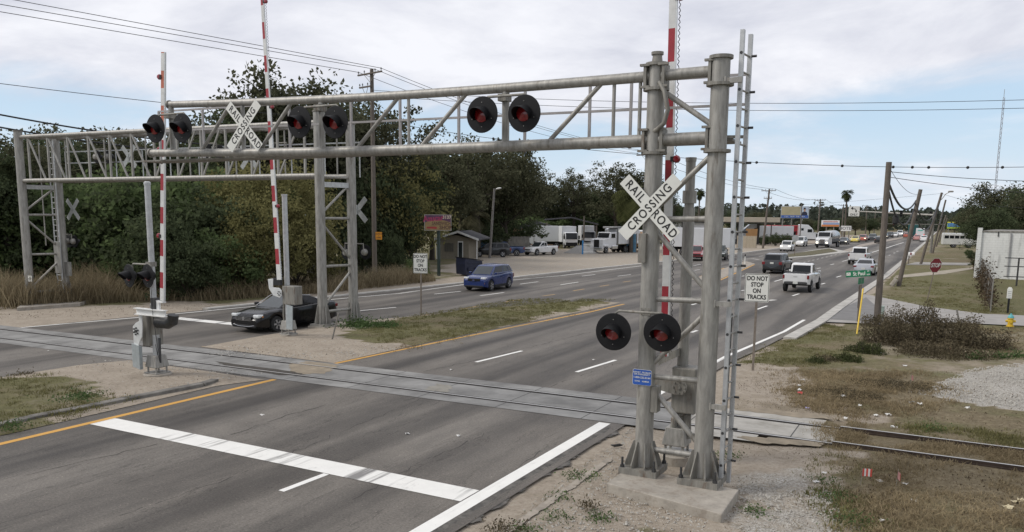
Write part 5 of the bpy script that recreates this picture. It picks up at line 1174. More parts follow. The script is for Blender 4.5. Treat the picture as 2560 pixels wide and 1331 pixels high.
for g_, z1, w_, h_, lb in ((G(1053, 790), 3.15, .76, 1.0, 'white DO NOT STOP ON TRACKS sign on a thin post in the grassy median'), (G(1882, 925), 3.22, .78, .93, 'white DO NOT STOP ON TRACKS sign on a thin post beside the right road edge')):
    t = thing('track_sign', lb, 'sign', (g_.x, g_.y, 0), 0, 'signs warning not to stop on the tracks')
    bm = nbm(); box(bm, g_.x - .035, g_.x + .035, g_.y - .02, g_.y + .02, -.1, z1 - .1); ob('post', bm, post_m, t, world=True)
    sgt = V((-g_.x * .35, -g_.y, 0)).normalized(); T = basis((g_.x, g_.y - .04, z1 - h_ / 2), (-sgt.y, sgt.x, 0), (0, 0, 1)); plate_sign(t, T, w_, h_, 'DO NOT\nSTOP\nON\nTRACKS', .205 * h_ / .95, lsp=1.02, sx=.82, bold=.006)
# street name post
g_ = G(2145, 806); t = thing('street_name_post', 'wooden post with a green street name blade across its top beside the side street', 'street sign', (g_.x, g_.y, 0))
zt = hat(g_, 2145, 694); bm = nbm(); box(bm, g_.x - .055, g_.x + .055, g_.y - .05, g_.y + .05, -.1, zt - .35); box(bm, g_.x - .08, g_.x - .05, g_.y - .06, g_.y + .06, zt * .32, zt - .4); ob('post', bm, wood_old, t, world=True)
green_s = M('green_sign', (.008, .17, .075), .45, 0, .08, 5)
cb = PVp(2145, 684, g_.y - .02); ca_, cc_ = PVp(2119.5, 686, g_.y - .02), PVp(2171, 683, g_.y - .02); T = basis((ca_ + cc_) / 2, cc_ - ca_, (0, 0, 1))
p = ob('name_blade', prism(nbm(), rrect(1.12, .31, .01), T, .012), green_s, t, world=True)
text('lettering', 'St Paul', .25, white_sign, p, T @ Matrix.Translation((.05, -.01, .015)), .006, sx=.82); text('lettering', 'ST', .09, white_sign, p, T @ Matrix.Translation((.47, .09, .015)), .003); text('lettering', '3800', .08, white_sign, p, T @ Matrix.Translation((.46, -.07, .015)), .002)
bm = nbm(); prism(bm, rrect(.19, .15, .005), T @ Matrix.Translation((-.43, 0, 0)), .016, .0125); pm_ = ob('city_mark', bm, white_sign, p, world=True); bm = nbm(); prism(bm, [(-.07, -.03), (0, .02), (.07, -.03), (.05, .01), (0, .045), (-.05, .01)], T @ Matrix.Translation((-.43, 0, 0)), .019, .0165); ob('city_mark_symbol', bm, M('grey_lettering', (.25, .25, .25)), pm_, world=True)
T2 = basis((g_.x, g_.y, cb.z - .36), (.25, .97, 0), (0, 0, 1)); p = ob('cross_blade', prism(nbm(), rrect(.75, .30, .01), T2, .012), green_s, t, world=True)
bm = nbm(); pipe(bm, [(g_.x, g_.y, zt - .4), (g_.x, g_.y, cb.z + .1)], .02, 8); ob('bracket', bm, galv, t, world=True)
# stop sign leaning
g_ = G(2318, 750); tp = PVp(2338, 664, g_.y); t = thing('stop_sign', 'red octagonal stop sign on a leaning thin post in the right verge', 'stop sign', (g_.x, g_.y, 0))
bm = nbm(); d_ = (tp - g_); bar(bm, g_ - V((0, 0, .1)), g_ + d_ * 1.12, .06, .03); ob('post', bm, post_m, t, world=True)
nz = V((.72, -.66, .05)).normalized(); T = basis(tp + nz * .04, V((0, 0, 1)).cross(nz), d_); o8 = lambda r_: [(r_ * math.cos(rad(22.5 + 45 * k)), r_ * math.sin(rad(22.5 + 45 * k))) for k in range(8)]
redsign = M('stop_red', (.20, .012, .02), .5, 0, .12, 5)
p = ob('sign_panel', prism(nbm(), o8(.50), T, .0), white_sign, t, world=True); bm = nbm(); prism(bm, o8(.475), T, .004, .001); f_ = ob('sign_face', bm, redsign, p, world=True)
text('lettering', 'STOP', .36, white_sign, p, T @ Matrix.Translation((0, 0, .006)), .012, sx=.86)
for x, y, yb, lb in ((1743.7, 594, 624, 'grey back of an octagonal sign on a post before the white trailer'), (1986, 596, 640, 'grey back of an octagonal sign on a post at the grassy island')):
    g_ = G(x, yb); t = thing('stop_sign', lb, 'stop sign', (g_.x, g_.y, 0)); c_ = V((g_.x, g_.y, hat(g_, x, y))); bm = nbm(); box(bm, g_.x - .04, g_.x + .04, g_.y - .03, g_.y + .03, 0, c_.z + .3); ob('post', bm, post_m, t, world=True)
    s_ = V((-g_.x, -g_.y, 0)).normalized(); T = basis(c_, (-s_.y, s_.x, 0), (0, 0, 1)); p = ob('sign_panel', prism(nbm(), o8(.48), T, .03, .05), sign_back, t, world=True); ob('sign_face', prism(nbm(), o8(.46), T, .028, .03), redsign, p, world=True)
# hydrant
g_ = G(2525, 817); t = thing('fire_hydrant', 'yellow fire hydrant with a turquoise bonnet on the grass by the side street', 'hydrant', (g_.x, g_.y, 0))
hy = M('hydrant_yellow', (.60, .40, .03), .5, 0, .12, 6); teal = M('hydrant_teal', (.10, .36, .38), .5, 0, .1, 6)
ob('barrel', lathe(nbm(), [(.17, 0), (.17, .05), (.12, .06), (.115, .36), (.15, .37), (.15, .41), (.11, .42)]), hy, t, smooth=True)
ob('bonnet', lathe(nbm(), [(.14, .42), (.13, .48), (.09, .55), (.04, .58), (.035, .64), (0, .64)], None, 16, False), teal, t, smooth=True)
for d_ in ((1, 0), (-1, 0), (0, -1)): bm = nbm(); tube(bm, (d_[0] * .1, d_[1] * .1, .27), (d_[0] * .21, d_[1] * .21, .27), .06 if d_[0] else .075, n=12); ob('nozzle', bm, hy, t)
# buried cable marker post, guy stake, pedestal, guy guard, mailbox, delineators
g_ = G(2519, 783); t = thing('marker_post', 'black utility marker post with a white tag on top near the chain link fence', 'marker post', (g_.x, g_.y, 0)); h_ = hat(g_, 2522, 718)
bm = nbm(); box(bm, -.05, .05, -.03, .03, 0, h_ - .4); ob('post', bm, trim, t); bm = nbm(); box(bm, -.12, .12, -.04, .04, h_ - .62, h_ - .1); prism(bm, rrect(.2, .2, .09), basis((0, .04, h_ - .1), (1, 0, 0), (0, 0, 1)), .04); p = ob('tag', bm, white_sign, t); bm = nbm()
for k in range(4): box(bm, -.08, .08, -.045, -.041, h_ - .56 + .1 * k, h_ - .53 + .1 * k)
ob('print', bm, M('faded_print', (.3, .3, .3)), p)
g_ = G(2398, 806); bm = nbm(); bar(bm, g_, PVp(2392, 775, g_.y), .09, .07); tag(rebase(ob('stake', bm, wood_l)), 'short leaning grey wooden stake at the edge of the side street', 'stake')
g_ = G(2202, 797); t = thing('cable_pedestal', 'pale green cable pedestal beside the foot of the nearest utility pole', 'pedestal', (g_.x, g_.y, 0)); hp = hat(g_, 2202, 765); gp_ = M('pale_green_enamel', (.28, .34, .30), .5, 0, .1, 3)
ob('housing', box(nbm(), -.13, .13, -.13, .13, 0, hp - .05), gp_, t, bevel=.02); ob('cap', box(nbm(), -.15, .15, -.15, .15, hp - .06, hp), gp_, t, bevel=.02)
ya = G(2142, 836); yb_ = PVp(2158, 722, ya.y + 1.3); bm = nbm(); pipe(bm, [ya, ya.lerp(yb_, .5), yb_], .035, 8); t = ob('guy_guard', bm, M('guard_yellow', (.62, .42, .03), .5, 0, .08, 4), smooth=True); tag(rebase(t), 'yellow plastic guard on the guy wire of the nearest utility pole', 'guy wire guard')
g_ = G(2271, 661); t = thing('mailbox', 'white roadside mailbox on a post by the right kerb', 'mailbox', (g_.x, g_.y, 0)); ob('post', box(nbm(), -.06, .06, -.05, .05, 0, 1.0), wood_old, t); bm = nbm(); T = basis((-.55, 0, 1.05), (0, 1, 0), (0, 0, 1)); prism(bm, [(-.2, 0), (.2, 0), (.2, .16), (.14, .28), (0, .33), (-.14, .28), (-.2, .16)], T, 1.1); ob('box', bm, white_paint, t); ob('flag', box(nbm(), .1, .25, -.24, -.21, 1.1, 1.35), redsign, t)
for x, y0, y1, lb in ((1862, 637, 660, 'white flexible delineator post with dark top on the sandy separator nose'), (1967, 629, 645, 'white flexible delineator post at the tip of the grassy island')):
    g_ = G(x, y1); h_ = hat(g_, x, y0); t = thing('delineator', lb, 'delineator', (g_.x, g_.y, .02), 0, 'delineator posts'); ob('stalk', lathe(nbm(), [(.09, 0), (.07, .03), (.06, .05), (.055, h_ * .78)], None, 10), white_sign, t); ob('top_band', lathe(nbm(), [(.06, h_ * .78), (.06, h_), (.04, h_ + .02)], None, 10), trim, t)
# wooden stake with lath by the far gantry
a = G(829, 855); bm = nbm(); bar(bm, a, PVp(846, 785, a.y), .06, .03); t = ob('survey_stake', bm, wood_l); bm2 = nbm(); tag(rebase(t), 'thin leaning wooden survey stake by the right foot of the bridge gantry', 'stake')
# ---- lamp post
g_ = G(1224, 646); tp = PVp(1236, 472, g_.y); t = thing('lamp_post', 'leaning wooden lamp post with a pale cobra lamp head on the sandy lot', 'lamp post', (g_.x, g_.y, 0))
bm = nbm(); pipe(bm, [g_, g_.lerp(tp, .5), tp], [.17, .145, .12], 12); ob('pole', bm, M('pale_pole', (.16, .15, .14), .8, 0, .25, 4), t, smooth=True, world=True)
bm = nbm(); pipe(bm, [tp - V((0, 0, .3)), tp + V((.25, 0, -.1)), tp + V((.45, -.05, -.02))], .035, 8); br = ob('bracket', bm, galv, t, world=True)
bm = nbm(); lathe(bm, [(0, -.3), (.1, -.25), (.17, -.05), (.17, .15), (.1, .38), (0, .42)], Matrix.Translation(tp + V((.55, -.05, .0))) @ Matrix.Rotation(rad(80), 4, 'Y') @ Matrix.Diagonal((.6, 1.1, 1, 1)), 14, False); ob('lamp_head', bm, white_paint, t, smooth=True, world=True)
# ---- restaurant sign on a pole
g_ = G(1097, 690); k_ = g_.length; s_ = V((-g_.x, -g_.y, 0)).normalized(); rt = V((-s_.y, s_.x, 0)); t = thing('restaurant_sign', 'pole sign of the sandwich shop with pink script on yellow and purple', 'sign', (g_.x, g_.y, 0))
z0, z1 = hat(g_, 1094, 577), hat(g_, 1094, 537); w_ = 65 / 1990 * k_ * 1.02
bm = nbm(); bar(bm, g_, V((g_.x, g_.y, z0 + .2)), .2, .2); ob('pole', bm, M('dark_green_post', (.02, .035, .03), .6), t, world=True)
T = basis(V((g_.x, g_.y, (z0 + z1) / 2)) + s_ * .12 - rt * .06, rt, (0, 0, 1)); hh = (z1 - z0) / 2; fr = ob('frame', prism(nbm(), rrect(w_, 2 * hh, .02), T, .0, -.3), M('white_frame', (.36, .34, .30)), t, world=True)
bm = nbm(); prism(bm, [(-w_ * .48, -hh * .94), (w_ * .48, -hh * .94), (w_ * .48, hh * .94), (-w_ * .48, hh * .94)], T, .01, .002); fc = ob('sign_face', bm, M('purple_face', (.085, .03, .07), .5, 0, .3, 3), t, world=True)
bm = nbm(); prism(bm, [(-w_ * .47, -hh * .92), (w_ * .47, -hh * .92), (w_ * .47, hh * .05)] + [(w_ * .47 - w_ * .94 * i / 8, hh * (.05 + .32 * math.sin(math.pi * i / 8))) for i in range(1, 8)] + [(-w_ * .47, hh * .0)], T, .014, .011); ob('yellow_field', bm, M('ochre_face', (.25, .17, .07), .5, 0, .2, 3), fc, world=True)
text('lettering', 'Azucar', .62, M('pink_ink', (.30, .03, .09)), fc, T @ Matrix.Translation((-w_ * .17, hh * .50, .018)) @ Matrix.Rotation(.08, 4, 'Z'), .02, sx=.95); text('lettering', '3137', .36, M('cream_ink', (.5, .42, .32)), fc, T @ Matrix.Translation((w_ * .33, hh * .66, .018)), .012)
text('lettering', 'SANDWICH', .38, M('brown_ink', (.10, .05, .03)), fc, T @ Matrix.Translation((w_ * .13, -hh * .12, .018)), .012, sx=.78); text('lettering', 'SHOP', .40, M('brown_ink'), fc, T @ Matrix.Translation((w_ * .28, -hh * .62, .018)), .014)
bm = nbm(); prism(bm, [(-w_ * .42, -hh * .72), (-w_ * .05, -hh * .78), (-w_ * .02, -hh * .62), (-w_ * .1, -hh * .5), (-w_ * .4, -hh * .52)], T, .02, .015); ob('red_swash', bm, M('red_swash', (.30, .03, .03)), fc, world=True)
# ---- sandwich shop hut
g_ = G(1143, 648); k_ = g_.length; s_ = V((-g_.x, -g_.y, 0)).normalized(); h_ = math.atan2(s_.y, s_.x) + rad(-14); t = thing('sandwich_shop', 'small beige hut with white gabled eaves and a glass door behind the dumpster', 'building', (g_.x, g_.y, 0), h_)
W2 = 36 / 1990 * k_; ze = 2.45; zp = hat(g_, 1150, 581); stucco = M('beige_stucco', (.22, .195, .15), .9, 0, .12, 3, .3); xw0, xw1 = -W2 * 1.25, W2 * .82
ob('wall', prism(nbm(), [(xw0, 0), (xw1, 0), (xw1, ze), ((xw0 + xw1) / 2 + .2, zp - .35), (xw0, ze)], basis((0, 0, 0), (0, 1, 0), (0, 0, 1)), -0.0, -6), stucco, t)
bm = nbm(); yl, yr, ym = xw0 - .5, xw1 + 1.35, .25; T = basis((0, 0, 0), (0, 1, 0), (0, 0, 1))
prism(bm, [(yl, ze - .25), (ym, zp), (yr, ze - .2), (yr, ze - .05), (ym, zp + .16), (yl, ze - .1)], T, .75, -6.3); rf = ob('roof', bm, M('dark_shingle', (.06, .06, .065), .9, 0, .3, 5, .3), t)
bm = nbm(); prism(bm, [(yl, ze - .30), (ym, zp - .06), (yr, ze - .26), (yr, ze - .02), (ym, zp + .19), (yl, ze - .06)], T, .79, .755); ob('fascia', bm, white_paint, rf)
dr = ob('door', prism(nbm(), [(W2 * .05, 0), (W2 * .42, 0), (W2 * .42, 2.1), (W2 * .05, 2.1)], T, .05, .005), white_paint, t); ob('door_glass', prism(nbm(), [(W2 * .1, .15), (W2 * .37, .15), (W2 * .37, 1.95), (W2 * .1, 1.95)], T, .06, .052), glass_sky, dr)
wn = ob('window', prism(nbm(), [(-W2 * .9, .85), (-W2 * .25, .85), (-W2 * .25, 1.85), (-W2 * .9, 1.85)], T, .04, .005), M('curtained_glass', (.12, .115, .10), .3), t); bm = nbm()
for k in range(5): y = -W2 * .9 + W2 * .65 * k / 4; box(bm, .042, .06, y - .015, y + .015, .85, 1.85)
ob('window_bars', bm, stucco, wn)
for y in (yl + .3, yr - .25): bm = nbm(); box(bm, .5, .6, y - .05, y + .05, 0, ze - .1); ob('porch_post', bm, white_paint, t)
# ---- dumpster
a, b = G(1117, 684), G(1164, 691); t = thing('dumpster', 'dark blue steel dumpster with a sloping lid beside the sandy lot', 'dumpster', (a.x, a.y, 0)); ax_ = (b - a); ax_.z = 0; ax_.normalize(); L_ = 1.75; T = basis(a, ax_, (0, 0, 1)); back = V((ax_.y, -ax_.x, 0)); nv_ = M('navy_steel', (.010, .014, .035), .5, 0, .3, 4)
T3 = basis(b - ax_ * L_, (-ax_.y, ax_.x, 0), (0, 0, 1)); hD = 1.5
ob('bin', prism(nbm(), [(0, .1), (1.5, .1), (1.6, 1.0), (1.6, 1.25), (0, hD), (-.05, 1.0)], T3, L_, 0), nv_, t, world=True, bevel=.015)
ob('lid', prism(nbm(), [(-.08, hD + .01), (1.68, 1.27), (1.68, 1.33), (-.08, hD + .07)], T3, L_ + .05, -.05), trim, t, world=True)
bm = nbm()
for y in (.45, 1.05): prism(bm, [(.2, y), (1.5, y), (1.5, y + .09), (.2, y + .09)], T3, L_ + .05, L_)
for y in (.2, .9): prism(bm, [(y, .5), (y + .4, .5), (y + .4, .72), (y, .72)], T3, L_ + .16, L_ + .05)
ob('lift_pocket', bm, nv_, t, world=True)
# ---- fences by the lot
def board_fence(label, a, b, h_, m_, n, cat='fence', name='board_fence'):
    t = thing(name, label, cat, (a.x, a.y, 0)); d_ = (b - a); L_ = d_.length; d_.normalize(); T = basis(a, d_, (0, 0, 1)); bm = nbm()
    for k in range(n): x = L_ * k / n; prism(bm, [(x, .05), (x + L_ / n * .94, .05), (x + L_ / n * .94, h_ - .03 * (k % 3)), (x, h_ - .03 * (k % 2))], T, .02)
    ob('board_panel', bm, m_, t, world=True)
    for z in (.4, h_ - .4): bm = nbm(); prism(bm, [(0, z), (L_, z), (L_, z + .09), (0, z + .09)], T, -.001, -.05); ob('fence_rail', bm, wood_l, t, world=True)
    for x in (0, L_ / 2, L_): bm = nbm(); prism(bm, [(x - .05, 0), (x + .05, 0), (x + .05, h_ + .05), (x - .05, h_ + .05)], T, -.051, -.15); ob('fence_post', bm, wood_l, t, world=True)
    return t
bl = M('bright_blue_board', (.05, .25, .55), .7, 0, .15, 2, stretch=(3, 3, .4))
board_fence('bright blue board fence behind the parked dark suv', at(1172, 112), at(1232, 112), 2.4, bl, 16)
board_fence('tan board fence next to the beige hut', at(1150, 102), at(1174, 104), 2.3, tan_b, 10); board_fence('grey board fence behind the parked pickups', at(1234, 114), at(1322, 116), 2.2, wood_l, 24)
board_fence('light blue wall of boards between the dump truck and the school bus', at(1562, 119), at(1587, 118), 2.7, M('light_blue_board', (.15, .33, .48), .7, 0, .2, 2), 8)
board_fence('pale tan wooden fence left of the utility pole beyond the lot', at(1838, 146), at(1886, 146), 2.1, tan_b, 22)
bm = nbm(); c_ = at(1873, 148); box(bm, -1.0, 1.0, -.03, .03, 1.8, 3.3, Matrix.Translation(c_) @ Matrix.Rotation(rad(28), 4, 'Z')); box(bm, -.95, -.85, 0.031, .12, 0, 3.2, Matrix.Translation(c_) @ Matrix.Rotation(rad(28), 4, 'Z')); tag(rebase(ob('plywood_board', bm, M('raw_plywood', (.40, .22, .09), .8, 0, .12, 2))), 'orange brown plywood board standing above the tan wooden fence', 'board')
a, b = at(1456, 110), at(1480, 112); t = thing('picket_gate', 'white picket gate between the box truck and the dump truck', 'gate', (a.x, a.y, 0)); d_ = b - a; L_ = d_.length; T = basis(a, d_, (0, 0, 1)); bm = nbm()
for k in range(9): x = L_ * k / 8; prism(bm, [(x - .05, .1), (x + .05, .1), (x + .05, 1.6), (x - .05, 1.6)], T, .02)
for z in (.3, 1.3): prism(bm, [(0, z), (L_, z), (L_, z + .08), (0, z + .08)], T, -.001, -.03)
ob('pickets', bm, white_paint, t, world=True); bm = nbm(); prism(bm, [(-.18, 0), (-.04, 0), (-.04, 1.9), (-.18, 1.9)], T, .07, -.07); ob('gate_post', bm, bl, t, world=True)
gpile = at(1452, 114); bm = nbm(); lathe(bm, [(2.6, -.02), (1.6, .5), (.7, .95), (0, 1.1)], Matrix.Translation(gpile), 20, False)
for v_ in bm.verts: v_.co += V((rnd.uniform(-.15, .15), rnd.uniform(-.15, .15), rnd.uniform(-.05, .08)))
tag(rebase(ob('gravel_pile', bm, M('gravel_spill'), smooth=True)), 'grey gravel heap beside the white picket gate', 'gravel heap')
a = at(1425, 138); t = thing('shed', 'open dark shed roof on posts in the trees behind the box truck', 'shed', (a.x, a.y, 0), rad(28)); z_ = zat(1425, 556, 138); ob('roof', prism(nbm(), [(-4.5, z_ + .5), (0, z_ + .9), (4.5, z_ - .2), (4.5, z_ - .4), (0, z_ + .7), (-4.5, z_ + .3)], basis((0, 0, 0), (1, 0, 0), (0, 0, 1)), 2, -2), M('dark_shingle'), t)
for x in (-4.2, 4.2):
    for y in (-1.8, 1.8): ob('shed_post', box(nbm(), x - .08, x + .08, y - .08, y + .08, 0, z_ - .1), wood_old, t)
a = at(1338, 140); t = thing('peach_house', 'peach walled low house half hidden under the trees behind the white pickup', 'building', (a.x, a.y, 0), rad(25)); ob('wall', box(nbm(), -4, 4, 0, 5, 0, 3.0), M('peach_wall', (.46, .31, .21), .8, 0, .1, 1), t); ob('roof', prism(nbm(), [(-4.5, 3.0), (0, 4.3), (4.5, 3.0)], basis((0, 0, 0), (1, 0, 0), (0, 0, 1)), .4, -5.4), M('dark_shingle'), t); ob('door', box(nbm(), .5, 1.4, -.05, -.002, 0, 2.1), wood_l, t); ob('window', box(nbm(), -2.4, -1.0, -.05, -.002, 1.0, 2.0), glass, t)
# ---- filling station canopy, red shop, white building
a = at(1800, 168); h_ = rad(27); t = thing('station_canopy', 'long flat beige canopy on dark columns above the white trucks', 'canopy', (a.x, a.y, 0), h_); z0, z1 = zat(1800, 555, 168), zat(1800, 543, 168)
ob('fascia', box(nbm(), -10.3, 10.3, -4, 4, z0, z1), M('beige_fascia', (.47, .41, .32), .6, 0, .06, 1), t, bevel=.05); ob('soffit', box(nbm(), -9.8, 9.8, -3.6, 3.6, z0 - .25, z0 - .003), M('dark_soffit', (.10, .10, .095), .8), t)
for x in (-8, -2, 3.2, 7.2): ob('column', box(nbm(), x - .22, x + .22, -.22, .22, 0, z0 - .25), M('dark_column', (.06, .055, .05), .7), t)
a = at(1966, 205); t = thing('red_shop', 'low red shop with a dark window band behind the white semi tractors', 'building', (a.x, a.y, 0), rad(20)); redw = M('red_wall', (.36, .022, .03), .6, 0, .1, 1)
ob('wall', box(nbm(), -4.5, 3, 0, 8, 0, 3.3), redw, t); ob('shop_window', box(nbm(), -2.4, 1.5, -.06, -.002, .9, 1.9), glass, t); ob('roof', box(nbm(), -4.7, 3.2, -.25, 8.2, 3.302, 3.55), redw, t); ob('awning', box(nbm(), -2.8, 1.8, -.9, -.001, 2.0, 2.15), trim, t)
a = at(1725, 178); t = thing('white_shed', 'white low gabled shed behind the gantry tower above the trailer', 'shed', (a.x, a.y, 0), rad(25)); ob('wall', box(nbm(), -5, 4, 0, 6, 0, 4.0), w_box, t); ob('roof', prism(nbm(), [(-5.4, 4.0), (-.5, 5.6), (4.4, 4.0)], basis((0, 0, 0), (1, 0, 0), (0, 0, 1)), .4, -6.4), M('ribbed_roof', (.42, .43, .42), .5, .2, .2, 3, stretch=(4, .2, 1)), t); ob('door', box(nbm(), -2, 0, -.05, -.002, 0, 2.5), wood_l, t)
a = V((2.75, 82.4, 0)); hB = hat(a, 2452, 577); t = thing('white_building', 'white painted block building with stained parapet at the right edge', 'building', (a.x, a.y, 0), rad(-7))
def block_mat():
    mt = M('painted_block', (.64, .645, .62), .75, 0, .10, .7); tr = mt.node_tree; n = tr.nodes; l = tr.links; b = n['Principled BSDF']; src = b.inputs['Base Color'].links[0].from_socket
    tcn = n.new('ShaderNodeTexCoord'); mp = n.new('ShaderNodeMapping'); mp.inputs['Rotation'].default_value = (rad(90), 0, 0); l.new(tcn.outputs['Object'], mp.inputs[0])
    q = n.new('ShaderNodeTexBrick'); q.inputs['Scale'].default_value = 1.0; q.inputs['Brick Width'].default_value = .42; q.inputs['Row Height'].default_value = .21; q.inputs['Mortar Size'].default_value = .012; q.inputs['Color1'].default_value = q.inputs['Color2'].default_value = (1, 1, 1, 1); q.inputs['Mortar'].default_value = (.84, .84, .83, 1); l.new(mp.outputs[0], q.inputs['Vector'])
    st = n.new('ShaderNodeTexNoise'); st.inputs['Scale'].default_value = 1.0; st.inputs['Detail'].default_value = 6; mp2 = n.new('ShaderNodeMapping'); mp2.inputs['Scale'].default_value = (2.2, 2.2, .35); l.new(tcn.outputs['Object'], mp2.inputs[0]); l.new(mp2.outputs[0], st.inputs['Vector'])
    mr_ = n.new('ShaderNodeMapRange'); mr_.inputs[1].default_value = .55; mr_.inputs[2].default_value = .75; mr_.inputs[3].default_value = 1; mr_.inputs[4].default_value = .6; l.new(st.outputs[0], mr_.inputs[0])
    m1 = n.new('ShaderNodeMix'); m1.data_type = 'RGBA'; m1.blend_type = 'MULTIPLY'; m1.inputs[0].default_value = 1; l.new(src, m1.inputs[6]); l.new(q.outputs[0], m1.inputs[7])
    m2 = n.new('ShaderNodeMix'); m2.data_type = 'RGBA'; m2.blend_type = 'MULTIPLY'; m2.inputs[0].default_value = 1; l.new(m1.outputs[2], m2.inputs[6]); l.new(mr_.outputs[0], m2.inputs[7]); l.new(m2.outputs[2], b.inputs['Base Color']); return mt
blk = block_mat()
ob('wall', box(nbm(), 0, 22, 0, 14, 0, hB - .12), blk, t); ob('coping', box(nbm(), -.06, 22.1, -.06, 14.1, hB - .117, hB), M('stained_coping', (.20, .19, .17), .9, 0, .6, 2.5), t); ob('pilaster', box(nbm(), -.35, .0, -.15, .3, 0, hB + .25), blk, t); ob('downpipe', tube(nbm(), (2.2, -.08, .2), (2.2, -.08, hB - .2), .06, n=8), M('grey_pipe', (.3, .3, .3)), t)
bm = nbm()
for k in range(9): x = 1.2 + k * 2.3; box(bm, x, x + .06, -.075, -.005, hB - .5, hB - .06)
ob('scupper', bm, trim, t)
rk = G(2540, 716); t = thing('steel_rack', 'rusty steel pipe rack standing against the white building', 'rack', (rk.x, rk.y, 0), rad(-7))
for x in (0, 2.6):
    for y in (0, .8): ob('rack_post', box(nbm(), x - .04, x + .04, y - .04, y + .04, 0, 2.2), steel_dark, t)
for z in (.7, 1.5, 2.15): ob('rack_rail', box(nbm(), -.9, 3.4, -.046, -.041 + .05, z, z + .07), steel_dark, t)
# chain-link fence with vines
fa, fb = G(2476, 779), G(2443, 672); t = thing('chain_link_fence', 'sagging chain link fence overgrown with dry vines before the white building', 'fence', (fa.x, fa.y, 0)); d_ = fb - fa; L_ = d_.length; T = basis(fa, d_, (0, 0, 1)); bm = nbm()
n_ = 90
for k in range(n_):
    x = L_ * k / n_
    for s in (1, -1):
        x2 = x + s * 1.7
        if 0 <= x2 <= L_: bar(bm, T @ V((x, .05, 0)), T @ V((x2, 1.75, 0)), .02, .02)
ob('mesh', bm, M('rusty_wire', (.10, .085, .07), .8, .3, .2, 4), t, world=True)
for k in range(8): x = L_ * k / 7; bm = nbm(); tube(bm, T @ V((x, 0, 0)), T @ V((x, 1.85, 0)), .035, n=8); ob('fence_post', bm, galv_old, t, world=True)
bm = nbm(); tube(bm, T @ V((0, 1.78, 0)), T @ V((L_, 1.78, 0)), .022, n=8); ob('top_rail', bm, galv_old, t, world=True)
# ---- roadside signs far away
def face_at(x, dist): c_ = at(x, dist); s_ = V((-c_.x, -c_.y, 0)).normalized(); return c_, s_, V((-s_.y, s_.x, 0))
def big_sign(name, label, x0, x1, y0, y1, dist, m_, posts, cat='sign', ybase=None):
    xm = (x0 + x1) / 2; c_, s_, r_ = face_at(xm, dist); t = thing(name, label, cat, (c_.x, c_.y, 0)); z1, z0 = zat(xm, y0, dist), zat(xm, y1, dist); w_ = (x1 - x0) / 1990 * dist * 1.0
    T = basis(V((c_.x, c_.y, (z0 + z1) / 2)), r_, (0, 0, 1)); p = ob('panel', prism(nbm(), rrect(w_, z1 - z0, .05), T, 0, -.25), m_, t, world=True)
    for q in posts: bm = nbm(); b0 = c_ + r_ * (q * w_) - s_ * .3; tube(bm, (b0.x, b0.y, 0), (b0.x, b0.y, z1 - .1), .14, n=8); ob('post', bm, galv_old, t, world=True)
    return t, p, T, w_, z1 - z0
def fld(nm, p, T, x0, x1, y0, y1, m_, z=.03): return ob(nm, prism(nbm(), [(x0, y0), (x1, y0), (x1, y1), (x0, y1)], T, z, .003), m_, p, world=True)
t, p, T, w_, h_ = big_sign('billboard', 'roadside billboard with tan field, blue strip and a suited portrait', 1946, 2008, 516, 546, 186, M('billboard_frame', (.40, .42, .44)), (-.42, -.1, .25), 'billboard')
fld('tan_field', p, T, -w_ * .48, w_ * .20, -h_ * .25, h_ * .46, M('tan_poster', (.36, .32, .20), .6, 0, .1, .6)); b_ = fld('blue_strip', p, T, -w_ * .48, w_ * .48, -h_ * .47, -h_ * .25, M('blue_poster', (.04, .10, .32))); text('lettering', 'CALL   NOW   FOR   HELP', .36, white_sign, b_, T @ Matrix.Translation((0, -h_ * .36, .035)), .0)
pf = fld('portrait_field', p, T, w_ * .20, w_ * .47, -h_ * .25, h_ * .46, M('pale_blue_poster', (.40, .47, .55)))
ob('portrait_suit', prism(nbm(), [(w_ * .24, -h_ * .25), (w_ * .45, -h_ * .25), (w_ * .43, -h_ * .02), (w_ * .37, h_ * .06), (w_ * .31, h_ * .06), (w_ * .255, -h_ * .02)], T, .036, .031), M('suit_navy', (.015, .018, .04)), pf, world=True); ob('portrait_face', prism(nbm(), [(w_ * .34 + w_ * .035 * math.cos(a), h_ * .19 + h_ * .14 * math.sin(a)) for a in np.linspace(0, 6.28, 16, endpoint=False)], T, .042, .037), M('portrait_skin', (.42, .26, .19)), pf, world=True)
ob('portrait_hair', prism(nbm(), [(w_ * .30, h_ * .25), (w_ * .38, h_ * .25), (w_ * .375, h_ * .37), (w_ * .34, h_ * .40), (w_ * .305, h_ * .37)], T, .046, .0425), M('hair_dark', (.02, .015, .012)), pf, world=True)
t, p, T, w_, h_ = big_sign('shop_sign', 'white blue and orange striped shop sign above the tanker truck', 2047, 2086, 551, 567, 222, white_paint, (-.2, .2)); fld('blue_band', p, T, -w_ * .4, w_ * .48, -h_ * .18, h_ * .12, M('pale_blue_band', (.25, .33, .50))); fld('orange_band', p, T, -w_ * .48, w_ * .48, -h_ * .48, -h_ * .2, M('orange_band', (.55, .20, .06))); fld('red_print', p, T, -w_ * .4, w_ * .4, h_ * .2, h_ * .36, M('pale_red_print', (.5, .25, .22)))
t, p, T, w_, h_ = big_sign('motel_sign', 'small white motel sign on a post behind the dark oncoming sedan', 2095, 2117, 565, 578, 232, white_paint, (-.3, .3)); text('lettering', 'MOTEL', 1.1, M('grey_lettering'), p, T @ Matrix.Translation((0, 0, .03)), .03)
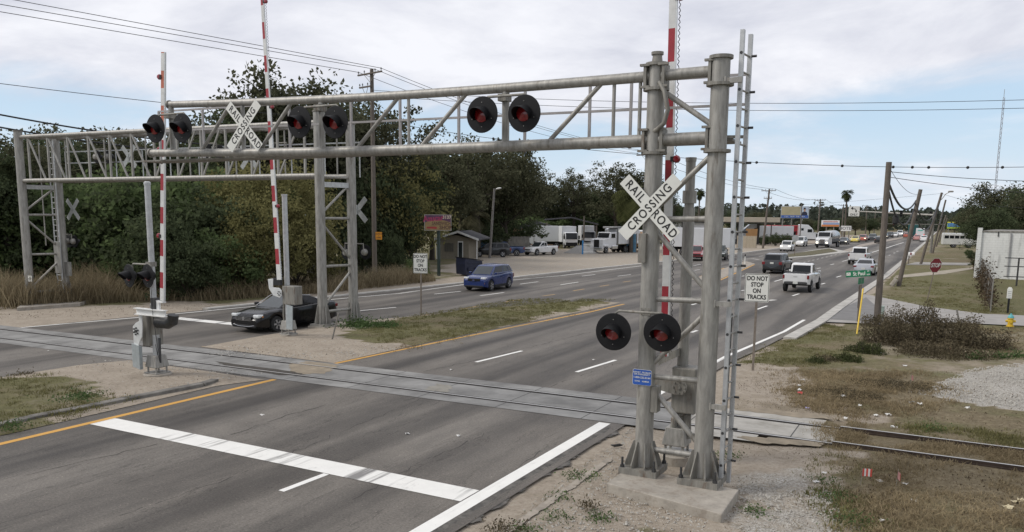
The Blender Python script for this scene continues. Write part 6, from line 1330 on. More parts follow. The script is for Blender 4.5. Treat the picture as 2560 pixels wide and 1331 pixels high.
t, p, T, w_, h_ = big_sign('billboard', 'low blue and lime billboard above the shuttle bus on the right', 2361, 2397, 555, 572, 235, M('lime_frame', (.35, .48, .06)), (-.4, .4), 'billboard'); b_ = fld('blue_field', p, T, -w_ * .48, w_ * .48, -h_ * .25, h_ * .3, M('azure_poster', (.08, .25, .52), .5, 0, .4, .7)); fld('yellow_strip', p, T, -w_ * .48, w_ * .48, h_ * .32, h_ * .47, M('yellow_strip', (.6, .5, .08)))
# ---- traffic signal mast arm
g_ = at(2321, 142); t = thing('signal_mast', 'long grey traffic signal mast arm with a left turn only sign over the road', 'traffic signal', (g_.x, g_.y, 0)); zA = zat(2321, 538, 142)
bm = nbm(); tube(bm, (g_.x, g_.y, 0), (g_.x, g_.y, zA + .5), .2, .15, n=12); ob('pole', bm, galv_old, t, smooth=True, world=True)
e_ = at(2118, 150); zE = zat(2118, 528, 150); bm = nbm(); tube(bm, (g_.x, g_.y, zA), (e_.x, e_.y, zE), .16, .09, n=10); arm_o = ob('mast_arm', bm, galv, t, smooth=True, world=True)
c_, s_, r_ = face_at(2123, 149.2); z0, z1 = zat(2123, 541, 149.2), zat(2123, 516, 149.2); T = basis(V((c_.x, c_.y, (z0 + z1) / 2)), r_, (0, 0, 1)); w_ = 23 / 1990 * 149; sp_ = ob('turn_sign', prism(nbm(), rrect(w_, z1 - z0, .05), T, .03), white_sign, t, world=True)
bm = nbm(); pts = [V((.30, -.15, 0)), V((.30, .25, 0)), V((.12, .45, 0)), V((-.22, .5, 0))]
for a, b in zip(pts, pts[1:]): bar(bm, T @ (a + V((0, 0, .04))), T @ (b + V((0, 0, .04))), .17, .02)
prism(bm, [(-.55, .5), (-.2, .22), (-.2, .78)], T, .05, .032); ob('arrow', bm, ink, sp_, world=True); text('lettering', 'ONLY', .5, ink, sp_, T @ Matrix.Translation((0, -.58, .036)), .01, sx=.9)
for x, y in ((2313, 537), (2240, 535)):
    c_ = at(x, 143.5); z_ = zat(x, y, 143.5); bm = nbm(); box(bm, -.2, .2, -.2, .2, -.55, .55, Matrix.Translation((c_.x, c_.y, z_))); sh = ob('signal_head', bm, trim, t, world=True, bevel=.05)
    for k, q in enumerate(('red', 'amber', 'green')): bm = nbm(); lathe(bm, [(.13, .2), (.15, .32), (0, .2)], Matrix.Translation((c_.x, c_.y, z_ + .33 - .33 * k)) @ Matrix.Rotation(rad(90), 4, 'X'), 10, False); ob('signal_lens', bm, trim, sh, world=True)
# far signals at the next crossing
g_ = at(2350, 330); t = thing('signal_mast', 'distant traffic signal arm with red lamps where the highway meets the horizon', 'traffic signal', (g_.x, g_.y, 0)); q_ = at(2188, 332); zA = zat(2200, 560, 331)
bm = nbm(); tube(bm, (g_.x, g_.y, 0), (g_.x, g_.y, zA + .3), .18, n=8); ob('pole', bm, galv_old, t, world=True); bm = nbm(); tube(bm, (g_.x, g_.y, zA), (q_.x, q_.y, zA), .12, .08, n=8); ob('mast_arm', bm, galv_old, t, world=True)
for x in (2196, 2224):
    c_ = at(x, 331); bm = nbm(); box(bm, -.2, .2, -.16, .16, -.85, .15, Matrix.Translation((c_.x, c_.y, zA))); sh = ob('signal_head', bm, trim, t, world=True); bm = nbm(); lathe(bm, [(.15, .17), (.15, .3), (0, .3)], Matrix.Translation((c_.x, c_.y, zA - .05)) @ Matrix.Rotation(rad(90), 4, 'X'), 10, False); ob('signal_lens', bm, M('lit_red_signal', (.9, .05, .05), .3, emit=2.5), sh, world=True)
# ================================================================ POLES AND WIRES
def upole(name, label, base, top, r0, r1, arms=(), group='wooden utility poles', cat='utility pole', arm_dir=None):
    t = thing(name, label, cat, (base.x, base.y, 0), 0, group); n_ = 6; pts = [base.lerp(top, k / n_) for k in range(n_ + 1)]; pts[0] = pts[0] - V((0, 0, .15))
    bm = nbm(); pipe(bm, pts, [r0 + (r1 - r0) * k / n_ for k in range(n_ + 1)], 14); ob('pole_shaft', bm, wood_old, t, smooth=True, world=True)
    ends = []
    for z, half, off in arms:
        k = (z - base.z) / (top.z - base.z); c_ = base.lerp(top, k); d_ = arm_dir or V((1, 0, 0)); c_ = c_ + d_ * off; y_ = V((-d_.y, d_.x, 0)) * (r1 + .06)
        bm = nbm(); bar(bm, c_ - d_ * half - y_, c_ + d_ * half - y_, .13, .11); ca = ob('crossarm', bm, wood_old, t, world=True)
        for s in (-.95, -.45, .45, .95):
            q = c_ + d_ * half * s - y_; bm = nbm(); lathe(bm, [(.02, 0), (.02, .1), (.06, .1), (.06, .16), (.035, .18), (.05, .22), (.02, .25), (0, .26)], Matrix.Translation(q + V((0, 0, .06))), 10, False); ob('insulator', bm, M('insulator_grey', (.16, .16, .16), .3), ca, smooth=True, world=True); ends.append(q + V((0, 0, .25)))
        bm = nbm()
        for s in (-1, 1): bar(bm, c_ + d_ * half * .5 * s - y_, c_ - V((0, 0, .7)) - y_ * .8, .03, .03)
        ob('arm_brace', bm, galv_old, ca, world=True)
    return t, ends
b0 = G(937, 690); h0 = hat(b0, 935, 174); dU = (V((-30, 100, 0)) - V((-41.8, 53, 0))).normalized(); aU = V((dU.y, -dU.x, 0))
U0, e0 = upole('utility_pole', 'tall brown utility pole with two crossarms before the trees behind the gantry', b0, V((b0.x, b0.y, h0)), .21, .15, ((h0 - .35, 1.55, 0), (hat(b0, 935, 217), .75, -.62)), arm_dir=aU)
bm = nbm(); T = basis(PVp(947, 590, b0.y - .25), (1, .1, 0), (0, 0, 1)); prism(bm, rrect(.62, .62, .02), T, .01); st = ob('warning_plate', bm, M('orange_plate', (.52, .22, .02), .5, 0, .15, 4), U0, world=True); text('lettering', 'CAUTION\n!\nCABLE', .15, M('brown_ink'), st, T @ Matrix.Translation((0, 0, .013)), .004)
d1 = 104.; x1_ = at(1607, d1); z1_ = zat(1607, 380, d1); U1, e1 = upole('utility_pole', 'utility pole hidden behind the gantry tower with only its crossarm showing', x1_, V((x1_.x, x1_.y, z1_)), .2, .15, ((z1_ - .4, 1.4, 0),), arm_dir=aU)
def up(x, yb, xt, yt, label, arms=True, r0=.2, dist=None, half=1.3):
    g_ = G(x, yb) if dist is None else at(x, dist); g_.z = 0; k = math.hypot(g_.x, g_.y); z_ = zat(xt, yt, k); tp = at(xt, k); tp.z = z_
    return upole('utility_pole', label, g_, tp, r0, r0 * .72, ((z_ - .3, half, 0), (z_ - 1.6, half * .55, 0)) if arms else (), arm_dir=aU if arms else None)
U2, e2 = up(1907, 621, 1911, 473, 'utility pole with two crossarms standing left of the billboard'); U3, e3 = up(2037, 600, 2038, 498, 'utility pole with crossarm right of the billboard', dist=205)
U4, e4 = up(2096, 590, 2096, 511, 'utility pole near the tall palm by the striped shop sign', dist=262); U5, e5 = up(2155, 590, 2154, 513, 'utility pole just left of the nearest bare pole, far off', dist=300); U6, e6 = up(2176, 585, 2176, 520, 'thin utility pole behind the turn arrow sign, farthest with a crossarm', dist=340, half=1.0)
up(1921, 608, 1921, 545, 'short bare pole left of the billboard legs', False, .13, 172); up(1993, 605, 1993, 511, 'thin dark bare pole in front of the billboard portrait', False, .12, 178); up(1457, 622, 1457, 540, 'bare wooden pole at the back of the lot above the gravel heap', False, .13, 122)
RP = [(2192, 806, 2200, 406, .165, 'thick bare utility pole nearest on the right, rising above the brown bush'), (2246, 716, 2283, 474, .17, 'bare utility pole leaning right, second along the right verge'), (2301, 662, 2336, 482, .155, 'leaning utility pole carrying a lamp, third along the right verge'), (2331, 634, 2347, 500, .15, 'bare pole behind the leaning lamp pole on the right verge'), (2340, 617, 2351, 538, .15, 'fifth bare pole along the right verge, near the shuttle bus'), (2347, 607, 2355, 545, .14, 'farthest bare pole along the right verge')]
rtop = []
for xb, yb, xt, yt, r0, lb in RP: g_ = G(xb, yb); k = math.hypot(g_.x, g_.y); tp = at(xt, k); tp.z = zat(xt, yt, k); t_, _ = upole('utility_pole', lb, g_, tp, r0, r0 * .8); rtop.append((g_, tp, t_))
bm = nbm(); bar(bm, rtop[1][0] + V((-.5, -.3, 0)), rtop[1][0] + V((-.15, -.3, .55)), .35, .35); ob('concrete_lump', bm, conc, rtop[1][2], world=True, bevel=.1)
tp = rtop[2][1]; bm = nbm(); pipe(bm, [tp - V((0, 0, .8)), tp + V((.4, 0, -.15)), tp + V((.75, 0, .05))], .04, 8); bo = ob('lamp_bracket', bm, galv, rtop[2][2], world=True); bm = nbm(); box(bm, .6, 1.15, -.18, .18, .02, .2, Matrix.Translation(tp)); ob('lamp_head', bm, galv, rtop[2][2], world=True, bevel=.06)
cab = 'cables of the pole line'
def span(a, b, r, sag, lb, g_=None): return wire('power_cable', (a, b), r, lb, 'cable', g_ or 'overhead cables of the left pole line', sag)
for i, (xa, ya_, dd) in enumerate(((-60, 17, 58), (-60, -2, 59), (-60, -21, 60))):
    p = at(xa, dd); p.z = zat(xa, ya_, dd); q = e0[(0, 2, 3)[i]]; span(p + (p - q) * .25, q, .022, -.0, ('lowest', 'middle', 'highest')[i] + ' of three thin cables from the top left corner to the tall brown pole')
for i in range(3): span(e0[(0, 2, 3)[i]], e1[(0, 2, 3)[i]], .02, .9, 'thin cable from the tall brown pole to the pole behind the tower', 'three cables running right from the tall brown pole')
for A, B, nm in ((e1, e2, 'thin cable between the tower and the billboard pole'), (e2, e3, 'thin cable crossing above the billboard'), (e3, e4, 'far cable between the billboard and the tall palm')):
    for i in (0, 3): span(A[i], B[i], .025, .8, nm, nm.replace('thin cable', 'pair of cables').replace('far cable', 'pair of cables'))
def hw(x, y, d): p = at(x, d); p.z = zat(x, y, d); return p
span(hw(-120, 258, 52), hw(937, 372, 66.7), .05, .9, 'thick dark upper cable at the left edge above the bridge gantry'); span(hw(-120, 291, 52), hw(937, 384, 66.7), .05, 1.0, 'thick dark lower cable at the left edge above the bridge gantry'); span(hw(-120, 192, 56), hw(937, 306, 66.7), .02, .2, 'single thin cable at the left edge between the two groups of cables')
span(hw(937, 226, 66.7), hw(2900, 240, 62), .016, .75, 'upper of two level wires across the sky on the right'); span(hw(937, 240, 66.7), hw(2900, 262, 62), .016, .75, 'lower of two level wires across the sky on the right')
a, b = hw(937, 300, 66.7), hw(2900, 408, 66); wr = wire('marked_cable', (a, b), .018, 'slack wire strung with dark marker balls right of the tower', 'cable', None, 1.55)
for x in (1233, 1246, 1381, 1893, 2108, 2236, 2284, 2325, 2423, 2510):
    rd = ray(x, 380); rd2 = V((rd.x, rd.y)); n2 = V((-rd2.y, rd2.x)); tt = -V((a.x, a.y)).dot(n2) / V((b.x - a.x, b.y - a.y)).dot(n2); p = a.lerp(b, tt) - V((0, 0, 1.55 * 4 * tt * (1 - tt)))
    bm = nbm(); bmesh.ops.create_icosphere(bm, subdivisions=2, radius=.10, matrix=Matrix.Translation(p - wr.location)); ob('marker_ball', bm, wire_m, wr, smooth=True)
A_, B_, C_ = rtop[0][1], rtop[1][1], rtop[2][1]
span(A_ - V((0, 0, .45)), hw(2900, 452, 50), .014, .25, 'upper wire from the nearest bare pole to the right edge'); span(A_ - V((0, 0, .7)), hw(2900, 492, 50), .014, .3, 'lower wire from the nearest bare pole to the right edge')
pa, pb = hw(2206, 464, 44.6), hw(2274, 502, 69.9); span(pa, pb, .06, .9, 'upper thick drooping cable bundle between the first two right poles'); pa2 = hw(2206, 482, 44.6); pb2 = hw(2274, 510, 69.9); cb_ = span(pa2, pb2, .055, 1.6, 'lower thick drooping cable bundle with a black splice case between the right poles')
c_ = pa2.lerp(pb2, .22) - V((0, 0, 1.6 * 4 * .22 * .78)); bm = nbm(); T_, l_ = frame_z(c_ - V((0, 0, .5)), c_ + V((.02, .1, .12))); lathe(bm, [(.05, 0), (.15, .08), (.17, .4), (.1, .56), (.03, .62)], Matrix.Translation(-cb_.location) @ T_, 12); ob('splice_case', bm, rubber, cb_, smooth=True)
for i in range(1, 4):
    (g0, t0, _), (g1_, t1, _) = rtop[i], rtop[i + 1]
    for k, f in enumerate((.82, .76)): span(g0.lerp(t0, f), g1_.lerp(t1, f), .05, 1.3 + .4 * k, 'thick cable bundle sagging between the leaning right poles', 'cable bundles between the leaning right poles')
span(A_ - V((0, 0, .2)), B_ - V((0, 0, .3)), .012, .5, 'thin top wire between the first two right poles'); span(hw(1700, 520, 200), C_ - V((0, 0, .1)), .012, .6, 'thin service wire crossing the road to the leaning lamp pole'); span(C_ - V((0, 0, .1)), hw(2560, 520, 90), .014, .4, 'thin wire from the leaning lamp pole to the dark trees')
# radio mast
g_ = at(2466, 360); zt = zat(2495, 245, 360); t = thing('radio_mast', 'very tall thin lattice radio mast far off above the right trees', 'radio mast', (g_.x, g_.y, 0)); w_ = .35; bm = nbm(); cs = [(w_, 0), (-w_ * .5, w_ * .87), (-w_ * .5, -w_ * .87)]
for x, y in cs: box(bm, x - .08, x + .08, y - .08, y + .08, 0, zt)
z = 0; k = 0
while z < zt - 1.2:
    p, q = cs[k % 3], cs[(k + 1) % 3]; bar(bm, (p[0], p[1], z), (q[0], q[1], z + 1.2), .09, .09); z += .6; k += 1
ob('lattice', bm, M('mast_grey', (.32, .32, .34), .6), t); ob('antenna', tube(nbm(), (0, 0, zt - .2), (0, 0, zt + 3), .08, n=6), galv, t)
# ================================================================ VEGETATION
def leaf_mat(name, dark, light, tr=.25, patch=.5):
    if name in MATS: return MATS[name]
    mt = bpy.data.materials.new(name); MATS[name] = mt; mt.use_nodes = True; t = mt.node_tree; n = t.nodes; l = t.links; n.clear()
    g_ = n.new('ShaderNodeNewGeometry'); tcn = n.new('ShaderNodeTexCoord'); nz = n.new('ShaderNodeTexNoise'); nz.inputs['Scale'].default_value = patch; nz.inputs['Detail'].default_value = 3; l.new(tcn.outputs['Object'], nz.inputs['Vector'])
    ad = n.new('ShaderNodeMath'); ad.operation = 'MULTIPLY_ADD'; ad.inputs[1].default_value = .55; l.new(g_.outputs['Random Per Island'], ad.inputs[0])
    sb = n.new('ShaderNodeMath'); sb.operation = 'MULTIPLY_ADD'; sb.inputs[1].default_value = 1.1; sb.inputs[2].default_value = -.3; l.new(nz.outputs[0], sb.inputs[0]); l.new(sb.outputs[0], ad.inputs[2])
    mx_ = n.new('ShaderNodeMix'); mx_.data_type = 'RGBA'; l.new(ad.outputs[0], mx_.inputs[0]); mx_.inputs[6].default_value = (*dark, 1); mx_.inputs[7].default_value = (*light, 1)
    d = n.new('ShaderNodeBsdfDiffuse'); tl = n.new('ShaderNodeBsdfTranslucent'); ms = n.new('ShaderNodeMixShader'); ms.inputs[0].default_value = tr; o = n.new('ShaderNodeOutputMaterial')
    for s in (d, tl): l.new(mx_.outputs[2], s.inputs[0])
    l.new(d.outputs[0], ms.inputs[1]); l.new(tl.outputs[0], ms.inputs[2]); l.new(ms.outputs[0], o.inputs[0]); return mt
def quads(c, s, rs, asp=.6, up=.35):
    """c (n,3) centres, s (n,) sizes -> leaf quads in random attitudes"""
    n = len(c); a = rs.normal(size=(n, 3)); a /= np.linalg.norm(a, axis=1)[:, None]; nn = rs.normal(size=(n, 3)); nn[:, 2] += up * 2; b = np.cross(a, nn); b /= np.linalg.norm(b, axis=1)[:, None] + 1e-9
    a = a * s[:, None] * .5; b = b * s[:, None] * .5 * asp; v = np.stack([c - a, c + b - a * .1, c + a, c - b - a * .1], 1).reshape(-1, 3); return v, np.arange(n * 4).reshape(n, 4)
def crown(rs, nclus, per, R_, H_, z0, cr, size, hollow=.55, top=1.0):
    """leaf clumps through an uneven ellipsoid of radius R_, from z0 up H_"""
    u = rs.normal(size=(nclus, 3)); u /= np.linalg.norm(u, axis=1)[:, None]; r = hollow + (1 - hollow) * rs.rand(nclus) ** .6; lob = 1 + .22 * np.sin(3 * np.arctan2(u[:, 1], u[:, 0]) + rs.rand() * 6) + .12 * rs.normal(size=nclus)
    c = u * (r * lob)[:, None] * np.array([R_, R_, H_ / 2]); c[:, 2] += z0 + H_ / 2; c = c[c[:, 2] > z0 * .6]
    k = np.repeat(np.arange(len(c)), per); rad_ = cr * (.6 + .8 * rs.rand(len(c))); q = np.clip(rs.normal(size=(len(k), 3)), -1.7, 1.7) * rad_[k][:, None] * np.array([.55, .55, .38]) + c[k]
    return q, size * (.55 + .9 * rs.rand(len(q))), c
bark = M('dark_bark', (.045, .036, .028), .95, 0, .4, 5, .5, stretch=(3, 3, .5))
def tree_proto(name, label, seed, R_, H_, z0, nclus, per, cr, size, lm, tr_r=.28, up=.35, hollow=.5):
    rs = np.random.RandomState(seed); t = thing(name, label, 'tree', (0, 0, -500)); q, s, c = crown(rs, nclus, per, R_, H_, z0, cr, size, hollow)
    v, f = quads(q, s, rs, .62, up); meshnp('crown', v, f, lm, t); bm = nbm(); top = z0 + H_ * .55
    pipe(bm, [(0, 0, -.2), (.1, .05, z0 * .5), (-.1, .1, z0), (.15, 0, top)], [tr_r * 1.25, tr_r, tr_r * .85, tr_r * .3], 10); idx = rs.choice(len(c), min(len(c), 16), False)
    for i in idx:
        zb_ = z0 * (.7 + .6 * rs.rand()); p0 = V((0, .05, min(zb_, top * .8))); p2 = V(c[i]); p1 = p0.lerp(p2, .5) + V((0, 0, -.06 * (p2 - p0).length)); pipe(bm, [p0, p1, p2], [tr_r * .45, tr_r * .26, tr_r * .08], 6)
    ob('trunk', bm, bark, t, smooth=True); return t
lm_oak = leaf_mat('oak_leaves', (.036, .042, .024), (.15, .15, .092), .35, .35); lm_mid = leaf_mat('mid_green_leaves', (.040, .062, .027), (.175, .225, .100), .42, .45); lm_dark = leaf_mat('dark_leaves', (.034, .046, .028), (.125, .150, .078), .38, .4); lm_olive = leaf_mat('olive_leaves', (.085, .084, .034), (.28, .26, .115), .45, .5); lm_far = leaf_mat('far_leaves', (.032, .042, .034), (.085, .095, .075), .2, .05)
O1 = tree_proto('oak_tree', 'x', 1, 5.6, 9.5, 4.5, 170, 115, 1.4, .34, lm_oak, .34); O2 = tree_proto('oak_tree', 'x', 2, 4.6, 10.5, 3.6, 150, 110, 1.25, .33, lm_dark, .3); O3 = tree_proto('oak_tree', 'x', 3, 4.2, 8.0, 4.8, 95, 85, .85, .27, lm_oak, .26, hollow=.35)
B1 = tree_proto('bush', 'x', 4, 3.0, 4.6, .3, 95, 85, .8, .26, lm_mid, .09, hollow=.6); B2 = tree_proto('bush', 'x', 5, 2.8, 5.2, .4, 90, 85, .8, .25, lm_dark, .09, hollow=.6); B3 = tree_proto('bush', 'x', 6, 2.8, 6.6, .5, 100, 60, .7, .20, lm_olive, .09, hollow=.35)
for p in (O1, O2, O3, B1, B2, B3): p['proto'] = 1
T_H = {O1.name: 14.0, O2.name: 14.1, O3.name: 12.8, B1.name: 4.9, B2.name: 5.6, B3.name: 7.1}
used = set()
def plant(pr, x, dist, ytop, lb, grp=None, cat=None, sx=1.0, ysink=0.0):
    """copy of a plant on a bearing, scaled so its top reaches the photo's row"""
    g_ = at(x, dist); z_ = zat(x, ytop, dist); k = z_ / T_H[pr.name if pr.name in T_H else pr.name]; s = (k * sx, k * sx, k)
    if pr.name not in used: used.add(pr.name); o = pr; o.location = (g_.x, g_.y, 0); o.scale = s; o.rotation_euler = (0, 0, rnd.uniform(0, 6.28)); o['label'] = lb
    else: o = dup(pr, (g_.x, g_.y, 0), rnd.uniform(0, 6.28), lb, None, s)
    if 'proto' in o: del o['proto']
    if grp: o['group'] = grp
    if cat: o['category'] = cat
    return o
LT = 'dark tree crown in the wood behind the bridge gantry'; GLT = 'trees of the wood behind the bridge gantry'
for pr, x, d, y, sx in ((O2, -60, 62, 372, 1.1), (O1, 40, 70, 362, 1.1), (O2, 130, 74, 352, 1.0), (O1, 230, 80, 350, 1.0), (O3, 300, 76, 340, 1.0), (O1, 360, 82, 352, 1.0), (O2, 450, 78, 358, 1.1), (O1, 540, 84, 330, 1.0), (O2, 610, 74, 300, 1.0), (O1, 860, 90, 285, .9), (O2, 1010, 84, 385, 1.0), (O1, 1080, 92, 395, 1.0), (O2, 1130, 110, 372, 1.1)): plant(pr, x, d, y, LT, GLT, 'tree', sx)
plant(O1, 740, 76, 218, 'tallest dark oak tree, rising above the beam left of the tall brown pole', None, 'tree', .95); plant(O3, 670, 80, 240, 'loose crowned oak tree just left of the tallest oak', None, 'tree', 1.0); plant(O3, 810, 78, 235, 'loose crowned oak tree touching the tall brown pole', None, 'tree', 1.0); plant(O3, 965, 80, 268, 'loose crowned tree just right of the tall brown pole', None, 'tree', 1.0)
LR = 'dark oak tree behind the parked trucks on the sandy lot'; GLR = 'oak trees behind the sandy lot'
for pr, x, d, y, sx in ((O3, 1195, 104, 350, 1.0), (O1, 1262, 112, 378, 1.0), (O2, 1190, 120, 400, 1.3), (O1, 1318, 156, 428, .9), (O2, 1370, 165, 470, 1.1), (O3, 1432, 158, 428, 1.0), (O1, 1455, 170, 470, 1.0), (O3, 1535, 150, 412, 1.15), (O1, 1590, 150, 440, 1.0), (O2, 1500, 168, 480, 1.2), (O2, 1640, 160, 470, 1.0)): plant(pr, x, d, y, LR, GLR, 'tree', sx)
for pr, x, d, y, sx in ((B2, 1250, 122, 520, 1.6), (B2, 1310, 160, 525, 1.7), (B2, 1390, 166, 520, 1.9), (B2, 1480, 170, 520, 1.9), (B2, 1570, 164, 520, 1.9), (B1, 1345, 150, 545, 1.5), (B1, 1440, 160, 545, 1.5), (B2, 1190, 110, 530, 1.4)): plant(pr, x, d, y, 'dark bushy understorey tree at the back of the sandy lot', 'understorey behind the sandy lot', 'tree', sx)
BL = 'dense dark green bush in the thicket behind the far lanes'; GB = 'bushes of the thicket behind the far lanes'
for i, (x, d, y) in enumerate(((-30, 63, 520), (60, 64, 500), (150, 64, 480), (215, 63, 520), (255, 63, 440), (330, 58, 470), (370, 58, 455), (420, 52, 540), (455, 60, 470), (520, 55, 500), (560, 60, 450), (470, 50, 600), (350, 55, 610), (250, 60, 600), (560, 52, 590), (850, 74, 480), (905, 74, 430), (960, 78, 420), (1000, 76, 470), (860, 60, 640), (905, 72, 540), (985, 70, 590), (930, 76, 500))): plant((B1, B2)[i % 2 if x < 840 else 1], x, d, y, BL, GB, 'bush', 1.0 if x < 900 else .6)
for x, d, y in ((600, 57, 420), (645, 58, 400), (700, 58, 395), (760, 60, 410), (660, 53, 480), (740, 55, 500), (610, 52, 560), (1035, 84, 400), (990, 76, 400), (790, 56, 560)): plant(B3, x, d, y, 'olive yellow thin branched bush in the thicket between the gates and the tall pole' if x < 900 else 'yellow green small tree right of the tall brown pole', 'olive bushes of the thicket' if x < 900 else 'yellow green trees by the tall brown pole', 'bush', .95)
for x, d, y in ((1045, 64, 650),): plant(B1, x, d, y, 'green bush growing round the pole of the sandwich shop sign', 'bushes round the restaurant sign', 'bush', 1.0)
# right hand trees
for pr, x, d, y, sx in ((O2, 2440, 150, 505, 1.2), (O1, 2490, 128, 472, 1.1), (O2, 2540, 120, 480, 1.1), (O1, 2600, 118, 472, 1.1), (O2, 2680, 110, 470, 1.1), (O1, 2420, 190, 530, 1.1), (O2, 2470, 112, 530, 1.3)): plant(pr, x, d, y, 'dark oak tree behind the white building', 'oak trees behind the white building', 'tree', sx)
for pr, x, d, y, sx in ((B2, 2445, 96, 640, 1.0), (B2, 2425, 118, 630, 1.0), (B1, 2415, 135, 625, 1.0)): plant(pr, x, d, y, 'scrubby dark bush at the left corner of the white building', 'scrub at the corner of the white building', 'bush', sx)
for x, d, y in ((1908, 162, 590), (1935, 160, 586), (1960, 165, 588), (1985, 170, 592)): plant(B2, x, d, y, 'low dark shrub in front of the red shop', 'shrubs before the red shop', 'bush', 1.2)
for pr, x, d, y, sx in ((O2, 2045, 265, 552, 1.6), (O1, 2010, 280, 550, 1.6), (O2, 2085, 270, 548, 1.4), (O1, 2130, 290, 545, 1.5), (O2, 2165, 320, 548, 1.6), (O1, 2205, 360, 545, 1.6), (O2, 1830, 235, 528, 1.2), (O1, 1770, 240, 525, 1.3), (O2, 1690, 230, 520, 1.3), (O1, 1890, 260, 532, 1.3), (O2, 2400, 300, 548, 1.3), (O1, 2375, 330, 545, 1.3), (O2, 2345, 420, 552, 1.4)): plant(pr, x, d, y, 'dark distant tree along the far part of the highway', 'distant trees along the highway', 'tree', sx)
# distant wood: one mass
rs = np.random.RandomState(9); cs, ss = [], []
for k in range(17000):
    x = rs.uniform(1560, 2700); d = rs.uniform(420, 700); p = at(x, d); h_ = (9 + 5 * vnoise(np.array([x * .05]), np.array([d * .02]), 1.0)[0]) * (.85 if x > 2200 else 1)
    cs.append((p.x, p.y, h_ * rs.rand() ** .7)); ss.append(2.2 * (.5 + rs.rand()))
v, f = quads(np.array(cs), np.array(ss), rs, .8, .2); tag(meshnp('distant_wood', v, f, lm_far), 'grey green line of woods along the horizon', 'wood', None, 'stuff')
# ---- palms
def palm(name, label, g_, h_, r0, nf, fl, lm, droop=1.0, skirt=0, seed=0, lean=(0, 0)):
    rs = np.random.RandomState(seed + 40); t = thing(name, label, 'palm tree', (g_.x, g_.y, 0)); top = V((lean[0], lean[1], h_)); ob('trunk', pipe(nbm(), [(0, 0, -.2), (top.x * .3, top.y * .3, h_ * .5), top], [r0 * 1.2, r0, r0 * .85], 10), M('palm_bark', (.09, .075, .06), .95, 0, .3, 6, .4), t, smooth=True)
    vs_, fs = [], []
    for k in range(nf + skirt):
        az = rs.rand() * 6.28; e0_ = (rs.uniform(-.25, 1.25) if k < nf else rs.uniform(-1.4, -1.0)); L_ = fl * rs.uniform(.8, 1.1); p = np.array(top); d = np.array([math.cos(az) * math.cos(e0_), math.sin(az) * math.cos(e0_), math.sin(e0_)]); ns = 9
        for i in range(ns):
            p2 = p + d * L_ / ns; d = d + np.array([0, 0, -.22 * droop]); d /= np.linalg.norm(d); sd_ = np.cross(d, [0, 0, 1]); sd_ /= np.linalg.norm(sd_) + 1e-6; w_ = fl * .30 * math.sin(math.pi * (.12 + .8 * i / ns)) 
            for s in (1, -1):
                for j in (0, .5):
                    a = p + (p2 - p) * j; tip = a + sd_ * s * w_ + d * w_ * .55 + np.array([0, 0, -.35 * w_]); b_ = len(vs_); vs_ += [a, a + (p2 - p) * .34, tip + (p2 - p) * .1, tip]; fs.append([b_, b_ + 1, b_ + 2, b_ + 3])
            p = p2
    meshnp('crown', np.array(vs_), np.array(fs), lm, t); return t
lm_palm = leaf_mat('palm_leaves', (.020, .028, .014), (.075, .085, .040), .2, .6)
d = 190; palm('tall_palm', 'tall thin palm seen between the tower posts above the trees', at(1740, d), zat(1740, 480, d), .18, 30, 1.9, lm_palm, 1.2, 10, 1, (0, 0)); d = 250; palm('tall_palm', 'tall thin palm standing right of the striped shop sign', at(2103, d), zat(2104, 484, d), .22, 34, 2.3, lm_palm, 1.2, 10, 2)
d = 74; palm('cabbage_palm', 'cabbage palm in the dark wood above the restaurant sign', at(1150, 106), zat(1150, 470, 106), .22, 30, 2.6, lm_palm, 1.3, 14, 3); palm('cabbage_palm', 'low cabbage palm with drooping pale fronds beside the lamp post', at(1184, 104), zat(1184, 540, 104), .2, 18, 3.0, leaf_mat('pale_palm_leaves', (.05, .05, .03), (.16, .15, .09), .2), 1.0, 6, 4)
palm('cabbage_palm', 'drooping palm at the left of the tower crossbuck', at(1575, 118), zat(1575, 500, 118), .25, 34, 4.2, leaf_mat('yellowish_palm_leaves', (.03, .036, .014), (.10, .105, .045), .2), 1.5, 12, 5); palm('cabbage_palm', 'palm crown in the thicket left of the olive bushes', at(540, 66), zat(540, 440, 66), .2, 26, 2.0, lm_palm, 1.4, 8, 6); palm('cabbage_palm', 'palm crown at the left end of the wood behind the left gantry post', at(25, 62), zat(25, 430, 62), .2, 30, 2.6, lm_palm, 1.5, 12, 7)
# ---- grasses
def blades(pts, h, w_, rs, lean=.5):
    """pts (n,3); h, w_ (n,) -> one bent blade each (two quads' worth of width, tapering)"""
    n = len(pts); az = rs.rand(n) * 6.283; ln = lean * rs.rand(n) * h; dx = np.stack([np.cos(az) * ln, np.sin(az) * ln, h], 1); sd_ = rs.rand(n) * 6.283; s = np.stack([np.cos(sd_) * w_ / 2, np.sin(sd_) * w_ / 2, np.zeros(n)], 1)
    m_ = pts + dx * np.array([.35, .35, .6]); return np.stack([pts - s, pts + s, m_ + s * .75, m_ - s * .75, m_ - s * .75, m_ + s * .75, pts + dx + s * .12, pts + dx - s * .12], 1).reshape(-1, 3), np.arange(n * 8).reshape(n * 2, 4)
def scatter(poly, n, rs):
    P = np.array(poly); lo, hi = P.min(0), P.max(0); q = lo + (hi - lo) * rs.rand(int(n * 2.5), 2); k = pip(poly, q[:, 0], q[:, 1]); return q[k][:n]
lm_tan = leaf_mat('dry_grass', (.115, .09, .056), (.40, .335, .215), .3, .25); lm_turf = leaf_mat('turf_grass', (.07, .068, .028), (.27, .25, .12), .3, .5); lm_brown = leaf_mat('brown_grass', (.115, .09, .055), (.42, .34, .21), .3, .5); lm_weed = leaf_mat('weed_leaves', (.035, .06, .024), (.13, .19, .075), .3, 1.5)
rs = np.random.RandomState(21)
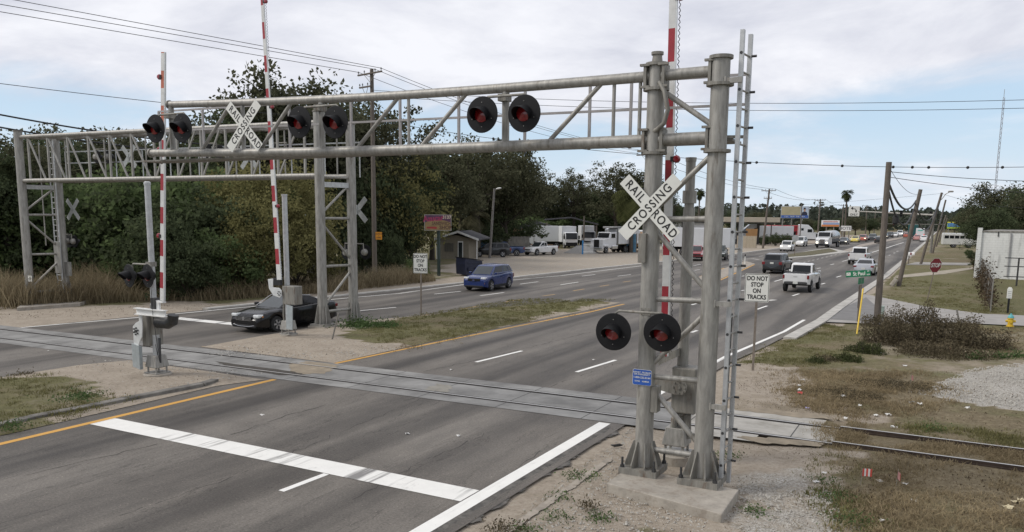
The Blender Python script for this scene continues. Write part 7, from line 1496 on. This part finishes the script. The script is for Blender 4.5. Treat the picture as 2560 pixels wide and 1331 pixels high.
vs_, k0 = [], 0
for poly, n, hm in ((gpoly('-300,800 -300,735 0,742 70,758 60,772'), 1800, 1.5), (gpoly('0,768 60,772 180,764 340,755 330,735 160,735 0,738'), 8000, 1.7), (gpoly('340,757 440,752 460,735 340,735'), 1500, 1.3), (gpoly('430,754 560,752 800,735 1000,714 1090,704 1080,696 950,702 750,718 560,733 430,736'), 9500, 1.2)):
    q = scatter(poly, n, rs); h_ = hm * (.25 + .75 * rs.rand(len(q)) ** 1.5) * (.35 + 1.15 * vnoise(q[:, 0], q[:, 1], .45)); vs_.append(blades(np.c_[q, np.zeros(len(q))], h_, .022 + .03 * rs.rand(len(q)), rs, 1.1)[0])
v = np.concatenate(vs_); tag(meshnp('dry_grass', v, np.arange(len(v)).reshape(-1, 4), lm_tan), 'tall tan dry grass along the foot of the thicket', 'grass', None, 'stuff')
def short(name, label, polys, lm, hmin, hmax, w_, lean=.8, per=14, rt=.09):
    """turf as tufts: centres through each outline, a fan of blades round each"""
    vs_ = []
    for poly, n, z in polys:
        c = scatter(poly, n // 4, rs); c = c + rs.normal(size=c.shape) * .22; dens = vnoise(c[:, 0], c[:, 1], .8) * .6 + vnoise(c[:, 0], c[:, 1], 2.4) * .4; c = c[dens + rs.rand(len(c)) * .25 > .48]
        hh = hmin + (hmax - hmin) * rs.rand(len(c)) ** 2; k = np.repeat(np.arange(len(c)), per); q = c[k] + rs.normal(size=(len(k), 2)) * (rt * (.5 + rs.rand(len(c))))[k][:, None]
        vs_.append(blades(np.c_[q, np.full(len(q), z)], hh[k] * (.6 + .6 * rs.rand(len(k))), w_ * (.6 + .8 * rs.rand(len(k))), rs, lean)[0])
    v = np.concatenate(vs_); return tag(meshnp(name, v, np.arange(len(v)).reshape(-1, 4), lm), label, 'grass', None, 'stuff')
short('turf', 'short olive grass on the medians and the right verge', [(gpoly('900,835 1000,800 1300,752 1530,753 1100,858 960,864'), 9000, .09), (gpoly('-300,1130 -300,950 0,955 130,945 300,1005 120,1075 0,1085'), 5000, .08), (gpoly('1830,905 2060,806 2140,830 2100,905 1980,920'), 9000, -.06), (gpoly('2215,745 2318,768 2460,786 2560,792 2460,720 2235,690'), 9000, -.03), (gpoly('2170,1080 2560,1125 2560,1085 2250,1060'), 2500, -.05), (gpoly('2030,1130 2160,1140 2180,1331 2080,1331'), 2500, -.05)], lm_turf, .03, .12, .018)
short('brown_grass', 'dry brown grass and straw round the tracks on the right', [(gpoly('2010,925 2330,925 2400,1000 2200,1060 1960,1000'), 12000, -.06), (gpoly('2090,1075 2560,1128 2560,1180 2100,1112'), 12000, -.04), (gpoly('2050,1060 2130,1052 2170,1105 2080,1125'), 3000, -.02), (gpoly('2100,1120 2560,1190 2560,1331 2140,1331'), 15000, -.05), (gpoly('1900,915 2060,915 2150,1045 1960,1010'), 2500, -.06), (gpoly('2380,810 2560,820 2560,900 2480,895'), 3000, -.06), (gpoly('2230,760 2460,785 2430,830 2200,810'), 1200, -.05), (gpoly('960,868 1100,862 1500,772 1540,763 1450,785 1000,885'), 1500, .05)], lm_brown, .02, .14, .014, 1.6)
# weeds: individual clumps
def weed(x, y, r, h_, n, lm, label, grp, z=-.05, name='weed_clump', size=.06):
    g_ = G(x, y); q = rs.normal(size=(n, 3)) * np.array([r * .5, r * .5, h_ * .4]); q[:, 2] = np.abs(q[:, 2]) + .01; v, f = quads(q, size * (.5 + rs.rand(n)), rs, .45, .2); t = tag(meshnp(name, v, f, lm), label, 'weeds', grp, 'stuff'); t.location = (g_.x, g_.y, z); return t
for x, y, r, h_, n in ((900, 822, .9, .45, 1300), (960, 822, .7, .3, 700)): weed(x, y, r, h_, n, lm_weed, 'bright green weeds at the right foot of the bridge gantry', 'weeds at the bridge gantry', .08, size=.10)
vs_ = []
for x, y, r, h_, n in ((1452, 1190, .35, .12, 350), (1400, 1240, .3, .1, 200), (1390, 1290, .35, .1, 260), (1500, 1290, .3, .1, 240), (1820, 1140, .3, .12, 260), (1890, 1275, .3, .1, 240), (2090, 1240, .4, .15, 420), (2060, 1200, .3, .12, 260), (2130, 1300, .45, .16, 500), (2330, 1075, .35, .3, 350), (1310, 1322, .3, .1, 260)):
    g_ = G(x, y); q = rs.normal(size=(n, 3)) * np.array([r * .5, r * .5, h_ * .4]) + np.array([g_.x, g_.y, 0]); q[:, 2] = np.abs(q[:, 2]) - .04; vs_.append(quads(q, .045 * (.5 + rs.rand(n)), rs, .45, .2)[0])
v = np.concatenate(vs_); tag(meshnp('weeds', v, np.arange(len(v)).reshape(-1, 4), lm_weed), 'low green weeds sprouting in the sand near the foreground gantry', 'weeds', None, 'stuff')
for x, y, r, h_, n in ((200, 1005, .6, .2, 600), (30, 1080, .4, .2, 300)): weed(x, y, r, h_, n, lm_weed, 'green weeds on the near median by its dark kerb', 'weeds on the near median', .08, size=.06)
lm_scrub = leaf_mat('dry_scrub', (.045, .037, .024), (.165, .138, .09), .2, 1.2)
for x, y, r, n, lm, lb in ((60, 940, .35, 350, lm_scrub, 'dry brown weeds on the far edge of the near median'), (1260, 1330, .4, 380, lm_scrub, 'dry reddish weeds at the bottom edge beside the gutter'), (1470, 1270, .2, 150, lm_scrub, 'small dry weed by the gantry footing')): weed(x, y, r, .16, n, lm, lb, None, 0.0, size=.05)
# the brown bush by the side street
def mound(name, label, parts, lm, size, twig=True, cat='bush'):
    c0 = G(*parts[0][:2]); t = thing(name, label, cat, (c0.x, c0.y, -.05)); cs = []
    for x, y, rx, h_, n in parts:
        g_ = G(x, y) - c0; u = rs.normal(size=(n, 3)); u /= np.linalg.norm(u, axis=1)[:, None]; u[:, 2] = np.abs(u[:, 2]); r = rs.rand(n) ** .3 * (1 + .18 * np.sin(u[:, 0] * 9 + x) + .1 * rs.normal(size=n)); cs.append(u * r[:, None] * np.array([rx, rx * .7, h_]) + np.array([g_.x, g_.y, 0]))
    c = np.concatenate(cs); v, f = quads(c, size * (.5 + rs.rand(len(c))), rs, .4, .15); meshnp('foliage', v, f, lm, t)
    tw = c[rs.choice(len(c), 700)]; tw = tw[tw[:, 2] > .25]; b_ = tw * np.array([.96, .96, .0]); d_ = tw - b_; v2 = []
    s = np.array([.008, 0, 0]); e = tw * 1.04; v2 = np.stack([b_ - s, b_ + s, e + s * .5, e - s * .5], 1).reshape(-1, 3); meshnp('twigs', v2, np.arange(len(v2)).reshape(-1, 4), bark, t)['kind'] = 'stuff'; return t
mound('scrub_bush', 'sprawling dark brown dead bush beside the nearest bare utility pole', [(2300, 850, 1.7, 1.45, 11000), (2400, 862, 1.7, 1.1, 7000), (2220, 858, 1.1, .95, 4500), (2200, 815, 1.0, .6, 2500), (2350, 885, 1.8, .5, 5000), (2460, 868, 1.2, .5, 2500)], lm_scrub, .085)
mound('green_bush', 'low green feathery bush at the left end of the dark brown bush', [(2165, 880, .75, .4, 3000), (2120, 900, .6, .3, 1500), (2040, 905, .4, .25, 600)], leaf_mat('feathery_leaves', (.03, .04, .018), (.10, .11, .05), .25, 1.5), .07)
mound('dark_weeds', 'dark weedy patch in the right verge beside the gravel', [(2060, 900, .5, .25, 900), (2240, 962, 1.3, .16, 2500), (2120, 985, 1.2, .14, 2200)], lm_scrub, .05, cat='weeds')
for x, y in ((2440, 895), (2500, 893), (2545, 892)): weed(x, y, .35, .3, 350, lm_weed, 'small green weed at the back edge of the white gravel patch', 'weeds behind the gravel patch', -.05, size=.08)
# vines on the chain-link fence
n = 2600; k = rs.rand(n); T0 = fa; q = np.stack([fa.x + (fb.x - fa.x) * k, fa.y + (fb.y - fa.y) * k, np.abs(rs.normal(size=n)) * .8 + .05], 1) + rs.normal(size=(n, 3)) * np.array([.25, .3, .05]); v, f = quads(q, .16 * (.5 + rs.rand(n)), rs, .5, .1); tag(meshnp('vine', v, f, leaf_mat('dry_vine', (.03, .024, .016), (.12, .09, .06), .15, .8)), 'brown dry vines hanging on the chain link fence', 'vines')
# ---- litter and pebbles
paper = M('paper_litter', (.62, .61, .58), .8, 0, .1, 6)
def litter(x, y, s, m_, label, grp, z=-.02):
    g_ = G(x, y); bm = nbm(); bmesh.ops.create_grid(bm, x_segments=3, y_segments=3, size=s)
    for v_ in bm.verts: v_.co = V((v_.co.x * rnd.uniform(.6, 1.2), v_.co.y * rnd.uniform(.5, 1.0), rnd.uniform(0, s * .8)))
    bmesh.ops.rotate(bm, verts=bm.verts[:], matrix=Matrix.Rotation(rnd.uniform(0, 6.28), 3, 'Z')); o = ob('litter', bm, m_); o.location = (g_.x, g_.y, z); return tag(o, label, 'litter', grp)
for x, y in ((1998, 965), (2005, 950), (2108, 990), (2150, 1014), (2220, 1037), (2262, 914), (2200, 883), (2280, 1005), (2115, 1046), (2235, 1068), (2000, 975), (2420, 1020), (2190, 1038), (2300, 1010)): litter(x, y, .07, paper, 'scrap of white paper litter in the dry grass of the right verge', 'paper scraps on the right verge')
for x, y in ((2060, 1183), (2262, 1210), (2040, 1205), (2200, 1203), (2285, 1252), (2205, 1302)): litter(x, y, .06, paper, 'scrap of white litter in the brown grass below the rails', 'paper scraps below the rails')
for x, y in ((2540, 1255), (2520, 1268), (2555, 1250)): litter(x, y, .07, M('yellowed_paper', (.55, .48, .32), .8, 0, .1, 5), 'yellowish scrap of litter in the bottom right corner', 'yellowish scraps in the bottom right corner')
litter(2000, 983, .09, M('red_can', (.45, .03, .03), .4), 'crushed red can in the dirt right of the tower', None); litter(2018, 1020, .06, M('violet_scrap', (.35, .32, .55), .6), 'small violet scrap in the dirt right of the tower', None)
for x, y, z in ((1127, 927, .02), (120, 880, .02), (1018, 1087, .015), (1145, 1092, .015), (1484, 902, .015), (655, 1048, .09)): litter(x, y, .05, paper, 'small white scrap lying on the asphalt or crossing', 'white scraps on the asphalt', z)
bm = nbm(); g_ = G(1540, 1117); pipe(bm, [g_ + V((-.12, 0, .02)), g_ + V((-.02, -.05, .03)), g_ + V((.08, .0, .05)), g_ + V((.12, .08, .03))], [.012, .03, .035, .01], 8); tag(rebase(ob('rubber_strip', bm, rubber, smooth=True)), 'curled strip of black rubber on the sand left of the tower foot', 'rubber strip')
# striped marker flags
flag_m = M('flag_red', (.55, .07, .05), .6)
for x, y0, y1, lb in ((2151, 1212, 1185, 'red and white striped marker flag standing upright in the brown grass'), (2240, 1215, 1190, 'red and white striped flag hanging down its wire, near the rails'), (2276, 960, 945, 'faded striped marker flag leaning by the dark weeds'), (2372, 882, 862, 'striped marker flag at the foot of the dark brown bush')):
    g_ = G(x, y0); h_ = .38; t = thing('marker_flag', lb, 'flag', (g_.x, g_.y, -.05), rad(20), 'striped marker flags'); ob('wire', tube(nbm(), (0, 0, 0), (.02, 0, h_), .004, n=5), galv, t); wide = x == 2151; w_ = .17 if wide else .05; bm = nbm()
    for k in range(5): a, b = -.0 + w_ * k / 5, w_ * (k + 1) / 5; f0 = [bm.verts.new((.02 + xx, .01 * math.sin(xx * 30), h_ - .16 * (1 if wide else 1.2) + zz + (0 if wide else -xx))) for xx, zz in ((a, 0), (b, 0), (b, .15), (a, .15))]; fc = bm.faces.new(f0); fc.material_index = k % 2
    o = ob('flag_cloth', bm, [flag_m, paper], t); so_ = o.modifiers.new('thick', 'SOLIDIFY'); so_.thickness = .003
# pebbles and clods on the sand (uncountable)
vs_, fs, b_ = [], [], 0
cube = np.array([(-1, -1, 0), (1, -1, 0), (1, 1, 0), (-1, 1, 0), (-.6, -.6, 1), (.6, -.6, 1), (.6, .6, 1), (-.6, .6, 1)]); cf = np.array([(0, 1, 5, 4), (1, 2, 6, 5), (2, 3, 7, 6), (3, 0, 4, 7), (4, 5, 6, 7)])
for poly, n, s, z in ((gpoly('1850,1160 1990,1150 2080,1240 2100,1331 1830,1331'), 1700, .014, -.03), (gpoly('2330,965 2420,922 2560,905 2560,1015 2450,1005 2340,985'), 2600, .018, -.02), (gpoly('1590,1060 1230,1331 1850,1331 1840,1240 1570,1180'), 1800, .014, -.03), (gpoly('500,895 850,905 1000,880 860,850 620,860'), 600, .02, .09), (gpoly('250,905 680,940 540,960 330,1000 150,1010'), 500, .018, .09)):
    q = scatter(poly, n, rs); 
    for x, y in q: k = s * (.4 + 1.3 * rs.rand() ** 2); a = rs.rand() * 6.28; c_, s_ = math.cos(a), math.sin(a); w3 = cube * np.array([k, k * .7, k * .8]); vs_.append(np.c_[w3[:, 0] * c_ - w3[:, 1] * s_ + x, w3[:, 0] * s_ + w3[:, 1] * c_ + y, w3[:, 2] + z]); fs.append(cf + b_); b_ += 8
tag(meshnp('pebbles', np.concatenate(vs_), np.concatenate(fs), M('pebble_stone', (.26, .24, .21), .9, 0, .3, 9, c2=(.48, .46, .41), thr=(.3, .75))), 'scattered pale pebbles and shell gravel', 'pebbles', None, 'stuff')
vs_ = []
for poly, n, z, sz in ((gpoly('1590,1060 1230,1331 1850,1331 1840,1240 1570,1180'), 900, -.02, .035), (gpoly('1810,1100 2110,1110 2160,1331 1850,1331'), 1500, -.02, .035), (gpoly('1830,945 1990,930 2150,1040 1830,1020'), 1800, -.02, .04), (gpoly('2010,930 2560,930 2560,1100 2110,1050'), 2500, .0, .05), (gpoly('500,895 850,905 1000,880 860,850 620,860'), 700, .10, .05), (gpoly('250,905 680,940 540,960 330,1000 60,1010 60,960'), 800, .10, .045), (gpoly('0,800 330,790 560,770 560,760 330,765 0,785'), 700, .01, .07), (gpoly('2100,1120 2560,1190 2560,1331 2140,1331'), 2500, .0, .05)):
    q = scatter(poly, n, rs); vs_.append(quads(np.c_[q, z + .02 * rs.rand(len(q))], sz * (.4 + 1.2 * rs.rand(len(q)) ** 2), rs, .35, 3.0)[0])
v = np.concatenate(vs_); tag(meshnp('leaf_litter', v, np.arange(len(v)).reshape(-1, 4), leaf_mat('dead_leaf', (.03, .022, .015), (.16, .12, .08), .1, 2.0)), 'dead leaves and twigs strewn over the sand', 'leaf litter', None, 'stuff')
vs_ = []
for poly, n in ((gpoly('1590,1110 1480,1120 1300,1290 1560,1240'), 26), (gpoly('1800,1110 2110,1130 2300,1331 1850,1331'), 70), (gpoly('1850,960 2150,1040 2560,1100 2560,940 2010,930'), 70), (gpoly('2100,1150 2560,1210 2560,1331 2140,1331'), 60)):
    q = scatter(poly, n, rs)
    for x, y in q: a = rs.rand() * 6.28; l_ = .1 + .25 * rs.rand(); d_ = np.array([math.cos(a), math.sin(a), .1 * rs.normal()]) * l_; s_ = np.array([-math.sin(a), math.cos(a), 0]) * .008; p = np.array([x, y, .0]); vs_.append(np.stack([p - s_, p + s_, p + d_ + s_ * .5, p + d_ - s_ * .5]))
v = np.concatenate(vs_); tag(meshnp('straw', v, np.arange(len(v)).reshape(-1, 4), leaf_mat('pale_straw', (.10, .08, .05), (.36, .31, .22), .1, 2.0)), 'loose pale straw and twigs on the right verge', 'straw', None, 'stuff')
for p in (O1, O2, O3, B1, B2, B3):
    if p.name not in used: p.location = (0, 900, -50)
